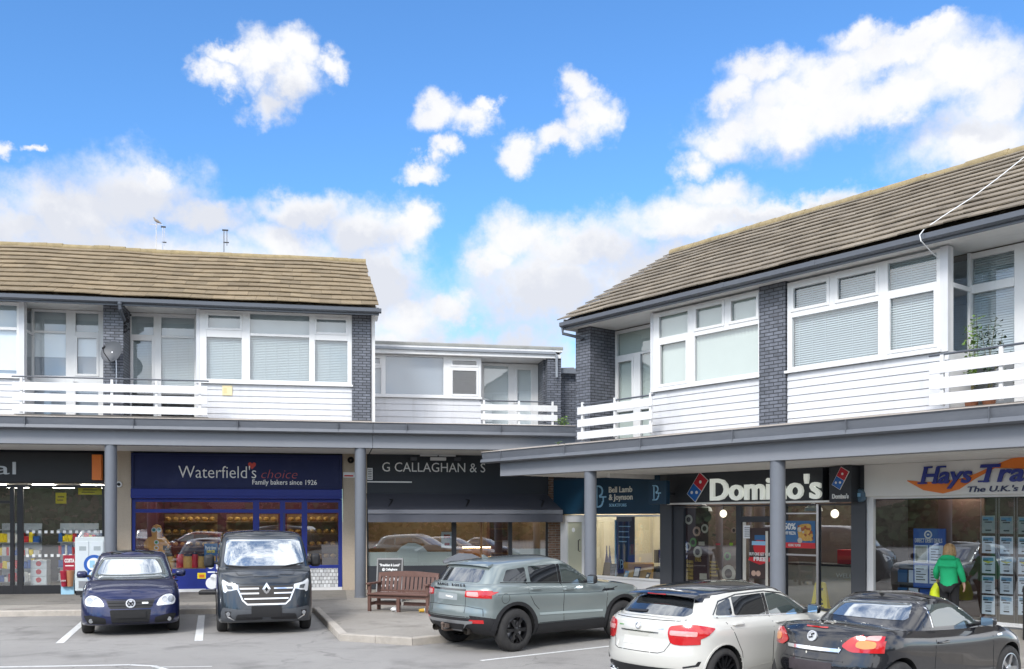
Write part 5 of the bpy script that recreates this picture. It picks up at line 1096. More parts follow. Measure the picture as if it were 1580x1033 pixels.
# ================================================================== VEHICLES
def paint(name, c, metal=0.0, rough=.35, flake=0.0):
    m = mat(name, c, rough, metal, var=.03, scale=2, coat=1.0); return m
RUBBER = mat('tyre_rubber', (.028, .027, .027), .85, var=.25, scale=6, stain=((.07, .066, .06), 4), sstr=.5)
PLASTIC = mat('black_plastic', (.014, .014, .016), .6, var=.12)
ARCH = mat('wheel_arch_liner', (.006, .006, .007), .9, var=0)
GAP = mat('panel_gap', (.008, .008, .009), .8, var=0)
CHROME = mat('chrome', (.75, .76, .78), .12, 1.0, var=0)
ALLOYB = mat('black_alloy', (.012, .012, .014), .28, .3, var=0, coat=.6)
ALLOYS = mat('silver_alloy', (.42, .43, .45), .3, .9, var=.05)
LAMPC = mat('lamp_clear', (.74, .76, .78), .12, .25, var=.08, scale=18, coat=1)
LAMPF = mat('fog_lamp', (.30, .31, .32), .15, .4, var=.2, scale=20, coat=1)
LAMPR = mat('lamp_red', (.50, .012, .015), .15, var=.12, scale=14, coat=1)
LAMPP = mat('lamp_pink', (.72, .36, .34), .15, var=.1, scale=14, coat=1)
LAMPA = mat('lamp_amber', (.75, .27, .06), .15, var=.1, scale=14, coat=1)
PLATE = mat('number_plate', (.014, .014, .015), .85, var=.15, scale=3)
def carglass(name, base, amt, tr=0.0):
    m = bpy.data.materials.new(name); m.use_nodes = True; n = m.node_tree.nodes; l = m.node_tree.links; n.clear()
    o = n.new('ShaderNodeOutputMaterial'); mx = n.new('ShaderNodeMixShader'); d = n.new('ShaderNodeBsdfDiffuse'); g = n.new('ShaderNodeBsdfGlossy')
    d.inputs[0].default_value = (*base, 1); g.inputs['Roughness'].default_value = .015; g.inputs[0].default_value = (.93, .97, 1, 1)
    l.new(schlick(m, 1.5, amt), mx.inputs[0])
    if tr:
        t = n.new('ShaderNodeBsdfTransparent'); t.inputs[0].default_value = (tr, tr * 1.04, tr * 1.02, 1); l.new(t.outputs[0], mx.inputs[1])
    else: l.new(d.outputs[0], mx.inputs[1])
    l.new(g.outputs[0], mx.inputs[2]); l.new(mx.outputs[0], o.inputs[0]); MATS[name] = m
    return m
GLASSD = carglass('tinted_glass', (.012, .013, .015), .05)
GLASSW = carglass('windscreen_glass', (.16, .18, .18), .42)
GLASSB = carglass('rear_window_glass', (.02, .022, .024), .16)
GLASSC = carglass('side_window_glass', (.05, .065, .062), .10)
def crv(pts):
    xs = [p[0] for p in pts]; ys = [p[1] for p in pts]; n = len(xs)
    d = [(ys[i+1] - ys[i]) / (xs[i+1] - xs[i]) for i in range(n - 1)]
    m = [d[0]] + [0 if d[i-1] * d[i] <= 0 else 2 * d[i-1] * d[i] / (d[i-1] + d[i]) for i in range(1, n - 1)] + [d[-1]]
    def f(x):
        if x <= xs[0]: return ys[0]
        if x >= xs[-1]: return ys[-1]
        i = 0
        while x > xs[i+1]: i += 1
        h = xs[i+1] - xs[i]; t = (x - xs[i]) / h
        return (2*t**3 - 3*t*t + 1) * ys[i] + (t**3 - 2*t*t + t) * h * m[i] + (-2*t**3 + 3*t*t) * ys[i+1] + (t**3 - t*t) * h * m[i+1]
    return f
def loft(L, zb, zt, W, sec, nose, tail, rF, rR, nF, nR, ts, crown, K=12, M=46):
    """stacked rings; s runs from the nose (0) to the tail (L). returns verts, faces with x = L - s"""
    rings = []; vs = []; fs = []
    for t in ts:
        s0, s1 = nose(t), L - tail(t); pts = []
        for k in range(K + 1):
            a = math.pi / 2 * k / K; pts.append((s0 + rF * (1 - max(0, math.cos(a)) ** (2 / nF)), math.sin(a) ** (2 / nF)))
        for k in range(1, M): pts.append((s0 + rF + (s1 - rR - s0 - rF) * k / M, 1))
        for k in range(K, -1, -1):
            a = math.pi / 2 * k / K; pts.append((s1 - rR * (1 - max(0, math.cos(a)) ** (2 / nR)), math.sin(a) ** (2 / nR)))
        h = [(s, W(s) * sec(t) * g, zb(s) + (zt(s) - zb(s)) * t) for s, g in pts]; rings.append(h)
    N = len(rings[0])
    for h in rings:
        for (s, y, z) in h: vs.append((L - s, y, z))
        for (s, y, z) in h[1:-1]: vs.append((L - s, -y, z))
    P = 2 * N - 2
    def idx(r, i, side): # side +: 0..N-1 ; side -: mirrored
        if i == 0 or i == N - 1 or side > 0: return r * P + i
        return r * P + N + i - 1
    for r in range(len(rings) - 1):
        for i in range(N - 1):
            fs.append((idx(r, i, 1), idx(r, i+1, 1), idx(r+1, i+1, 1), idx(r+1, i, 1)))
            fs.append((idx(r, i+1, -1), idx(r, i, -1), idx(r+1, i, -1), idx(r+1, i+1, -1)))
    for r, cr in ((0, None), (len(rings) - 1, crown)):
        cols = []; ks = [.88, .6, .3, 0, -.3, -.6, -.88]
        for i in range(1, N - 1):
            s, y, z = rings[r][i]; row = [idx(r, i, 1)]
            if cr:
                for k in ks: vs.append((L - s, y * k, z + cr(s) * (1 - k * k))); row.append(len(vs) - 1)
            row.append(idx(r, i, -1)); cols.append(row)
        for a, b in zip(cols, cols[1:]):
            for j in range(len(a) - 1): fs.append((a[j], a[j+1], b[j+1], b[j]) if cr else (a[j+1], a[j], b[j], b[j+1]))
        for end, row in ((0, cols[0]), (N - 1, cols[-1])):
            c = idx(r, end, 1)
            for j in range(len(row) - 1): fs.append((c, row[j], row[j+1]) )
    return vs, fs
def mesh_from(vs, fs, mats):
    me = bpy.data.meshes.new('shell'); me.from_pydata(vs, [], fs)
    for m in mats: me.materials.append(m)
    b = bmesh.new(); b.from_mesh(me); bmesh.ops.remove_doubles(b, verts=b.verts, dist=1e-5); bmesh.ops.recalc_face_normals(b, faces=b.faces); b.to_mesh(me); b.free()
    return me
class Car: pass
def make_car(kind, label, cat, P, pm, place, heading, scale=1.0):
    """body shell from two lofts (lower body, glasshouse) with the wheel arches cut out"""
    c = Car(); L = P['L']; c.L = L; c.P = P
    low = mesh_from(*loft(L, P['zb'], P['zt'], P['W'], P['sec'], P['nose'], P['tail'], P['rF'], P['rR'], P.get('nF', 2.6), P.get('nR', 2.8), P['ts'], P['crown']), [pm, ARCH])
    o = bpy.data.objects.new('tmp_low', low); col.objects.link(o); tmp = [o]
    cut = MB()
    for s in P['axles']:
        for sg in (1, -1):
            W_ = P['W'](s); y0, y1 = sorted((sg * (W_ - .32), sg * (W_ + .4))); x = L - s; ra = P['ra']; n = 40; zc_ = P['r'] + .01
            pts = [(x + ra * math.cos(2*math.pi*k/n), zc_ + ra * math.sin(2*math.pi*k/n)) for k in range(n)]
            cut.face_xz(pts, y0, y1)
    co = cut.build('tmp_cut', [ARCH, ARCH]); tmp.append(co)
    for f in co.data.polygons: f.material_index = 1
    md = o.modifiers.new('b', 'BOOLEAN'); md.object = co; md.operation = 'DIFFERENCE'; md.solver = 'EXACT'
    dg = bpy.context.evaluated_depsgraph_get(); me = bpy.data.meshes.new_from_object(o.evaluated_get(dg))
    for q in tmp: bpy.data.objects.remove(q)
    gs = P['gh']; gv, gf = loft(L, lambda s: P['zt'](s) - .04 + gs.get('lift', lambda s: 0)(s), gs['zt'], gs['W'], gs['sec'], gs['nose'], gs['tail'], gs['rF'], gs['rR'], gs.get('nF', 2.6), gs.get('nR', 2.6), gs['ts'], gs['crown'], 10, 36)
    b = bmesh.new(); b.from_mesh(me); n0 = len(b.faces)
    for f in b.faces: f.material_index = 1 if f.material_index else 0
    b2 = mesh_from(gv, gf, []); b.from_mesh(b2); bpy.data.meshes.remove(b2)
    if 'paintfn' in P:
        for f in b.faces:
            if f.material_index == 0:
                mi = P['paintfn'](L - f.calc_center_median().x, f.calc_center_median(), f.normal)
                if mi: f.material_index = mi
    c.bvh = BVHTree.FromBMesh(b); b.to_mesh(me); b.free()
    mis = [p.material_index for p in me.polygons]; me.materials.clear()
    for m in [pm, ARCH] + P.get('mats', []): me.materials.append(m)
    for p, i in zip(me.polygons, mis): p.use_smooth = True; p.material_index = min(i, len(me.materials) - 1)
    me.set_sharp_from_angle(angle=R(38))
    c.root = empty(kind, (place[0], place[1], 0), heading, label, cat); c.root.scale = scale if isinstance(scale, tuple) else (scale,) * 3
    c.body = bpy.data.objects.new('body', me); col.objects.link(c.body); c.body.parent = c.root
    return c
VIEWS = {'F': (Vector((-1, 0, 0))), 'B': Vector((1, 0, 0)), 'R': Vector((0, 1, 0)), 'L': Vector((0, -1, 0)), 'T': Vector((0, 0, -1))}
def rounded(poly, r, n=4):
    if not r: return poly
    out = []; N = len(poly)
    for i in range(N):
        p0, p, p1 = Vector(poly[i-1]), Vector(poly[i]), Vector(poly[(i+1) % N])
        a, b = (p0 - p), (p1 - p); la, lb = a.length, b.length
        if la < 1e-6 or lb < 1e-6: continue
        q = min(r, la * .45, lb * .45); A, B = p + a / la * q, p + b / lb * q
        for k in range(n + 1):
            t = k / n; out.append(tuple(A * (1-t)**2 + p * 2*t*(1-t) + B * t*t))
    return out
def patch(c, name, poly, view, m, off=.005, rnd=.02, res=.05, nmin=.05, parent=None, smooth=True, lip=.012):
    """a panel laid on the body: outline given in one straight view, dropped onto the shell and raised by off"""
    d = VIEWS[view]; L = c.L; poly = rounded(poly, rnd)
    def base(p):
        if view in 'FB': return Vector((0, p[0], p[1])) - d * 8 + Vector((L / 2, 0, 0))
        if view in 'RL': return Vector((L - p[0], 0, p[1])) - d * 4
        return Vector((L - p[0], p[1], 0)) - d * 5
    b = bmesh.new(); f = b.faces.new([b.verts.new((p[0], p[1], 0)) for p in poly])
    for ax in (0, 1):
        lo = min(p[ax] for p in poly); hi = max(p[ax] for p in poly); k = int((hi - lo) / res)
        for i in range(1, k + 1):
            co = [0, 0, 0]; co[ax] = lo + (hi - lo) * i / (k + 1); no = [0, 0, 0]; no[ax] = 1
            bmesh.ops.bisect_plane(b, geom=b.verts[:] + b.edges[:] + b.faces[:], plane_co=co, plane_no=no, dist=1e-5)
    dead = []
    for v in b.verts:
        hit, nrm, ix, dist = c.bvh.ray_cast(base((v.co.x, v.co.y)), d)
        if hit is None or -nrm.dot(d) < nmin: dead.append(v); continue
        v.co = hit + nrm * off * .6 - d * off * .4
    bmesh.ops.delete(b, geom=dead, context='VERTS')
    if not b.faces: b.free(); return None
    bmesh.ops.recalc_face_normals(b, faces=b.faces)
    fs = b.faces[:]
    if sum(f.normal.dot(d) * f.calc_area() for f in fs) > 0: bmesh.ops.reverse_faces(b, faces=fs)
    if lip:
        be = [e for e in b.edges if len(e.link_faces) == 1]; rv = bmesh.ops.extrude_edge_only(b, edges=be)
        for v in [g for g in rv['geom'] if isinstance(g, bmesh.types.BMVert)]: v.co += d * (off + lip)
    me = bpy.data.meshes.new(name); b.to_mesh(me); b.free(); me.materials.append(m)
    for p in me.polygons: p.use_smooth = smooth
    me.set_sharp_from_angle(angle=R(40))
    o = bpy.data.objects.new(name, me); col.objects.link(o); o.parent = parent or c.root
    return o
def both(c, name, poly, m, **k):
    return patch(c, name, poly, 'R', m, **k), patch(c, name, poly, 'L', m, **k)
def fb2(c, name, poly, view, m, **k):
    return patch(c, name, poly, view, m, **k), patch(c, name, [(-y, z) for y, z in poly][::-1], view, m, **k)
def line(c, pts, view, w=.010, m=None, name='panel_gap', off=.0012, both_=False, lip=.006, parent=None):
    pts = [Vector(p) for p in pts]; a, b = [], []
    for i, p in enumerate(pts):
        t = (pts[min(i+1, len(pts)-1)] - pts[max(i-1, 0)]).normalized(); n = Vector((-t.y, t.x)) * w / 2; a.append(tuple(p + n)); b.append(tuple(p - n))
    poly = a + b[::-1]
    r = []
    for v in ((view,) if not both_ else ('R', 'L')): r.append(patch(c, name, poly, v, m or GAP, off=off, rnd=0, res=.07, lip=lip, parent=parent))
    return r
def wheel(c, s, side, r, w=.21, rim=ALLOYB, spokes=7, rr=.68, twin=False, ytrim=.0):
    W_ = c.P['W'](s); y = side * (W_ - .015 - ytrim); L = c.L; q = -side  # outside face at y
    e = MB(); h = w
    pr = [(r*rr, 0), (r*rr + .012, -.006), (r*.80, -.008), (r*.93, .004), (r*.985, .03), (r, .06), (r, h - .06), (r*.98, h - .03), (r*.9, h), (r*rr, h)]
    e.lathe([(a, q * b) for a, b in pr], 40, (0, 0, 0), 'y')
    for k in range(3): e.lathe([(r * 1.0015, q * (.075 + .03 * k)), (r * 1.0015, q * (.083 + .03 * k))], 40, (0, 0, 0), 'y')
    o = e.build('wheel', RUBBER, c.root, loc=(L - s, y, r))
    g = MB(); R_ = r * rr
    g.lathe([(R_ + .004, 0 * q), (R_ - .012, q * -.004), (R_ - .02, q * .03), (R_ - .02, q * .12), (.001, q * .13)], 36, (0, 0, 0), 'y')
    n = spokes
    for k in range(n):
        for tw in ((-.10, .10) if twin else (0,)):
            a = 2 * math.pi * k / n; ca, sa = math.cos(a), math.sin(a); cb_, sb = math.cos(a + tw), math.sin(a + tw)
            w0, w1 = (.018, .014) if twin else (.032, .024)
            if n > 8: w0, w1 = .014, .010
            def P3(rad, off_, yy, c0=ca, s0=sa): return (rad * c0 - off_ * s0, yy, rad * s0 + off_ * c0)
            v = [P3(.04, -w0, q * .02), P3(.04, w0, q * .02), (R_*.985 * cb_ - w1 * sb, q * .006, R_*.985 * sb + w1 * cb_), (R_*.985 * cb_ + w1 * sb, q * .006, R_*.985 * sb - w1 * cb_)]
            u = [(x, yy + q * .05, z) for x, yy, z in v]
            g.add(v + u, [(0,1,2,3), (0,1,5,4), (1,2,6,5), (2,3,7,6), (3,0,4,7)], False)
    g.lathe([(.062, q * .03), (.058, q * .012), (.03, q * .006), (.001, q * .005)], 18, (0, 0, 0), 'y')
    g.build('rim', rim, o)
    d = MB(); d.lathe([(.001, q*.085), (R_ * .72, q * .085), (R_ * .72, q * .10)], 24, (0, 0, 0), 'y'); d.build('brake_disc', STEEL, o)
    return o
def wheels(c, rim, spokes, twin=False, **k):
    for s in c.P['axles']:
        for sd_ in (1, -1): wheel(c, s, sd_, c.P['r'], rim=rim, spokes=spokes, twin=twin, **k)
def mirror(c, s, z, m, size=(.12, .20, .15), arm=PLASTIC, yo=.10, glassm=None):
    for sd_ in (1, -1):
        hit = c.bvh.ray_cast(Vector((c.L - s, sd_ * 3, z - .03)), Vector((0, -sd_, 0)))[0]; y = (abs(hit.y) if hit else .8)
        e = MB(); cy_ = sd_ * (size[1] / 2 + yo); x0, x1, hy, hz = -size[0] * .28, size[0] * .55, size[1] / 2, size[2] / 2
        e.add([(x0, cy_ - hy, .02 - hz * .9), (x1 * .8, cy_ - hy * .85, .02 - hz * .75), (x1 * .8, cy_ + hy * .8, .02 - hz * .75), (x0, cy_ + hy, .02 - hz * .9), (x0, cy_ - hy, .02 + hz), (x1 * .8, cy_ - hy * .85, .02 + hz * .8), (x1 * .8, cy_ + hy * .8, .02 + hz * .8), (x0, cy_ + hy, .02 + hz)], [(0,3,2,1), (4,5,6,7), (0,1,5,4), (1,2,6,5), (2,3,7,6), (3,0,4,7)], True)
        o = e.build('wing_mirror', m, c.root, loc=(c.L - s, sd_ * y, z), bevel=min(size) * .30)
        e = MB(); e.tube([(.01, -sd_ * .04, -.03), (.0, sd_ * (yo + .03), .0)], [.03, .025], 8); e.build('mirror_arm', arm, o)
        e = MB(); cy_ = sd_ * (size[1] / 2 + yo); e.box(-size[0]*.28 - .004, -size[0]*.28 - .001, cy_ - size[1]*.36, cy_ + size[1]*.36, .02 - size[2]*.33, .02 + size[2]*.33); e.build('mirror_glass', glassm or mat('mirror_silver', (.6, .65, .68), .05, 1.0, var=0), o)
def handle(c, s, z, m, w=.2):
    for sd_ in (1, -1):
        hit = c.bvh.ray_cast(Vector((c.L - s, sd_ * 3, z)), Vector((0, -sd_, 0)))[0]
        if not hit: continue
        e = MB(); e.tube([(-w/2, 0, 0), (-w/2 + .02, sd_ * .03, 0), (w/2 - .02, sd_ * .03, .004), (w/2, 0, .004)], .013, 8); e.build('door_handle', m, c.root, loc=hit)
def fixed(c, view, p, off=.01):
    """point on the shell for a badge"""
    d = VIEWS[view]; L = c.L
    o = (Vector((L/2, p[0], p[1])) - d * 8) if view in 'FB' else Vector((L - p[0], 0, p[1])) - d * 4
    h, n, _, _ = c.bvh.ray_cast(o, d); return h + n * off, n
def badge_ring(c, view, p, r, m=CHROME, inner=None, name='badge', off=.008):
    h, n = fixed(c, view, p, off); e = MB(); q = 1 if view == 'F' else -1
    e.lathe([(.001, 0), (r * .74, 0), (r * .78, q * .012), (r, q * .010), (r, q * -.02)], 24, (0, 0, 0), 'x'); o = e.build(name, m, c.root, loc=h); o.rotation_euler = (0, -math.asin(max(-1, min(1, n.z))) * q, 0)
    return o
def steering(c, s, z, y):
    pass
QUICK = [0, .05, .12, .22, .34, .46, .58, .7, .8, .88, .94, .975, 1]
GTS = [0, .12, .25, .4, .55, .7, .82, .9, .95, .98, 1]
def const(v): return lambda s: v
e52a = math.atan2(.616, .788)
# ------------------------------------------------------------------ blue hatchback, nose towards the camera
BLUEP = paint('deep_blue_paint', (.008, .013, .068), .35, .32)
P = dict(L=4.2, W=crv([(0, .85), (.35, .875), (.8, .89), (1.6, .875), (3.0, .88), (3.6, .875), (4.2, .80)]), zb=crv([(0, .20), (.6, .19), (3.7, .2), (4.2, .26)]),
  zt=crv([(0, .71), (.2, .765), (.6, .86), (1.05, .955), (1.5, .95), (3.2, 1.0), (4.2, 1.0)]),
  sec=crv([(0, .95), (.08, .985), (.3, 1.0), (.55, 1.0), (.75, .985), (.9, .955), (1, .89)]),
  nose=crv([(0, .10), (.1, .02), (.25, .0), (.45, .015), (.7, .05), (.9, .12), (1, .20)]), tail=crv([(0, .16), (.2, .01), (.5, .0), (.8, .04), (1, .14)]),
  rF=.52, rR=.5, nF=3.0, ts=QUICK, crown=crv([(0, .04), (.6, .075), (1.1, .06), (4.2, .03)]), axles=(.87, 3.45), r=.318, ra=.362,
  gh=dict(zt=crv([(.9, 1.36), (1.75, 1.405), (2.3, 1.44), (3.0, 1.43), (3.7, 1.38), (4.2, 1.33)]), W=crv([(0, .80), (1.4, .80), (3.0, .81), (3.8, .77), (4.2, .73)]),
    sec=crv([(0, 1.0), (.5, .90), (.8, .825), (.93, .78), (1, .72)]), nose=crv([(0, .92), (.85, 1.66), (.95, 1.78), (1, 1.92)]), tail=crv([(0, .10), (.6, .30), (.9, .46), (1, .60)]), rF=.45, rR=.35, nF=2.3, ts=GTS, crown=const(.045)))
gdir = Vector((.352, -.936)); gh_ = math.atan2(gdir.y, gdir.x); gS = 1.04
gn = Vector((-7.42, 18.62)); gp_ = gn - gdir * 4.2 * gS
c = make_car('parked_car', 'dark blue hatchback parked nose out in front of the bakery', 'car', P, BLUEP, gp_, gh_, (gS, gS, gS * 1.04)); golf = c.root
patch(c, 'windscreen', [(-.66, .985), (.66, .985), (.70, 1.02), (.575, 1.335), (.5, 1.365), (-.5, 1.365), (-.575, 1.335), (-.70, 1.02)], 'F', GLASSW, rnd=.03)
both(c, 'side_window', [(1.42, 1.0), (2.35, 1.03), (2.35, 1.36), (1.98, 1.34)], GLASSC, rnd=.03); both(c, 'side_window', [(2.42, 1.03), (3.3, 1.06), (3.1, 1.34), (2.42, 1.36)], GLASSD, rnd=.03); both(c, 'side_window', [(3.38, 1.07), (3.68, 1.1), (3.3, 1.3), (3.2, 1.3)], GLASSD, rnd=.03)
patch(c, 'rear_window', [(-.6, 1.06), (.6, 1.06), (.5, 1.33), (-.5, 1.33)], 'B', GLASSB, rnd=.05)
patch(c, 'sunroof', [(1.95, -.42), (2.75, -.42), (2.75, .42), (1.95, .42)], 'T', GLASSD, rnd=.05)
fb2(c, 'headlight', [(.44, .535), (.78, .55), (.80, .66), (.72, .735), (.60, .725), (.50, .66)], 'F', LAMPC, rnd=.05, off=.008)
for sg in (1, -1):
    for y_, r_ in ((.60, .052), (.715, .06)): patch(c, 'headlight_reflector', [(sg * y_ + r_ * math.cos(a), .645 + r_ * math.sin(a)) for a in [2 * math.pi * k / 14 for k in range(14)]], 'F', mat('lamp_bowl', (.42, .44, .46), .2, .6, var=.1, coat=1), rnd=0, off=.012, lip=.004)
patch(c, 'grille_badge', [(.20, .575), (.31, .575), (.31, .605), (.20, .605)], 'F', LETW, rnd=.005, off=.016)
g_ = patch(c, 'grille', [(-.36, .50), (.36, .50), (.43, .645), (-.43, .645)], 'F', PLASTIC, rnd=.03, off=.006)
for z in (.545, .60): line(c, [(-.39, z), (.39, z)], 'F', .010, GAP, 'grille_bar', .012, parent=g_)
patch(c, 'intake', [(-.33, .255), (.33, .255), (.36, .48), (-.36, .48)], 'F', PLATE, rnd=.03, off=.004)
patch(c, 'number_plate', [(-.27, .33), (.27, .33), (.27, .45), (-.27, .45)], 'F', PLATE, rnd=.01, off=.018)
for z in (.225, .25, .275): line(c, [(-.33, z), (.33, z)], 'F', .010, BLACK, 'intake_bar', .006)
fb2(c, 'side_intake', [(.42, .225), (.74, .24), (.82, .38), (.70, .39), (.43, .335)], 'F', GAP, rnd=.03)
for sg in (1, -1):
    h, n = fixed(c, 'F', (sg * .68, .29), .006); e = MB(); e.lathe([(.001, .012), (.036, .012), (.042, 0), (.042, -.02)], 18, (0, 0, 0), 'x'); e.build('fog_light', LAMPF, c.root, loc=h)
b_ = badge_ring(c, 'F', (0, .585), .085, mat('badge_silver', (.55, .56, .58), .3, .2, var=0)); e = MB()
for (x0, z0, x1, z1) in ((-.045, .05, -.012, -.005), (-.012, -.005, 0, .02), (.045, .05, .012, -.005), (.012, -.005, 0, .02), (-.06, .02, -.03, -.055), (-.03, -.055, 0, .0), (.06, .02, .03, -.055), (.03, -.055, 0, .0)):
    e.tube([(.012, x0, z0), (.012, x1, z1)], .008, 5)
e.build('emblem', GAP, b_)
line(c, [(-.74, .765), (-.45, .68), (-.43, .66), (.43, .66), (.45, .68), (.74, .765)], 'F', .009); line(c, [(.3, .80), (.8, .80), (1.15, .76)], 'T', .008); line(c, [(.3, -.80), (.8, -.80), (1.15, -.76)], 'T', .008)
patch(c, 'wiper_cowl', [(-.62, .968), (.62, .968), (.62, .985), (-.62, .985)], 'F', PLASTIC, rnd=.005)
line(c, [(1.3, .3), (1.28, .9)], 'R', both_=True); line(c, [(2.38, .25), (2.38, .97)], 'R', both_=True); line(c, [(3.35, .98), (3.2, .7), (3.05, .4)], 'R', both_=True); line(c, [(1.25, .58), (3.1, .60)], 'R', .035, PLASTIC, 'side_moulding', .008, both_=True)
handle(c, 2.2, .86, BLUEP); handle(c, 3.1, .88, BLUEP); mirror(c, 1.5, 1.03, BLUEP, (.15, .21, .155), yo=.05)
fb2(c, 'tail_light', [(.5, .78), (.78, .78), (.78, .98), (.55, .97)], 'B', LAMPR, rnd=.05)
wheels(c, ALLOYS, 5)
# ------------------------------------------------------------------ dark van
VANP = paint('dark_slate_paint', (.020, .027, .036), .4, .35)
P = dict(L=5.08, W=crv([(0, .925), (.4, .96), (.9, .98), (2, .975), (4.6, .97), (5.08, .93)]), zb=crv([(0, .24), (.6, .22), (4.5, .25), (5.08, .3)]),
  zt=crv([(0, 1.03), (.2, 1.08), (.5, 1.18), (.85, 1.27), (1.4, 1.27), (5.08, 1.27)]),
  sec=crv([(0, .955), (.08, .985), (.35, 1.0), (.7, .995), (.92, .98), (1, .955)]),
  nose=crv([(0, .12), (.08, .03), (.2, 0), (.32, .01), (.6, .05), (.85, .10), (1, .19)]), tail=crv([(0, .08), (.2, 0), (1, .03)]),
  rF=.52, rR=.22, nF=3.0, nR=3.5, ts=QUICK, crown=crv([(0, .02), (.5, .05), (1, .03), (5, 0)]), axles=(.96, 4.06), r=.335, ra=.385,
  gh=dict(zt=crv([(.6, 1.80), (1.4, 1.89), (2.2, 1.925), (5.08, 1.92)]), W=crv([(0, .91), (1, .935), (2, .945), (5.08, .93)]), sec=crv([(0, 1.0), (.5, .955), (.85, .90), (.95, .86), (1, .80)]),
    nose=crv([(0, .48), (.85, 1.10), (.95, 1.22), (1, 1.42)]), tail=crv([(0, .03), (.9, .08), (1, .16)]), rF=.42, rR=.2, nF=2.5, nR=3, ts=GTS, crown=const(.05)))
vdir = Vector((.303, -.953)); vs_ = .96; vn = Vector((-4.83, 18.85)); vp_ = vn - vdir * 5.08 * vs_
c = make_car('parked_van', 'dark slate grey panel van parked nose out beside the kerb', 'van', P, VANP, vp_, math.atan2(vdir.y, vdir.x), (vs_, vs_, vs_ * 1.08))
patch(c, 'windscreen', [(-.74, 1.29), (.74, 1.29), (.83, 1.36), (.765, 1.765), (.70, 1.80), (-.70, 1.80), (-.765, 1.765), (-.83, 1.36)], 'F', GLASSW, rnd=.05)
patch(c, 'wiper_cowl', [(-.74, 1.225), (.74, 1.225), (.74, 1.295), (-.74, 1.295)], 'F', PLASTIC, rnd=.02, off=.004)
for sg, a in ((1, .35), (1, -.35)):
    line(c, [(a, 1.265), (a + .5 * (1 if a < 0 else -1) * -.9, 1.30 + (.03 if a > 0 else .0))], 'F', .018, BLACK, 'wiper', .022)
fb2(c, 'headlight', [(.55, .875), (.70, .84), (.78, .835), (.80, .80), (.845, .82), (.875, 1.0), (.86, 1.05), (.74, .985), (.56, .95)], 'F', LAMPC, rnd=.015, off=.008)
fb2(c, 'headlight_insert', [(.66, .87), (.76, .865), (.80, .95), (.68, .93)], 'F', mat('lamp_dark', (.10, .11, .12), .15, .5, var=.2, coat=1), rnd=.015, off=.014)
g_ = patch(c, 'grille', [(-.36, .60), (.36, .60), (.47, .70), (.55, .93), (-.55, .93), (-.47, .70)], 'F', mat('grille_bronze', (.035, .03, .026), .5, var=.2), rnd=.02, off=.005)
for z, a0, a1 in ((.88, .15, .53), (.79, .15, .51), (.69, .0, .44)):
    line(c, [(a0, z), (a1, z)], 'F', .026, CHROME, 'chrome_bar', .018, parent=g_); line(c, [(-a1, z), (-a0 , z)], 'F', .026, CHROME, 'chrome_bar', .018, parent=g_)
line(c, [(-.60, .93), (-.555, .85), (-.47, .66), (-.38, .585), (.38, .585), (.47, .66), (.555, .85), (.60, .93)], 'F', .028, CHROME, 'chrome_surround', .014)
h, n = fixed(c, 'F', (0, .865), .02); e = MB(); e.add([(0, 0, .125), (0, .085, 0), (0, 0, -.125), (0, -.085, 0), (-.05, 0, .125), (-.05, .085, 0), (-.05, 0, -.125), (-.05, -.085, 0), (.012, 0, .05), (.012, .035, 0), (.012, 0, -.05), (.012, -.035, 0)], [(0,1,9,8), (1,2,10,9), (2,3,11,10), (3,0,8,11), (0,4,5,1), (1,5,6,2), (2,6,7,3), (3,7,4,0)]); b_ = e.build('badge', CHROME, c.root, loc=h)
e = MB(); e.add([(.004, 0, .05), (.004, .035, 0), (.004, 0, -.05), (.004, -.035, 0)], [(0,1,2,3)]); e.build('badge_centre', GAP, b_, fix=False)
patch(c, 'bumper', [(-.86, .25), (.86, .25), (.90, .40), (.86, .53), (.55, .49), (-.55, .49), (-.86, .53), (-.90, .40)], 'F', mat('bumper_grey', (.065, .07, .078), .5, var=.08), rnd=.04, off=.012)
patch(c, 'number_plate', [(-.30, .345), (.30, .345), (.30, .55), (-.30, .55)], 'F', PLATE, rnd=.01, off=.03)
fb2(c, 'intake', [(.08, .30), (.62, .29), (.58, .40), (.08, .42)], 'F', BLACK, rnd=.03, off=.018)
for z in (.325, .36): fb2(c, 'intake_bar', [(.09, z - .006), (.60, z - .006), (.60, z + .006), (.09, z + .006)], 'F', PLASTIC, rnd=0, off=.024)
fb2(c, 'fog_recess', [(.66, .30), (.80, .36), (.82, .46), (.68, .46), (.72, .40)], 'F', BLACK, rnd=.03, off=.016)
fb2(c, 'fog_trim', [(.62, .295), (.645, .295), (.76, .345), (.80, .42), (.785, .42), (.74, .365)], 'F', CHROME, rnd=0, off=.024)
for sg in (1, -1): h, n = fixed(c, 'F', (sg * .745, .41), .02); e = MB(); e.lathe([(.001, .012), (.036, .012), (.042, 0), (.042, -.02)], 18, (0, 0, 0), 'x'); e.build('fog_light', LAMPF, c.root, loc=h)
line(c, [(-.85, 1.075), (-.70, 1.0), (-.5, .965), (.5, .965), (.70, 1.0), (.85, 1.075)], 'F', .010)
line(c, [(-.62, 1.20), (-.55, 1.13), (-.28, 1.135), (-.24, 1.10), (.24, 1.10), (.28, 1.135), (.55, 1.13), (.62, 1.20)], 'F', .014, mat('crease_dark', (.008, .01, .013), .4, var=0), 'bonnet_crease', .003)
both(c, 'side_window', [(1.02, 1.30), (2.15, 1.33), (2.15, 1.74), (1.55, 1.72)], GLASSC, rnd=.05)
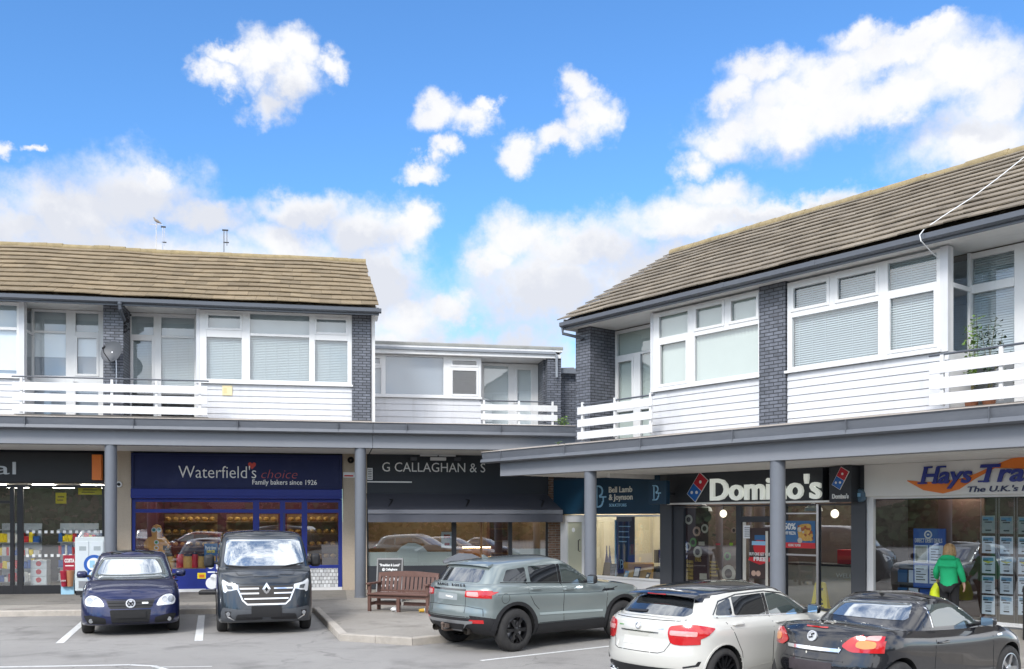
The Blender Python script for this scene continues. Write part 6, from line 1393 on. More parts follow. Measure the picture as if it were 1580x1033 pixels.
line(c, [(.98, .45), (1.0, 1.25)], 'R', both_=True); line(c, [(2.22, .3), (2.22, 1.78)], 'R', both_=True); line(c, [(3.4, .3), (3.4, 1.78)], 'R', both_=True); line(c, [(2.3, 1.25), (4.9, 1.25)], 'R', .03, GAP, 'door_rail', .003, both_=True); both(c, 'side_moulding', [(1.4, .55), (3.55, .55), (3.55, .68), (1.4, .68)], PLASTIC, rnd=.02, off=.012)
handle(c, 2.05, 1.08, PLASTIC); mirror(c, 1.30, 1.34, PLASTIC, (.16, .22, .30), yo=.08)
patch(c, 'rear_window', [(-.7, 1.3), (.7, 1.3), (.65, 1.75), (-.65, 1.75)], 'B', GLASSD, rnd=.05); fb2(c, 'tail_light', [(.80, .85), (.9, .85), (.9, 1.3), (.80, 1.3)], 'B', LAMPR, rnd=.03)
e = MB(); e.tube([(0, 0, 0), (-.05, 0, .20)], .006, 6); e.build('aerial', BLACK, c.root, loc=(5.08 - 1.75, .35, 1.925))
wheels(c, ALLOYS, 5)
# ------------------------------------------------------------------ grey green suv, tail towards the camera
SUVP = paint('grey_green_paint', (.235, .275, .272), .5, .30)
P = dict(L=4.37, W=crv([(0, .84), (.4, .91), (.9, .95), (1.7, .93), (2.6, .93), (3.4, .955), (3.9, .94), (4.37, .84)]), zb=crv([(0, .30), (.6, .25), (3.8, .26), (4.1, .33), (4.37, .40)]),
  zt=crv([(0, .93), (.3, .99), (.8, 1.05), (1.3, 1.09), (1.8, 1.085), (3.2, 1.15), (4.0, 1.17), (4.37, 1.16)]),
  sec=crv([(0, .90), (.08, .95), (.3, .985), (.5, .975), (.62, .98), (.76, 1.0), (.88, .985), (.96, .955), (1, .915)]),
  nose=crv([(0, .15), (.1, .04), (.3, .0), (.6, .02), (.85, .06), (1, .16)]), tail=crv([(0, .14), (.12, .05), (.25, .01), (.36, .0), (.5, .035), (.8, .05), (.92, .07), (1, .13)]),
  rF=.6, rR=.46, nR=2.7, ts=QUICK, crown=crv([(0, .03), (.8, .06), (1.3, .04), (4.37, .02)]), axles=(.87, 3.53), r=.372, ra=.425,
  gh=dict(zt=crv([(1.2, 1.50), (1.95, 1.545), (2.4, 1.575), (3.2, 1.55), (3.9, 1.50), (4.37, 1.475)]), W=crv([(0, .83), (1.6, .835), (3.0, .84), (3.8, .80), (4.37, .74)]), sec=crv([(0, 1.0), (.5, .925), (.82, .865), (.93, .83), (1, .76)]),
    nose=crv([(0, 1.18), (.85, 1.93), (.95, 2.06), (1, 2.2)]), tail=crv([(0, .14), (.5, .27), (.85, .37), (.95, .41), (1, .46)]), rF=.42, rR=.36, nF=2.4, nR=2.6, ts=GTS, crown=const(.05)),
  mats=[PLASTIC], paintfn=lambda s, q, n: 2 if (q.z < .44 or (s > 3.93 and q.z < .60)) else 0)
edir = Vector((math.sin(R(50)), math.cos(R(50))))
c = make_car('parked_car', 'grey green compact suv parked by the bench with its tail out', 'car', P, SUVP, (-1.16, 16.66), math.atan2(edir.y, edir.x), 1.0); evoque = c.root
BK = mat('gloss_black', (.010, .010, .012), .15, var=0, coat=1)
patch(c, 'rear_window', [(-.60, 1.20), (.60, 1.20), (.56, 1.42), (-.56, 1.42)], 'B', GLASSB, rnd=.06, off=.006)
e = MB(); pr = [(0, 0), (-.20, -.035), (-.22, -.055), (-.18, -.07), (0, -.045)]
sp = MB()
ys = [-.62, -.5, -.3, 0, .3, .5, .62]; vs2 = []
for y in ys:
    k = 1 - (abs(y) / .62) ** 3 * .45
    for (x, z) in pr: vs2.append((x * k, y, z - .03 * (y / .62) ** 2))
sp.add(vs2, [(i*5 + j, i*5 + (j+1) % 5, (i+1)*5 + (j+1) % 5, (i+1)*5 + j) for i in range(6) for j in range(5)] + [(0,1,2,3,4), (34,33,32,31,30)], True)
sp.build('roof_spoiler', SUVP, c.root, loc=(4.37 - 3.80, 0, 1.545))
e = MB(); e.box(-.16, .16, -.0, .0, 0, 0); 
both(c, 'side_window', [(1.70, 1.13), (2.36, 1.15), (2.36, 1.475), (2.22, 1.47), (2.02, 1.41)], GLASSC, rnd=.03); both(c, 'side_window', [(2.45, 1.155), (3.12, 1.18), (3.12, 1.45), (2.45, 1.475)], GLASSD, rnd=.03); both(c, 'side_window', [(3.20, 1.19), (3.72, 1.21), (3.60, 1.40), (3.20, 1.44)], GLASSD, rnd=.03)
both(c, 'pillar_trim', [(2.37, 1.15), (2.44, 1.15), (2.44, 1.475), (2.37, 1.475)], BK, rnd=.005, off=.003)
line(c, [(1.68, 1.115), (2.4, 1.138), (3.78, 1.195)], 'R', .014, BK, 'window_trim', .004, both_=True)
patch(c, 'windscreen', [(-.70, 1.13), (.70, 1.13), (.58, 1.47), (-.58, 1.47)], 'F', GLASSW, rnd=.05)
for v_, poly in (('B', [(.46, .955), (.93, .935), (.93, 1.06), (.80, 1.075), (.46, 1.06)]),):
    fb2(c, 'tail_light', poly, 'B', LAMPR, rnd=.015, off=.010, nmin=.55)
    fb2(c, 'lamp_inset', [(.50, .975), (.72, .965), (.70, 1.045), (.50, 1.045)], 'B', LAMPP, rnd=.02, off=.015, nmin=.55)
both(c, 'tail_light', [(3.92, 1.05), (4.06, .985), (4.45, .935), (4.45, 1.06)], LAMPR, rnd=.015, off=.010, nmin=.55)
patch(c, 'trim_bar', [(-.46, 1.055), (.46, 1.055), (.46, 1.085), (-.46, 1.085)], 'B', BK, rnd=.004, off=.009)
for i, ch in enumerate('RANGE ROVER'):
    if ch == ' ': continue
    y = .38 - i * .076; h, n = fixed(c, 'B', (y, 1.122), .004)
    o = text(ch, 'letter', BK, c.root, h, .062, (R(90), 0, R(-90)), .004, .002, sx=1.25)
patch(c, 'number_plate', [(-.27, .89), (.27, .89), (.27, 1.0), (-.27, 1.0)], 'B', mat('plate_greyed', (.30, .33, .34), .5, var=.1), rnd=.01, off=.004)
patch(c, 'plate_mark', [(-.16, .925), (.04, .94), (.04, .965), (-.16, .95)], 'B', LETW, rnd=.01, off=.009)
line(c, [(-.80, .64), (-.78, .76), (-.50, .80), (.50, .80), (.78, .76), (.80, .64)], 'B', .008); line(c, [(-.88, .615), (.88, .615)], 'B', .012, GAP)
for x in (-.47, .47): line(c, [(x, .62), (x, .95)], 'B', .008)
patch(c, 'bumper', [(-.95, .40), (.95, .40), (.95, .60), (-.95, .60)], 'B', PLASTIC, rnd=.01, off=.004, nmin=.12)
patch(c, 'skid_plate', [(-.64, .55), (.64, .55), (.62, .51), (.50, .49), (.36, .40), (.30, .36), (-.30, .36), (-.36, .40), (-.50, .49), (-.62, .51)], 'B', mat('satin_silver', (.36, .37, .38), .4, .6, var=.06), rnd=.02, off=.014, nmin=.2)
patch(c, 'diffuser', [(-.46, .49), (.46, .49), (.30, .345), (-.30, .345)], 'B', PLASTIC, rnd=.02, off=.022, nmin=.1)
fb2(c, 'rear_reflector', [(.56, .515), (.80, .515), (.80, .575), (.58, .575)], 'B', LAMPR, rnd=.01, off=.012, nmin=.3)
for sg in (1, -1): e = MB(); e.lathe([(.055, -.08), (.062, -.02), (.055, 0), (.045, .02), (.04, .1)], 16, (0, 0, 0), 'x'); e.build('exhaust', mat('dull_steel', (.10, .09, .08), .4, .8, var=.2), c.root, loc=(.17, sg * .46, .365))
e = MB(); e.tube([(.25, 0, .36), (-.02, 0, .36), (-.06, 0, .38), (-.06, 0, .45)], .022, 8); e.ball((-.06, 0, .475), .032); e.box(-.03, .05, -.05, .05, .40, .47); e.build('tow_ball', mat('rusty_steel', (.16, .12, .10), .7, .4, var=.3), c.root)
for s in P['axles']:   # black wheel arch mouldings
    pts = [(s - .50 * math.cos(a), .382 + .485 * math.sin(a)) for a in [math.pi * k / 16 for k in range(17)]]; ins = [(s - .427 * math.cos(a), .382 + .427 * math.sin(a)) for a in [math.pi * k / 16 for k in range(17)]]
    both(c, 'arch_moulding', pts + ins[::-1], PLASTIC, rnd=0, off=.012)
both(c, 'sill_moulding', [(1.35, .27), (3.05, .27), (3.02, .45), (1.38, .45)], PLASTIC, rnd=.01, off=.010)
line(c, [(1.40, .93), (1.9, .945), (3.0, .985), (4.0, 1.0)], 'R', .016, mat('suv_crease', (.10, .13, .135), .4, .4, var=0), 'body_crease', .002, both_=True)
line(c, [(1.32, .46), (1.30, .9), (1.42, 1.08)], 'R', both_=True); line(c, [(2.40, .46), (2.41, 1.14)], 'R', both_=True); line(c, [(3.24, 1.19), (3.26, 1.0), (3.12, .80), (3.0, .7)], 'R', both_=True); line(c, [(1.4, .46), (3.0, .46)], 'R', both_=True)
both(c, 'door_moulding', [(1.42, .57), (3.0, .60), (3.0, .64), (1.42, .61)], mat('suv_light_panel', (.36, .42, .42), .35, .5, var=0, coat=1), rnd=.01, off=.012)
both(c, 'side_vent', [(1.12, .955), (1.46, .945), (1.40, .99), (1.14, .99)], BK, rnd=.02, off=.008); line(c, [(1.02, 1.02), (1.25, .97)], 'R', .01, BK, 'vent_line', .003, both_=True)
fl = [(3.78 + .085 * math.cos(a), .93 + .085 * math.sin(a)) for a in [2 * math.pi * k / 18 for k in range(19)]]; line(c, fl, 'R', .007, GAP, 'fuel_flap_gap')
handle(c, 2.28, 1.02, SUVP, .24); handle(c, 3.10, 1.06, SUVP, .24); mirror(c, 1.78, 1.16, PLASTIC, (.16, .22, .19), yo=.08)
fb2(c, 'headlight', [(.45, .82), (.85, .82), (.85, .93), (.5, .9)], 'F', LAMPC, rnd=.03); patch(c, 'grille', [(-.45, .78), (.45, .78), (.48, .9), (-.48, .9)], 'F', BLACK, rnd=.02)
e = MB(); e.add([(0, -.012, 0), (.16, -.012, 0), (.02, -.006, .075), (-.02, -.006, .07), (0, .012, 0), (.16, .012, 0), (.02, .006, .075), (-.02, .006, .07)], [(0,1,2,3), (7,6,5,4), (0,4,5,1), (1,5,6,2), (2,6,7,3), (3,7,4,0)]); e.build('aerial_fin', SUVP, c.root, loc=(4.37 - 3.55, .0, 1.575))
wheels(c, ALLOYB, 6, True, w=.235, rr=.63)
# ------------------------------------------------------------------ white hatchback with black roof
WHP = paint('white_paint', (.58, .57, .525), 0, .3)
P = dict(L=4.29, W=crv([(0, .78), (.4, .855), (.84, .885), (1.6, .88), (2.6, .885), (3.4, .90), (3.9, .875), (4.29, .76)]), zb=crv([(0, .19), (.6, .17), (3.7, .19), (4.29, .27)]),
  zt=crv([(0, .72), (.3, .79), (.8, .88), (1.35, .955), (1.8, .95), (3.0, .995), (3.8, 1.01), (4.29, .985)]),
  sec=crv([(0, .90), (.08, .95), (.3, .985), (.5, .985), (.68, .995), (.80, 1.0), (.92, .965), (1, .90)]),
  nose=crv([(0, .14), (.1, .03), (.3, .0), (.6, .04), (.85, .10), (1, .2)]), tail=crv([(0, .12), (.12, .03), (.3, .0), (.45, .012), (.55, .05), (.8, .07), (.93, .09), (1, .15)]),
  rF=.65, rR=.56, nR=2.4, ts=QUICK, crown=crv([(0, .03), (.8, .06), (1.35, .04), (4.29, .02)]), axles=(.84, 3.54), r=.318, ra=.352,
  gh=dict(zt=crv([(1.2, 1.31), (1.9, 1.355), (2.4, 1.38), (3.1, 1.36), (3.8, 1.29), (4.29, 1.23)]), W=crv([(0, .80), (1.6, .80), (3.0, .80), (3.7, .745), (4.29, .66)]), sec=crv([(0, 1.0), (.5, .92), (.82, .855), (.93, .815), (1, .74)]),
    nose=crv([(0, 1.15), (.85, 1.85), (.95, 2.0), (1, 2.15)]), tail=crv([(0, .17), (.5, .36), (.85, .52), (.95, .58), (1, .64)]), rF=.45, rR=.40, nF=2.3, nR=2.5, ts=GTS, crown=const(.048)),
  mats=[BK], paintfn=lambda s, q, n: 2 if (n.z > .72 and q.z > 1.18 and 1.9 < s < 3.8) else 0)
c = make_car('parked_car', 'white hatchback with black roof and red wraparound lights, tail out', 'car', P, WHP, (1.60, 12.50), e52a, 1.0); merc = c.root
patch(c, 'rear_window', [(-.55, 1.035), (.55, 1.035), (.60, 1.07), (.49, 1.25), (.42, 1.265), (-.42, 1.265), (-.49, 1.25), (-.60, 1.07)], 'B', GLASSB, rnd=.04)
sp = MB(); vs2 = []; pr = [(0, .0), (-.17, -.03), (-.19, -.045), (-.15, -.06), (.02, -.03)]
ys = [-.585, -.5, -.3, 0, .3, .5, .585]
for y in ys:
    k = 1 - (abs(y) / .585) ** 3 * .4
    for (x, z) in pr: vs2.append((x * k, y, z - .035 * (y / .585) ** 2))
sp.add(vs2, [(i*5 + j, i*5 + (j+1) % 5, (i+1)*5 + (j+1) % 5, (i+1)*5 + j) for i in range(6) for j in range(5)] + [(0,1,2,3,4), (34,33,32,31,30)], True)
o = sp.build('roof_spoiler', BK, c.root, loc=(4.29 - 3.69, 0, 1.345)); e = MB(); e.box(-.185, -.16, -.16, .16, -.055, -.042); e.build('brake_light', LAMPR, o)
both(c, 'side_window', [(1.62, .985), (2.50, 1.005), (2.50, 1.285), (2.30, 1.275), (2.0, 1.20)], GLASSC, rnd=.04)
both(c, 'side_window', [(2.58, 1.008), (3.22, 1.03), (3.20, 1.262), (2.58, 1.285)], GLASSD, rnd=.03); both(c, 'side_window', [(3.26, 1.032), (3.56, 1.045), (3.47, 1.18), (3.24, 1.255)], GLASSD, rnd=.04)
line(c, [(1.58, .972), (2.5, .990), (3.60, 1.03)], 'R', .012, CHROME, 'window_trim', .004, both_=True); both(c, 'pillar_trim', [(2.51, 1.0), (2.57, 1.0), (2.57, 1.285), (2.51, 1.285)], BK, rnd=.004, off=.003)
line(c, [(1.85, 1.15), (2.1, 1.26), (2.5, 1.308), (3.1, 1.29), (3.45, 1.215), (3.60, 1.05)], 'R', .016, BK, 'window_surround', .003, both_=True)
patch(c, 'windscreen', [(-.66, 1.0), (.66, 1.0), (.55, 1.30), (-.55, 1.30)], 'F', GLASSW, rnd=.05)
fb2(c, 'tail_light', [(.46, .825), (.50, .70), (.62, .685), (.90, .71), (.90, .94), (.62, .945), (.47, .92)], 'B', LAMPR, rnd=.05, off=.012, nmin=.50)
both(c, 'tail_light', [(3.72, .90), (3.86, .80), (4.05, .72), (4.40, .69), (4.40, .945), (3.95, .945)], LAMPR, rnd=.03, off=.012, nmin=.50)
fb2(c, 'lamp_inset', [(.49, .81), (.78, .80), (.78, .86), (.49, .87)], 'B', LAMPP, rnd=.02, off=.018, nmin=.5)
patch(c, 'number_plate', [(-.26, .655), (.26, .655), (.26, .755), (-.26, .755)], 'B', mat('plate_whited', (.66, .65, .60), .5, var=.05), rnd=.01, off=.006)
patch(c, 'boot_handle', [(-.20, .82), (.20, .82), (.17, .775), (-.17, .775)], 'B', mat('white_recess', (.50, .49, .44), .5, var=0), rnd=.02, off=.004); line(c, [(-.33, .828), (.33, .828)], 'B', .014, CHROME, 'boot_trim', .012)
badge_ring(c, 'B', (0, .90), .045, CHROME); patch(c, 'badge', [(.30, .878), (.40, .878), (.40, .892), (.30, .892)], 'B', mat('green_badge', (.12, .30, .10), .4, var=0), rnd=0, off=.006); patch(c, 'badge', [(-.40, .875), (-.32, .875), (-.32, .89), (-.40, .89)], 'B', CHROME, rnd=0, off=.006)
line(c, [(-.50, .96), (-.54, .80), (-.44, .60), (-.36, .575), (.36, .575), (.44, .60), (.54, .80), (.50, .96)], 'B', .009); line(c, [(-.62, 1.0), (-.55, .985), (.55, .985), (.62, 1.0)], 'B', .008)
patch(c, 'diffuser', [(-.70, .22), (.70, .22), (.66, .36), (.58, .39), (-.58, .39), (-.66, .36)], 'B', PLASTIC, rnd=.03, off=.010, nmin=.1)
for sg in (1, -1): h, n = fixed(c, 'B', (sg * .52, .30), .01); e = MB(); e.lathe([(.001, .02), (.042, .015), (.046, -.02), (.055, -.022), (.058, .02)], 18, (0, 0, 0), 'x'); o = e.build('exhaust', CHROME, c.root, loc=h); o.scale = (1, 1.5, .8)
fb2(c, 'bumper_vent', [(.66, .40), (.80, .43), (.82, .49), (.80, .49), (.78, .45), (.66, .42)], 'B', BLACK, rnd=0, off=.008, nmin=.1)
line(c, [(2.54, .30), (2.52, .985)], 'R', both_=True); line(c, [(3.55, 1.02), (3.40, .86), (3.20, .56), (3.16, .3)], 'R', both_=True); line(c, [(1.32, .3), (1.36, .9)], 'R', both_=True)
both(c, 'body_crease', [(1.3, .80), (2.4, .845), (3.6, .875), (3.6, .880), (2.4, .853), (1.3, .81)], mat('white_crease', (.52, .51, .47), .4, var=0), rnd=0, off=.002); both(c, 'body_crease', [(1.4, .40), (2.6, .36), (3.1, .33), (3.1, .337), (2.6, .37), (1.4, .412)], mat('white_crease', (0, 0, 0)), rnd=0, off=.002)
handle(c, 2.36, .90, WHP, .22); handle(c, 3.28, .925, WHP, .22); mirror(c, 1.72, 1.02, BK, (.14, .21, .15), yo=.07)
line(c, [(.42, 1.055), (.05, 1.07)], 'B', .022, BLACK, 'rear_wiper', .02)
fb2(c, 'headlight', [(.45, .62), (.78, .64), (.8, .75), (.5, .70)], 'F', LAMPC, rnd=.03); patch(c, 'grille', [(-.4, .5), (.4, .5), (.43, .68), (-.43, .68)], 'F', BLACK, rnd=.03)
for s in P['axles']:
    pts = [(s - .375 * math.cos(a), .328 + .372 * math.sin(a)) for a in [math.pi * k / 16 for k in range(17)]]; ins = [(s - .353 * math.cos(a), .328 + .353 * math.sin(a)) for a in [math.pi * k / 16 for k in range(17)]]
    both(c, 'arch_lip', pts + ins[::-1], WHP, rnd=0, off=.010)
wheels(c, ALLOYB, 14, False, w=.225, rr=.74)
# ------------------------------------------------------------------ black folding-roof coupe
BLP = paint('black_paint', (.008, .008, .011), .2, .25)
P = dict(L=3.92, W=crv([(0, .74), (.4, .81), (.8, .845), (1.5, .835), (2.6, .84), (3.2, .85), (3.6, .825), (3.92, .72)]), zb=crv([(0, .2), (.6, .18), (3.4, .2), (3.92, .3)]),
  zt=crv([(0, .66), (.3, .74), (.7, .84), (1.1, .91), (1.5, .90), (2.6, .93), (3.2, .975), (3.7, .985), (3.92, .955)]),
  sec=crv([(0, .90), (.08, .95), (.3, .985), (.55, .99), (.75, 1.0), (.9, .97), (1, .90)]),
  nose=crv([(0, .14), (.1, .03), (.3, .0), (.6, .03), (.85, .09), (1, .2)]), tail=crv([(0, .14), (.15, .03), (.35, .0), (.5, .01), (.58, .05), (.8, .08), (.93, .11), (1, .18)]),
  rF=.65, rR=.62, nR=2.3, ts=QUICK, crown=crv([(0, .03), (.7, .06), (1.1, .04), (2.6, .02), (3.3, .05), (3.92, .03)]), axles=(.78, 3.27), r=.312, ra=.352,
  gh=dict(zt=crv([(.9, 1.24), (1.6, 1.29), (2.0, 1.305), (2.5, 1.285), (3.2, 1.17)]), W=crv([(0, .74), (1.4, .745), (2.4, .74), (3.1, .70)]), sec=crv([(0, 1.0), (.5, .915), (.82, .845), (.93, .80), (1, .73)]),
    nose=crv([(0, .92), (.85, 1.55), (.95, 1.68), (1, 1.82)]), tail=crv([(0, .82), (.5, 1.12), (.85, 1.36), (.95, 1.45), (1, 1.52)]), rF=.42, rR=.34, nF=2.3, nR=2.8, ts=GTS, crown=const(.045)))
c = make_car('parked_car', 'black folding roof coupe with white bird droppings on its boot', 'car', P, BLP, (3.54, 11.46), math.atan2(math.cos(R(54.2)), math.sin(R(54.2))), 1.0); tigra = c.root
patch(c, 'rear_window', [(-.54, 1.05), (.54, 1.05), (.56, 1.075), (.475, 1.232), (-.475, 1.232), (-.56, 1.075)], 'B', carglass('sunlit_rear_glass', (.10, .11, .11), .40), rnd=.03)
both(c, 'side_window', [(1.38, .945), (2.42, .965), (2.40, 1.225), (2.05, 1.235), (1.78, 1.185)], GLASSC, rnd=.03)
both(c, 'window_surround', [(1.28, .93), (2.50, .95), (2.46, 1.255), (2.05, 1.262), (1.72, 1.215)], BK, rnd=.02, off=.002)
both(c, 'roof_pillar', [(2.47, .965), (2.62, .965), (2.57, 1.23), (2.46, 1.25)], BK, rnd=.01, off=.004); line(c, [(2.44, .96), (2.43, 1.25)], 'R', .02, CHROME, 'pillar_trim', .006, both_=True)
patch(c, 'windscreen', [(-.62, .95), (.62, .95), (.50, 1.25), (-.50, 1.25)], 'F', GLASSW, rnd=.05)
fb2(c, 'tail_light', [(.37, .80), (.48, .735), (.80, .735), (.90, .80), (.90, .965), (.62, .955), (.47, .905)], 'B', LAMPR, rnd=.04, off=.012, nmin=.5)
both(c, 'tail_light', [(3.44, .965), (3.52, .86), (3.66, .76), (4.0, .735), (4.0, .965), (3.6, .97)], LAMPR, rnd=.03, off=.012, nmin=.5)
fb2(c, 'lamp_inset', [(.52, .80), (.60, .775), (.70, .79), (.70, .86), (.60, .88), (.53, .86)], 'B', LAMPA, rnd=.03, off=.018, nmin=.4); fb2(c, 'lamp_inset', [(.60, .885), (.72, .87), (.72, .93), (.62, .925)], 'B', LAMPP, rnd=.03, off=.018, nmin=.4)
patch(c, 'brake_light', [(-.15, .985), (.15, .985), (.15, 1.0), (-.15, 1.0)], 'B', LAMPR, rnd=.006, off=.008)
patch(c, 'boot_trim', [(-.36, .725), (.36, .725), (.38, .765), (-.38, .765)], 'B', CHROME, rnd=.01, off=.012)
b_ = badge_ring(c, 'B', (.0, .885), .065, mat('badge_silver', (0, 0, 0))); e = MB(); e.tube([(-.012, -.03, .03), (-.012, .01, .02), (-.012, -.01, -.01), (-.012, .035, -.02)], .008, 6); e.build('emblem', GAP, b_)
line(c, [(-.45, .97), (-.40, .80), (-.36, .71), (.36, .71), (.40, .80), (.45, .97)], 'B', .010); pass
patch(c, 'number_plate', [(-.30, .47), (.30, .47), (.30, .60), (-.30, .60)], 'B', mat('plate_dim', (.05, .04, .045), .5, var=.4, scale=8), rnd=.01, off=.006); line(c, [(-.36, .42), (-.42, .62), (.42, .62), (.36, .42)], 'B', .012)
line(c, [(2.50, .93), (2.56, .75), (2.58, .3)], 'R', both_=True); line(c, [(1.20, .3), (1.22, .85)], 'R', both_=True); handle(c, 2.40, .79, BK, .2); mirror(c, 1.46, .965, BK, (.14, .21, .15), yo=.07); both(c, 'side_repeater', [(1.0, .78), (1.12, .78), (1.12, .80), (1.0, .81)], CHROME, rnd=.005, off=.006)
rr_ = random.Random(11)
e = MB()
for k in range(18):
    s_, y_ = rr_.uniform(2.95, 3.75), rr_.uniform(-.45, .45); h = c.bvh.ray_cast(Vector((c.L - s_, y_, 4)), Vector((0, 0, -1)))[0]
    if h: r_ = rr_.uniform(.006, .016); e.ball((h.x, h.y, h.z + .001), r_, 8, 4, (1.3, rr_.uniform(.6, 1.4), .25))
for k in range(10):
    y_, z_ = rr_.uniform(-.55, .4), rr_.uniform(.66, .93); h = c.bvh.ray_cast(Vector((-3, y_, z_)), Vector((1, 0, 0)))[0]
    if h: r_ = rr_.uniform(.005, .014); e.ball((h.x - .001, h.y, h.z), r_, 8, 4, (.25, .8, 1.5))
e.build('bird_droppings', mat('dropping_white', (.7, .68, .6), .8, var=.1), c.root); e2 = c.root.children[-1]; e2['kind'] = 'stuff'
fb2(c, 'headlight', [(.4, .55), (.74, .58), (.78, .72), (.5, .68)], 'F', LAMPC, rnd=.03); patch(c, 'grille', [(-.35, .42), (.35, .42), (.38, .6), (-.38, .6)], 'F', BLACK, rnd=.03)
wheels(c, ALLOYS, 5)
# ================================================================== SMALL THINGS
def at(px, py, z=PZ):
    return G2W(px, py, z)
# ---------- bench
BW = mat('bench_plastic', (.135, .070, .055), .55, var=.14, scale=6, stain=((.22, .13, .11), 7), sstr=.4)
A, B = at(567, 943.5), at(661, 947); ang = math.atan2(B.y - A.y, B.x - A.x); Lb = (B - A).length
t = empty('park_bench', (A.x, A.y, PZ), ang, 'red brown slatted park bench on the pavement beside the suv', 'bench')
for x in (.0, Lb - .07):
    mb = MB(); mb.box(x, x + .07, 0, .07, 0, .62); mb.build('leg', BW, t, bevel=.006)
    mb = MB(); mb.add([(x, .46, 0), (x + .07, .46, 0), (x + .07, .53, 0), (x, .53, 0), (x, .46, .40), (x + .07, .46, .40), (x + .07, .53, .40), (x, .53, .40), (x, .56, .84), (x + .07, .56, .84), (x + .07, .62, .84), (x, .62, .84)], [(0,3,2,1), (0,1,5,4), (1,2,6,5), (2,3,7,6), (3,0,4,7), (4,5,9,8), (5,6,10,9), (6,7,11,10), (7,4,8,11), (8,9,10,11)]); mb.build('leg', BW, t, bevel=.006)
    mb = MB(); mb.box(x - .015, x + .085, -.06, .52, .622, .665); mb.build('armrest', BW, t, bevel=.008)
    mb = MB(); mb.box(x + .01, x + .06, .072, .458, .14, .21); mb.build('side_rail', BW, t)
mb = MB(); mb.box(Lb / 2 - .04, Lb / 2 + .04, .01, .08, 0, .36); mb.build('leg', BW, t, bevel=.005)
mb = MB(); mb.box(.072, Lb / 2 - .042, .22, .27, .14, .22); mb.box(Lb / 2 + .042, Lb - .072, .22, .27, .14, .22); mb.box(.072, Lb - .072, .015, .055, .31, .385); mb.build('stretcher', BW, t)
mb = MB()
for k in range(5): mb.box(.075 - (.07 if k == 0 else 0), Lb - .075 + (.07 if k == 0 else 0), -.03 + .098 * k if k else -.045, .055 + .098 * k if k else -.002, .39, .43)
mb.build('seat', BW, t, bevel=.006)
mb = MB(); n = 13
for k in range(n):
    x = .10 + (Lb - .28) * k / (n - 1); mb.add([(x, .50, .47), (x + .075, .50, .47), (x + .075, .52, .47), (x, .52, .47), (x, .565, .80), (x + .075, .565, .80), (x + .075, .585, .80), (x, .585, .80)], [(0,1,5,4), (1,2,6,5), (2,3,7,6), (3,0,4,7)])
mb.box(.072, Lb - .072, .48, .53, .43, .48)
N = 14
for k in range(N):
    x0, x1 = .0 + Lb * k / N, Lb * (k + 1) / N; h = lambda x: .875 + .045 * math.sin(math.pi * x / Lb)
    mb.add([(x0, .555, .79), (x1, .555, .79), (x1, .61, .79), (x0, .61, .79), (x0, .565, h(x0)), (x1, .565, h(x1)), (x1, .62, h(x1)), (x0, .62, h(x0))], [(0,1,5,4), (4,5,6,7), (2,3,7,6), (0,3,2,1)] + ([(3,0,4,7)] if k == 0 else []) + ([(1,2,6,5)] if k == N - 1 else []))
mb.build('backrest', BW, t)
# litter under the bench
q = at(609, 944); mb = MB(); rr_ = random.Random(3)
mb.ball((0, 0, .055), .075, 12, 8, (1.2, .9, .75)); mb.v = [(x + rr_.uniform(-.014, .014), y + rr_.uniform(-.014, .014), max(0, z + rr_.uniform(-.014, .014))) for x, y, z in mb.v]
mb.box(.03, .14, -.06, -.02, 0, .018)
tag(mb.build('paper_litter', PAPER, loc=(q.x, q.y, PZ)), 'crumpled white paper bag lying under the bench', 'litter')
q = at(647, 945.5); t = empty('paper_cup', (q.x, q.y, PZ + .047), R(25), 'yellow paper cup lying on its side before the bench', 'cup'); mb = MB(); mb.lathe([(.001, 0), (.034, 0), (.046, .11), (.04, .11)], 18, (0, 0, 0), 'x'); mb.build('cup', mat('cup_yellow', (.72, .44, .06), .6, var=.05), t); mb = MB(); mb.lathe([(.048, .108), (.048, .122), (.03, .128), (.001, .128)], 18, (0, 0, 0), 'x'); mb.build('lid', PAPER, t)
# ---------- chalk A-board
q = at(602, 928); t = empty('pavement_board', (q.x, q.y, PZ), R(-4), 'black chalk A-board with white writing behind the bench', 'pavement sign')
CHK = mat('chalk_board', (.045, .045, .047), .8, var=.3, scale=5); CHW = mat('chalk', (.78, .78, .76), .9, var=.2, scale=40); FRM = mat('board_frame', (.22, .22, .22), .5, var=.1)
def leaf(name, y0, y1, h, w, sgn):
    T = Matrix.Translation((0, y0, 0)) @ Matrix.Rotation(math.atan2(y1 - y0, h) * -1, 4, 'X')
    mb = MB(); mb.T = T; H = math.hypot(h, y1 - y0); mb.box(-w/2, w/2, -.012, .012, .08, H - .04); o = mb.build(name, CHK, t)
    mb = MB(); mb.T = T
    for a, b_, c_, d_ in ((-w/2 - .03, -w/2, .0, H), (w/2, w/2 + .03, .0, H), (-w/2, w/2, .04, .08), (-w/2, w/2, H - .04, H)): mb.box(a, b_, -.02, .02, c_, d_)
    mb.build('frame', FRM, o); return o, T, H
o, T, H = leaf('front_board', -.20, .0, 1.12, .62, 1); leaf('rear_board', .24, .03, 1.12, .62, -1)
tilt = math.atan2(.20, 1.12)
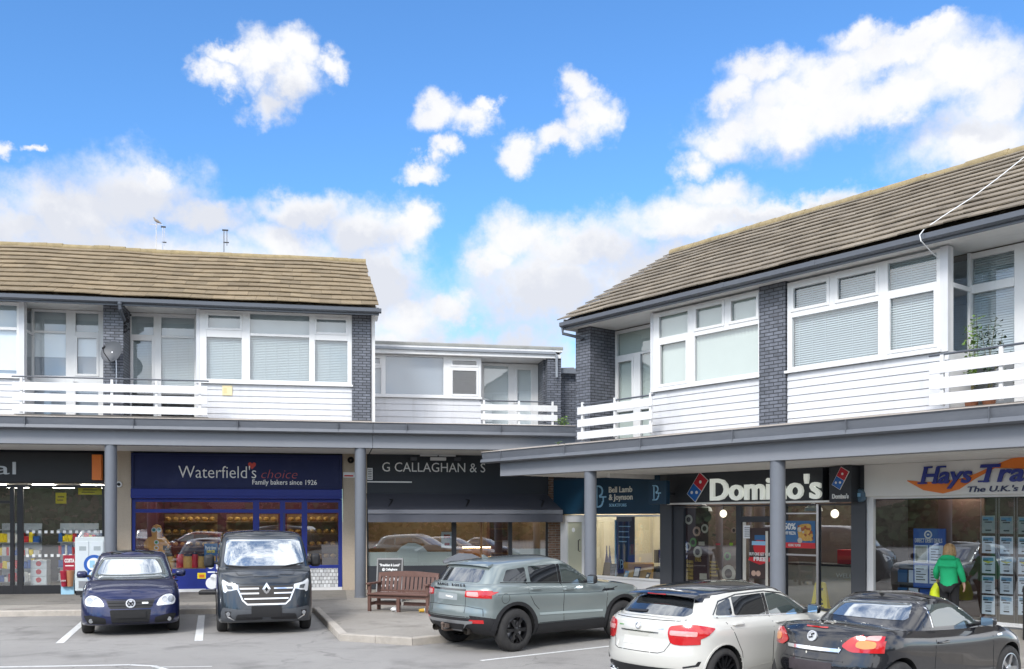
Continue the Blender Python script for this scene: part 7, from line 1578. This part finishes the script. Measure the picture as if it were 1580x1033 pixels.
for s_, z_, h_, a_, b_ in (('"Breakfast & Lunch"', .93, .06, -.27, .27), ('@ Callaghans', .82, .055, -.2, .2), ('Large, Hot', .68, .075, -.24, .24), ('Meal Offer', .55, .075, -.26, .26), ('every day', .40, .07, -.24, .2), ('soup & tea', .26, .07, -.22, .22)):
    k = fit(s_, 'chalk_writing', CHW, t, a_, b_, 0, h_, 0, off=.003, depth=.001); k.rotation_euler = (R(90) - tilt, 0, 0); p = T @ Vector((0, -.0135, z_)); k.location = (k.location.x, p.y, p.z)
# ---------- covered trolley behind the suv
q = at(718, 926); t = empty('covered_trolley', (q.x, q.y, PZ), R(6), 'black metal trolley under a grey pitched cover behind the suv', 'trolley')
mb = MB(); w, d_, h = .98, .6, 1.02
for x in (-w/2, w/2 - .04):
    for y in (-d_/2, d_/2 - .04): mb.box(x, x + .04, y, y + .04, .08, h)
for z in (.18, .62, h - .04):
    for y in (-d_/2 + .003, d_/2 - .037): mb.box(-w/2 + .04, w/2 - .04, y, y + .034, z, z + .035)
mb.build('frame', BLACK, t); mb = MB(); mb.box(-w/2 + .1, w/2 - .002, -d_/2 + .045, d_/2 - .045, .16, .60); mb.box(-w/2 + .05, w/2 - .05, -d_/2 + .05, d_/2 - .05, .66, .95); mb.build('crate', SLATED, t)
mb = MB(); W2, D2 = w/2 + .10, d_/2 + .08
vs_c = [(-W2, -D2, h + .02), (W2, -D2, h + .02), (W2, D2, h + .02), (-W2, D2, h + .02), (-.16, 0, h + .23), (.16, 0, h + .21), (-W2, -D2, h - .04), (W2, -D2, h - .04), (W2, D2, h - .04), (-W2, D2, h - .04)]
mb.add(vs_c, [(0,1,5,4), (1,2,5), (2,3,4,5), (3,0,4), (0,6,7,1), (1,7,8,2), (2,8,9,3), (3,9,6,0)]); mb.build('cover', mat('cover_grey', (.14, .15, .165), .5, var=.15, scale=6), t, bevel=.02)
for x in (-w/2 + .05, w/2 - .05):
    for y in (-d_/2 + .05, d_/2 - .05): mb = MB(); mb.lathe([(.001, -.02), (.045, -.02), (.045, .02), (.001, .02)], 14, (x, y, .045), 'y'); mb.build('wheel', RUBBER, t)
# ---------- wet floor sign inside the pizza shop
w_ = FR.w(0, 0); X_, Y_ = (1266 - 790) / 1477 * 22.6, 22.6
t = empty('wet_floor_sign', (X_, Y_, PZ + .012), FR.a + R(20), 'yellow folding wet floor sign behind the pizza shop post', 'warning sign')
for sg in (-1, 1):
    mb = MB(); T = Matrix.Translation((0, sg * .15, 0)) @ Matrix.Rotation(sg * math.atan2(.13, .64), 4, 'X'); mb.T = T
    mb.face_xz([(-.20, 0), (-.13, 0), (-.11, .08), (.11, .08), (.13, 0), (.20, 0), (.125, .63), (.09, .66), (-.09, .66), (-.125, .63)], -.01, .01); mb.build('leaf', YELLOW, t, bevel=.004)
    mb = MB(); mb.T = T; mb.face_xz([(-.085, .22), (.085, .22), (0, .38)], sg * .0125, sg * .0105); mb.box(-.09, .09, min(sg * .0125, sg * .0105), max(sg * .0125, sg * .0105), .12, .17); mb.box(-.08, .08, min(sg * .0125, sg * .0105), max(sg * .0125, sg * .0105), .46, .52); mb.build('warning_print', GAP, t)
# ---------- bollard at the right edge
w = Vector((.5345 * 17.0, 17.0)); t = empty('bollard', (w.x + .08, w.y, PZ), 0, 'black metal bollard at the right edge of the photo', 'bollard'); mb = MB(); mb.lathe([(.085, 0), (.085, .85), (.095, .86), (.095, .90), (.07, .97), (.001, .99)], 20); mb.build('post', BLACK, t)
# ---------- satellite dish on the brick pier
v = vL = .55 - .42; u_ = FL.u(172, v); t = thing(FL, 'satellite_dish', u_, v, FL.z(172, 543, v), 'dark grey satellite dish fixed to the left brick pier', 'satellite dish')
DISH = mat('dish_grey', (.085, .09, .10), .5, var=.15)
T = Matrix.Rotation(R(-22), 4, 'Z') @ Matrix.Rotation(R(-16), 4, 'X')
mb = MB(); mb.T = T; mb.lathe([(.001, .07), (.1, .06), (.2, .035), (.27, .008), (.30, -.01), (.305, -.005), (.27, .02), (.2, .05), (.1, .075), (.001, .085)], 28, (0, 0, 0), 'y')
mb.build('reflector', DISH, t)
mb = MB(); mb.T = T; mb.tube([(0, .0, -.27), (0, -.30, -.16), (0, -.36, -.05)], .012, 6); mb.tube([(0, -.36, -.08), (0, -.30, .0)], [.03, .025], 8); mb.build('feed_arm', BLACK, t)
mb = MB(); mb.tube([(0, .07, 0), (0, .18, -.02), (.02, .36, -.05)], .02, 6); mb.tube([(.05, .30, -.02), (.06, .30, -.5), (.05, .30, -.95)], .010, 6); mb.build('wall_bracket', STEEL, t)
mb = MB(); a_ = FL.u(343, .54); mb.box(0, FL.u(358.5, .54) - a_, -.012, 0, 0, .27); mb.m(1); mb.box(.03, .12, -.015, -.0125, .06, .2); put(mb.build('wall_notice', [mat('pale_yellow', (.78, .66, .40), .6, var=.05), mat('pale_amber', (.74, .58, .30), .6, var=0)]), FL, a_, .535, FL.z(350, 610.5, .54), 'pale yellow square notice on the white cladding', 'notice')
# dark growth by the left pier
mb = MB(); rr_ = random.Random(8)
for k in range(34):
    x, z = rr_.gauss(0, .045), rr_.uniform(-.5, .0); mb.ball((x + .10 * math.sin(z * 5), rr_.uniform(-.08, .08), z), rr_.uniform(.02, .06), 6, 4)
put(mb.build('hanging_moss', mat('dark_growth', (.03, .03, .035), .95, var=.3)), FL, FL.u(197, .62), .62, FL.z(197, 486, .62), 'dark hanging clump of growth beside the left pier', 'moss')
# ---------- aerials and the gull on the left ridge
vRd = (.55 - .62 - .05) + 4.4
def ridge(px): return FL.u(px, vRd)
for k, (px, pt, wd_, lab) in enumerate(((251, 350, .05, 'thin grey double pole aerial on the left ridge beside the gull'), (345.5, 355, .09, 'thicker grey aerial mast with bracket on the left ridge'))):
    zb_, zt_ = FL.z(px, 389, vRd), FL.z(px, pt, vRd); t = thing(FL, 'roof_aerial', ridge(px), vRd, zb_, lab, 'aerial')
    mb = MB(); mb.tube([(0, 0, 0), (0, 0, zt_ - zb_)], .018, 6); mb.tube([(wd_, 0, .2), (wd_, 0, zt_ - zb_ - .02)], .014, 6); mb.build('pole', STEEL if k == 0 else mat('mast_grey', (.2, .21, .22), .5), t)
    mb = MB(); mb.box(-.05, wd_ + .04, -.02, .02, zt_ - zb_ - .03, zt_ - zb_ + .01); mb.box(-.02, wd_ + .06, -.015, .015, .28, .31); mb.build('bracket', BLACK, t)
zb_, zt_ = FL.z(241, 387, vRd), FL.z(241, 346.5, vRd)
t = thing(FL, 'roof_aerial', ridge(241), vRd, zb_, 'pale thin aerial pole with a gull perched on top', 'aerial'); mb = MB(); mb.tube([(0, 0, 0), (0, 0, zt_ - zb_)], .012, 6); mb.build('pole', mat('pale_pole', (.62, .60, .58), .5), t); mb = MB(); mb.box(-.2, .2, -.006, .006, zt_ - zb_ - .012, zt_ - zb_); mb.build('crossbar', mat('pale_pole', (0, 0, 0)), t)
t = thing(FL, 'gull', ridge(241) + .01, vRd, zt_ + .0, 'brown young gull perched on the pale aerial pole', 'bird'); t.scale = (.6, .6, .6)
GULL = mat('gull_brown', (.26, .22, .18), .9, var=.35, scale=30)
def skin(name, nodes, edges, m, parent, levels=2, root=0, smooth=True):
    me = bpy.data.meshes.new(name); me.from_pydata([n[0] for n in nodes], edges, []); o = bpy.data.objects.new(name + '_src', me); col.objects.link(o)
    md = o.modifiers.new('skin', 'SKIN'); md.use_smooth_shade = True
    for i, n in enumerate(nodes):
        r = n[1]; me.skin_vertices[0].data[i].radius = r if isinstance(r, tuple) else (r, r); me.skin_vertices[0].data[i].use_root = (i == root)
    sb = o.modifiers.new('sub', 'SUBSURF'); sb.levels = levels; sb.render_levels = levels
    m2 = bpy.data.meshes.new_from_object(o.evaluated_get(bpy.context.evaluated_depsgraph_get())); bpy.data.objects.remove(o); bpy.data.meshes.remove(me)
    m2.name = name; m2.materials.clear(); m2.materials.append(m)
    for p in m2.polygons: p.use_smooth = smooth
    q = bpy.data.objects.new(name, m2); col.objects.link(q); q.parent = parent; return q
skin('body', [((.02, 0, .17), .075), ((-.06, 0, .22), .06), ((-.11, 0, .29), .035), ((-.12, 0, .34), .042), ((.14, 0, .11), .05), ((.25, 0, .05), .018), ((-.17, 0, .335), .012)], [(0, 1), (1, 2), (2, 3), (0, 4), (4, 5), (3, 6)], GULL, t)
mb = MB(); mb.tube([(.02, .025, .12), (.01, .025, .0)], .007, 5); mb.tube([(.02, -.025, .12), (.01, -.025, .0)], .007, 5); mb.build('leg', mat('gull_leg', (.45, .30, .25), .7), t)
# ---------- white cable over the right roof
vEr = .45 - .55 - .05; zEr = FR.z(870, 497, .45 - .55) + .03; slope = (FR.z(1300, 315, .45 - .55 + 4.4) - zEr) / 4.4
def on_roof(px, py, lift=.13):
    lo, hi = vEr, vEr + 4.5
    for _ in range(40):
        m_ = (lo + hi) / 2
        if FR.z(px, py, m_) > zEr + lift + (m_ - vEr) * slope: lo = m_
        else: hi = m_
    return (FR.u(px, lo), lo, FR.z(px, py, lo))
pts = [on_roof(1600, 228), on_roof(1580, 243), on_roof(1540, 275), on_roof(1500, 305), on_roof(1455, 334), on_roof(1426, 354)]
vg = vEr - .14; pts += [(FR.u(1419, vg), vg, FR.z(1419, 363, vg)), (FR.u(1421, vg), vg, FR.z(1421, 372, vg)), (FR.u(1436, .1), .1, FR.z(1436, 388, .1)), (FR.u(1448, .40), .40, FR.z(1448, 399, .40))]
mb = MB(); mb.tube(pts, .009, 8); put(mb.build('loose_cable', PAPER), FR, 0, 0, 0, 'loose white cable hanging across the right roof and gutter', 'cable')
# ---------- plants on the balconies
def leafy(t, name, m, stems, n, leaf, seed):
    rr = random.Random(seed); mb = MB(); sm = MB()
    for (p0, p1) in stems:
        p0, p1 = Vector(p0), Vector(p1); mid = p0.lerp(p1, .5) + Vector((rr.uniform(-.05, .05), rr.uniform(-.05, .05), 0)); sm.tube([p0, mid, p1], [.008, .006, .003], 5)
        for k in range(n):
            f = rr.uniform(.12, 1) ** .8; c_ = p0.lerp(p1, f) + Vector((rr.gauss(0, .05), rr.gauss(0, .05), rr.gauss(0, .03)))
            a = rr.uniform(0, 6.28); e_ = rr.uniform(-.5, .7); d = Vector((math.cos(a) * math.cos(e_), math.sin(a) * math.cos(e_), math.sin(e_))); s_ = d.cross(Vector((rr.uniform(-.3, .3), rr.uniform(-.3, .3), 1))).normalized(); l_ = leaf * rr.uniform(.6, 1.3)
            nn_ = d.cross(s_) * l_ * .15
            mb.add([c_, c_ + d * l_ * .5 + s_ * l_ * .3 + nn_, c_ + d * l_, c_ + d * l_ * .5 - s_ * l_ * .3 + nn_], [(0, 1, 2), (0, 2, 3)], False)
    sm.build('stem', mat('plant_stem', (.12, .11, .05), .8), t); mb.build('foliage', m, t, fix=False)
LG = mat('light_leaf', (.16, .28, .045), .6, var=.3, scale=8, island=.35); DG = mat('dark_leaf', (.045, .085, .05), .6, var=.3, scale=8, island=.35)
v = .42
for px, py0, pyt, m_, lab, sd_, sp_ in ((1499, 590, 486, LG, 'tall light green plant on the right balcony', 2, .10), (1526, 588, 490, DG, 'dark leaved plant on the right balcony', 4, .16)):
    z0 = zTR + .07; t = thing(FR, 'balcony_plant', FR.u(px, v), v, z0, lab, 'plant'); h = FR.z(px, pyt, v) - z0
    mb = MB(); mb.lathe([(.001, 0), (.09, 0), (.12, .2), (.105, .2), (.09, .17), (.001, .17)], 16); mb.build('pot', mat('terracotta', (.36, .15, .08), .85, var=.15), t)
    leafy(t, 'plant', m_, [((0, 0, .17), (sp_ * .6, .05, h)), ((0, 0, .17), (-sp_ * .7, -.03, h * .86)), ((0, 0, .17), (sp_ * 1.4, 0, h * .80)), ((0, 0, .17), (-sp_ * .2, .05, h * .93))], 40, .085, sd_)
v = 1.5; t = thing(FL, 'wall_fern', FL.u(866, v), v, zTL + .1, 'small bright green weed growing at the foot of brick wall', 'plant'); leafy(t, 'fern', LG, [((0, 0, 0), (-.08, -.05, .30)), ((0, 0, 0), (.08, -.05, .36)), ((0, 0, 0), (.15, 0, .22))], 22, .10, 6)
v = SL - .0; t = thing(FL, 'weed_tuft', FL.u(703, -.3), -.3, zBL + .03, 'tiny green weed tuft on the edge of the lower canopy roof', 'plant'); t.location = (*FR.w(FR.u(862, -.2), -.2), zTR + .02); leafy(t, 'weed', LG, [((0, 0, 0), (-.03, 0, .09)), ((0, 0, 0), (.04, 0, .07))], 8, .05, 9)
# ---------- the person in green
SKINM = mat('skin', (.55, .33, .25), .55, var=.05); HOOD = mat('green_fleece', (.012, .42, .17), .85, var=.10, scale=9, bump=.3, bscale=50); TRS = mat('black_trousers', (.012, .012, .014), .8, var=.15); HAIR = mat('blond_hair', (.44, .27, .12), .5, var=.4, scale=22, bump=.4, bscale=40); SHOE = mat('black_shoe', (.02, .02, .02), .6)
pw = Vector((8.70, 19.05)); ps = empty('person', (pw.x, pw.y, PZ), R(-12) - R(0) + math.atan2(.457, .889) * -1, 'person with blond bob in green hoodie carrying a yellow bag, back turned', 'person')
nd = {'pel': ((0, 0, .90), (.13, .10)), 'sp': ((0, -.01, 1.05), (.11, .085)), 'ch': ((0, -.01, 1.20), (.13, .095)), 'uc': ((0, -.01, 1.33), (.12, .08)), 'nk': ((0, .0, 1.42), .048), 'hb': ((0, .025, 1.50), (.062, .07)), 'hm': ((0, .03, 1.56), (.074, .088)), 'ht': ((0, .02, 1.615), (.06, .07)), 'chin': ((.0, .085, 1.475), .028), 'nose': ((0, .122, 1.535), .011), 'el': ((-.078, .03, 1.54), .012), 'er': ((.078, .03, 1.54), .012),
  'sr': ((.165, -.01, 1.34), .055), 'eR': ((.225, -.055, 1.09), .042), 'wR': ((.265, .03, .875), .028), 'hR': ((.27, .05, .80), (.018, .038)),
  'sl': ((-.165, -.01, 1.34), .055), 'eL': ((-.235, -.01, 1.09), .042), 'wL': ((-.265, .14, .93), .028), 'hL': ((-.27, .20, .89), (.018, .036)),
  'hpR': ((.09, 0, .85), .09), 'kR': ((.095, .05, .48), .058), 'aR': ((.10, .02, .09), .04), 'fR': ((.11, .14, .035), .034), 'hpL': ((-.09, 0, .85), .09), 'kL': ((-.095, .0, .48), .058), 'aL': ((-.10, -.07, .09), .04), 'fL': ((-.11, .05, .035), .034)}
ed = [('pel','sp'),('sp','ch'),('ch','uc'),('uc','nk'),('nk','hb'),('hb','hm'),('hm','ht'),('hb','chin'),('hm','nose'),('hm','el'),('hm','er'),('uc','sr'),('sr','eR'),('eR','wR'),('wR','hR'),('uc','sl'),('sl','eL'),('eL','wL'),('wL','hL'),('pel','hpR'),('hpR','kR'),('kR','aR'),('aR','fR'),('pel','hpL'),('hpL','kL'),('kL','aL'),('aL','fL')]
# five fingers on each hand, curled a little
for sd, hk, hc, fw, dn in (('R', 'hR', Vector((.27, .05, .80)), Vector((0, 1, 0)), Vector((.02, .12, -1)).normalized()), ('L', 'hL', Vector((-.27, .20, .89)), Vector((0, .4, .9)), Vector((0, .9, -.4)).normalized())):
    sx_ = 1 if sd == 'R' else -1
    for k, (o_, l_) in enumerate(((.030, .070), (.010, .080), (-.010, .074), (-.028, .058))):
        b0_ = hc + fw.normalized() * o_ + dn * .030; m1 = b0_ + dn * l_ * .5 + Vector((-sx_ * .006, 0, 0)); m2 = m1 + dn * l_ * .38 + Vector((-sx_ * .024, 0, 0))
        for j, (p_, r_) in enumerate(((b0_, .0095), (m1, .0088), (m2, .0075))): nd[f'{sd}{k}{j}'] = (tuple(p_), r_)
        ed += [(hk, f'{sd}{k}0'), (f'{sd}{k}0', f'{sd}{k}1'), (f'{sd}{k}1', f'{sd}{k}2')]
    b0_ = hc + fw.normalized() * .042 - dn * .015; m1 = b0_ + fw.normalized() * .022 + dn * .03 + Vector((-sx_ * .012, 0, 0)); nd[f'{sd}t0'] = (tuple(b0_), .012); nd[f'{sd}t1'] = (tuple(m1), .010); ed += [(hk, f'{sd}t0'), (f'{sd}t0', f'{sd}t1')]
keys = list(nd); ix = {k: i for i, k in enumerate(keys)}
body = skin('body', [nd[k] for k in keys], [(ix[a], ix[b_]) for a, b_ in ed], SKINM, ps, 2, ix['pel'])
hn = [((0, -.01, .75), (.185, .15)), ((0, -.015, .88), (.192, .158)), ((0, -.02, 1.05), (.178, .14)), ((0, -.02, 1.20), (.178, .135)), ((0, -.015, 1.33), (.15, .105)), ((0, -.005, 1.41), (.085, .08)),
  ((.145, -.015, 1.315), .078), ((.235, -.06, 1.10), .070), ((.262, .0, .95), .056), ((.266, .025, .895), .040), ((-.145, -.015, 1.315), .078), ((-.245, -.015, 1.10), .070), ((-.262, .09, .99), .056), ((-.266, .125, .945), .040)]
skin('hoodie', hn, [(0,1),(1,2),(2,3),(3,4),(4,5),(4,6),(6,7),(7,8),(8,9),(4,10),(10,11),(11,12),(12,13)], HOOD, ps, 2, 2)
skin('hood', [((-.09, -.03, 1.405), .045), ((-.095, -.11, 1.375), .06), ((0, -.15, 1.325), (.07, .075)), ((.095, -.11, 1.375), .06), ((.09, -.03, 1.405), .045), ((.0, -.115, 1.41), .05)], [(0,1),(1,2),(2,3),(3,4),(2,5)], HOOD, ps, 2, 2)
skin('trousers', [((0, 0, .86), (.165, .13)), ((.09, 0, .80), .115), ((.095, .05, .48), .078), ((.10, .02, .13), .065), ((-.09, 0, .80), .115), ((-.095, 0, .48), .078), ((-.10, -.07, .13), .065)], [(0,1),(1,2),(2,3),(0,4),(4,5),(5,6)], TRS, ps, 2, 0)
for x, y in ((.105, .0), (-.105, -.09)): skin('shoe', [((x, y - .03, .05), .048), ((x, y + .07, .04), .045), ((x * 1.05, y + .17, .033), .036)], [(0,1),(1,2)], SHOE, ps, 2, 1)
mb = MB(); n, m_ = 26, 12
vs3 = []
for i in range(m_ + 1):
    f = i / m_; zz_ = 1.672 - .262 * f; r_ = .118 * math.sqrt(max(0, 1 - (max(0, .45 - f) / .45) ** 2)) if f < .45 else .118 + .022 * math.sin((f - .45) * 3) - .012 * max(0, f - .85) / .15
    for k in range(n):
        a = 2 * math.pi * k / n; rx = r_ * (.90 + .06 * math.sin(k * 3.7 + f * 2)); face = math.sin(a) > .55 and f > .35
        y = r_ * math.sin(a) * (.70 if face else 1.0) + .02; vs3.append((rx * math.cos(a), y, zz_ + (.012 * math.sin(k * 5.1) if i == m_ else 0)))
mb.add(vs3, [(i*n + k, i*n + (k+1) % n, (i+1)*n + (k+1) % n, (i+1)*n + k) for i in range(m_) for k in range(n)], True); mb.build('hair', HAIR, ps)
bg_ = empty('carrier_bag', (0, 0, 0), 0, 'bright yellow carrier bag held by the person in green', 'bag')
mt = Matrix.Translation((pw.x, pw.y, PZ)) @ Matrix.Rotation(ps.rotation_euler.z, 4, 'Z'); q = mt @ Vector((-.30, .22, .44)); bg_.location = q; bg_.rotation_euler = (0, 0, ps.rotation_euler.z)
YB = mat('hi_vis_yellow', (.62, .72, .01), .6, var=.12, scale=8, stain=((.75, .45, .25), 6), sstr=.5)
mb = MB(); rr_ = random.Random(2); vs4 = []
for i, (z_, rx, ry) in enumerate(((0, .06, .09), (.02, .12, .14), (.12, .135, .15), (.22, .12, .14), (.30, .10, .11), (.36, .07, .07), (.42, .03, .04))):
    for k in range(16): a = 2 * math.pi * k / 16; j = 1 + rr_.uniform(-.1, .1); vs4.append((rx * j * math.cos(a), ry * j * math.sin(a), z_))
mb.add(vs4, [(i*16 + k, i*16 + (k+1) % 16, (i+1)*16 + (k+1) % 16, (i+1)*16 + k) for i in range(6) for k in range(16)], True); mb.add(vs4[:16], [tuple(range(15, -1, -1))], False); mb.build('sack', YB, bg_)
mb = MB(); mb.tube([(.0, -.02, .40), (.02, -.02, .46), (.03, .0, .47)], .010, 6); mb.build('handle', YB, bg_)
# ================================================================== ACROSS THE CAR PARK (seen in the shop windows)
LEAFM = mat('hedge_leaf', (.05, .085, .03), .8, var=.3, island=.4); rr_ = random.Random(21)
mb = MB()
for k in range(9000):
    x = rr_.uniform(-75, 75); hmax = 5.5 + 2.2 * math.sin(x * .31) + 1.6 * math.sin(x * .83 + 1); z_ = hmax * rr_.random() ** .7; y = -34 + rr_.uniform(-2.2, 2.2); s_ = rr_.uniform(.25, .6); a = rr_.uniform(0, 6.28); e_ = rr_.uniform(-1, 1)
    d = Vector((math.cos(a), math.sin(a) * .6, e_)) * s_; p_ = Vector((x, y, z_)); q = Vector((-d.z, .2, d.x)); mb.add([p_ - d, p_ + q * .6, p_ + d, p_ - q * .6], [(0,1,2,3)], False)
for k in range(7000):
    y = rr_.uniform(-34, 60); hmax = 5.0 + 2.0 * math.sin(y * .35); z_ = hmax * rr_.random() ** .7; x = -52 + rr_.uniform(-2, 2); s_ = rr_.uniform(.25, .6); a = rr_.uniform(0, 6.28); e_ = rr_.uniform(-1, 1)
    d = Vector((math.cos(a) * .6, math.sin(a), e_)) * s_; p_ = Vector((x, y, z_)); q = Vector((.2, -d.z, d.y)); mb.add([p_ - d, p_ + q * .6, p_ + d, p_ - q * .6], [(0,1,2,3)], False)
tag(mb.build('treeline', LEAFM, fix=False), 'dark green tree belt across the car park mirrored in shop windows', 'trees', kind='stuff')
mb = MB(); mb.box(-75, 75, -37.4, -37.1, 0, 5.5); mb.box(-55.3, -55, -37.05, 60, 0, 5.5); tag(mb.build('backing_wall', BRICKR), 'unseen brown backing wall added to close sky gaps behind the tree belt', 'wall')  # unseen, added behind the leaves to block bright sky gaps in reflections
RED3 = paint('deep_red_paint', (.20, .012, .014), .2, .3); SILV = paint('silver_paint', (.34, .35, .36), .7, .3); DGR = paint('graphite_paint', (.035, .038, .042), .4, .3)
for i, (src, x, y, hd, pm_, lab) in enumerate(((golf, -13.5, -7.5, R(92), RED3, 'deep red hatchback mirrored in the charcoal shop window'), (evoque, -10.4, -7.7, R(88), DGR, 'graphite suv mirrored in the bakery window'), (merc, -7.4, -7.2, R(91), None, 'white hatchback mirrored in the bakery window'), (golf, -4.3, -7.6, R(90), SILV, 'silver hatchback mirrored in the awning shop window'), (merc, -1.0, -7.8, R(90), RED3, 'red sporty hatchback mirrored in the awning shop window'), (golf, -6.2, 5.4, R(212), RED3, 'red hatchback mirrored in the travel window'), (evoque, -4.0, 2.0, R(215), SILV, 'silver suv mirrored in the travel window'), (merc, -9.6, 9.2, R(216), DGR, 'graphite hatchback mirrored in the pizza shop window'))):
    c2 = copy_tree(src); c2.location = (x, y, 0); c2.rotation_euler = (0, 0, hd); tag(c2, lab, 'car', 'cars parked across the way')
    if pm_:
        for ch in c2.children:
            if ch.name.startswith(('body', 'roof_spoiler')): ch.data = ch.data.copy(); ch.data.materials[0] = pm_
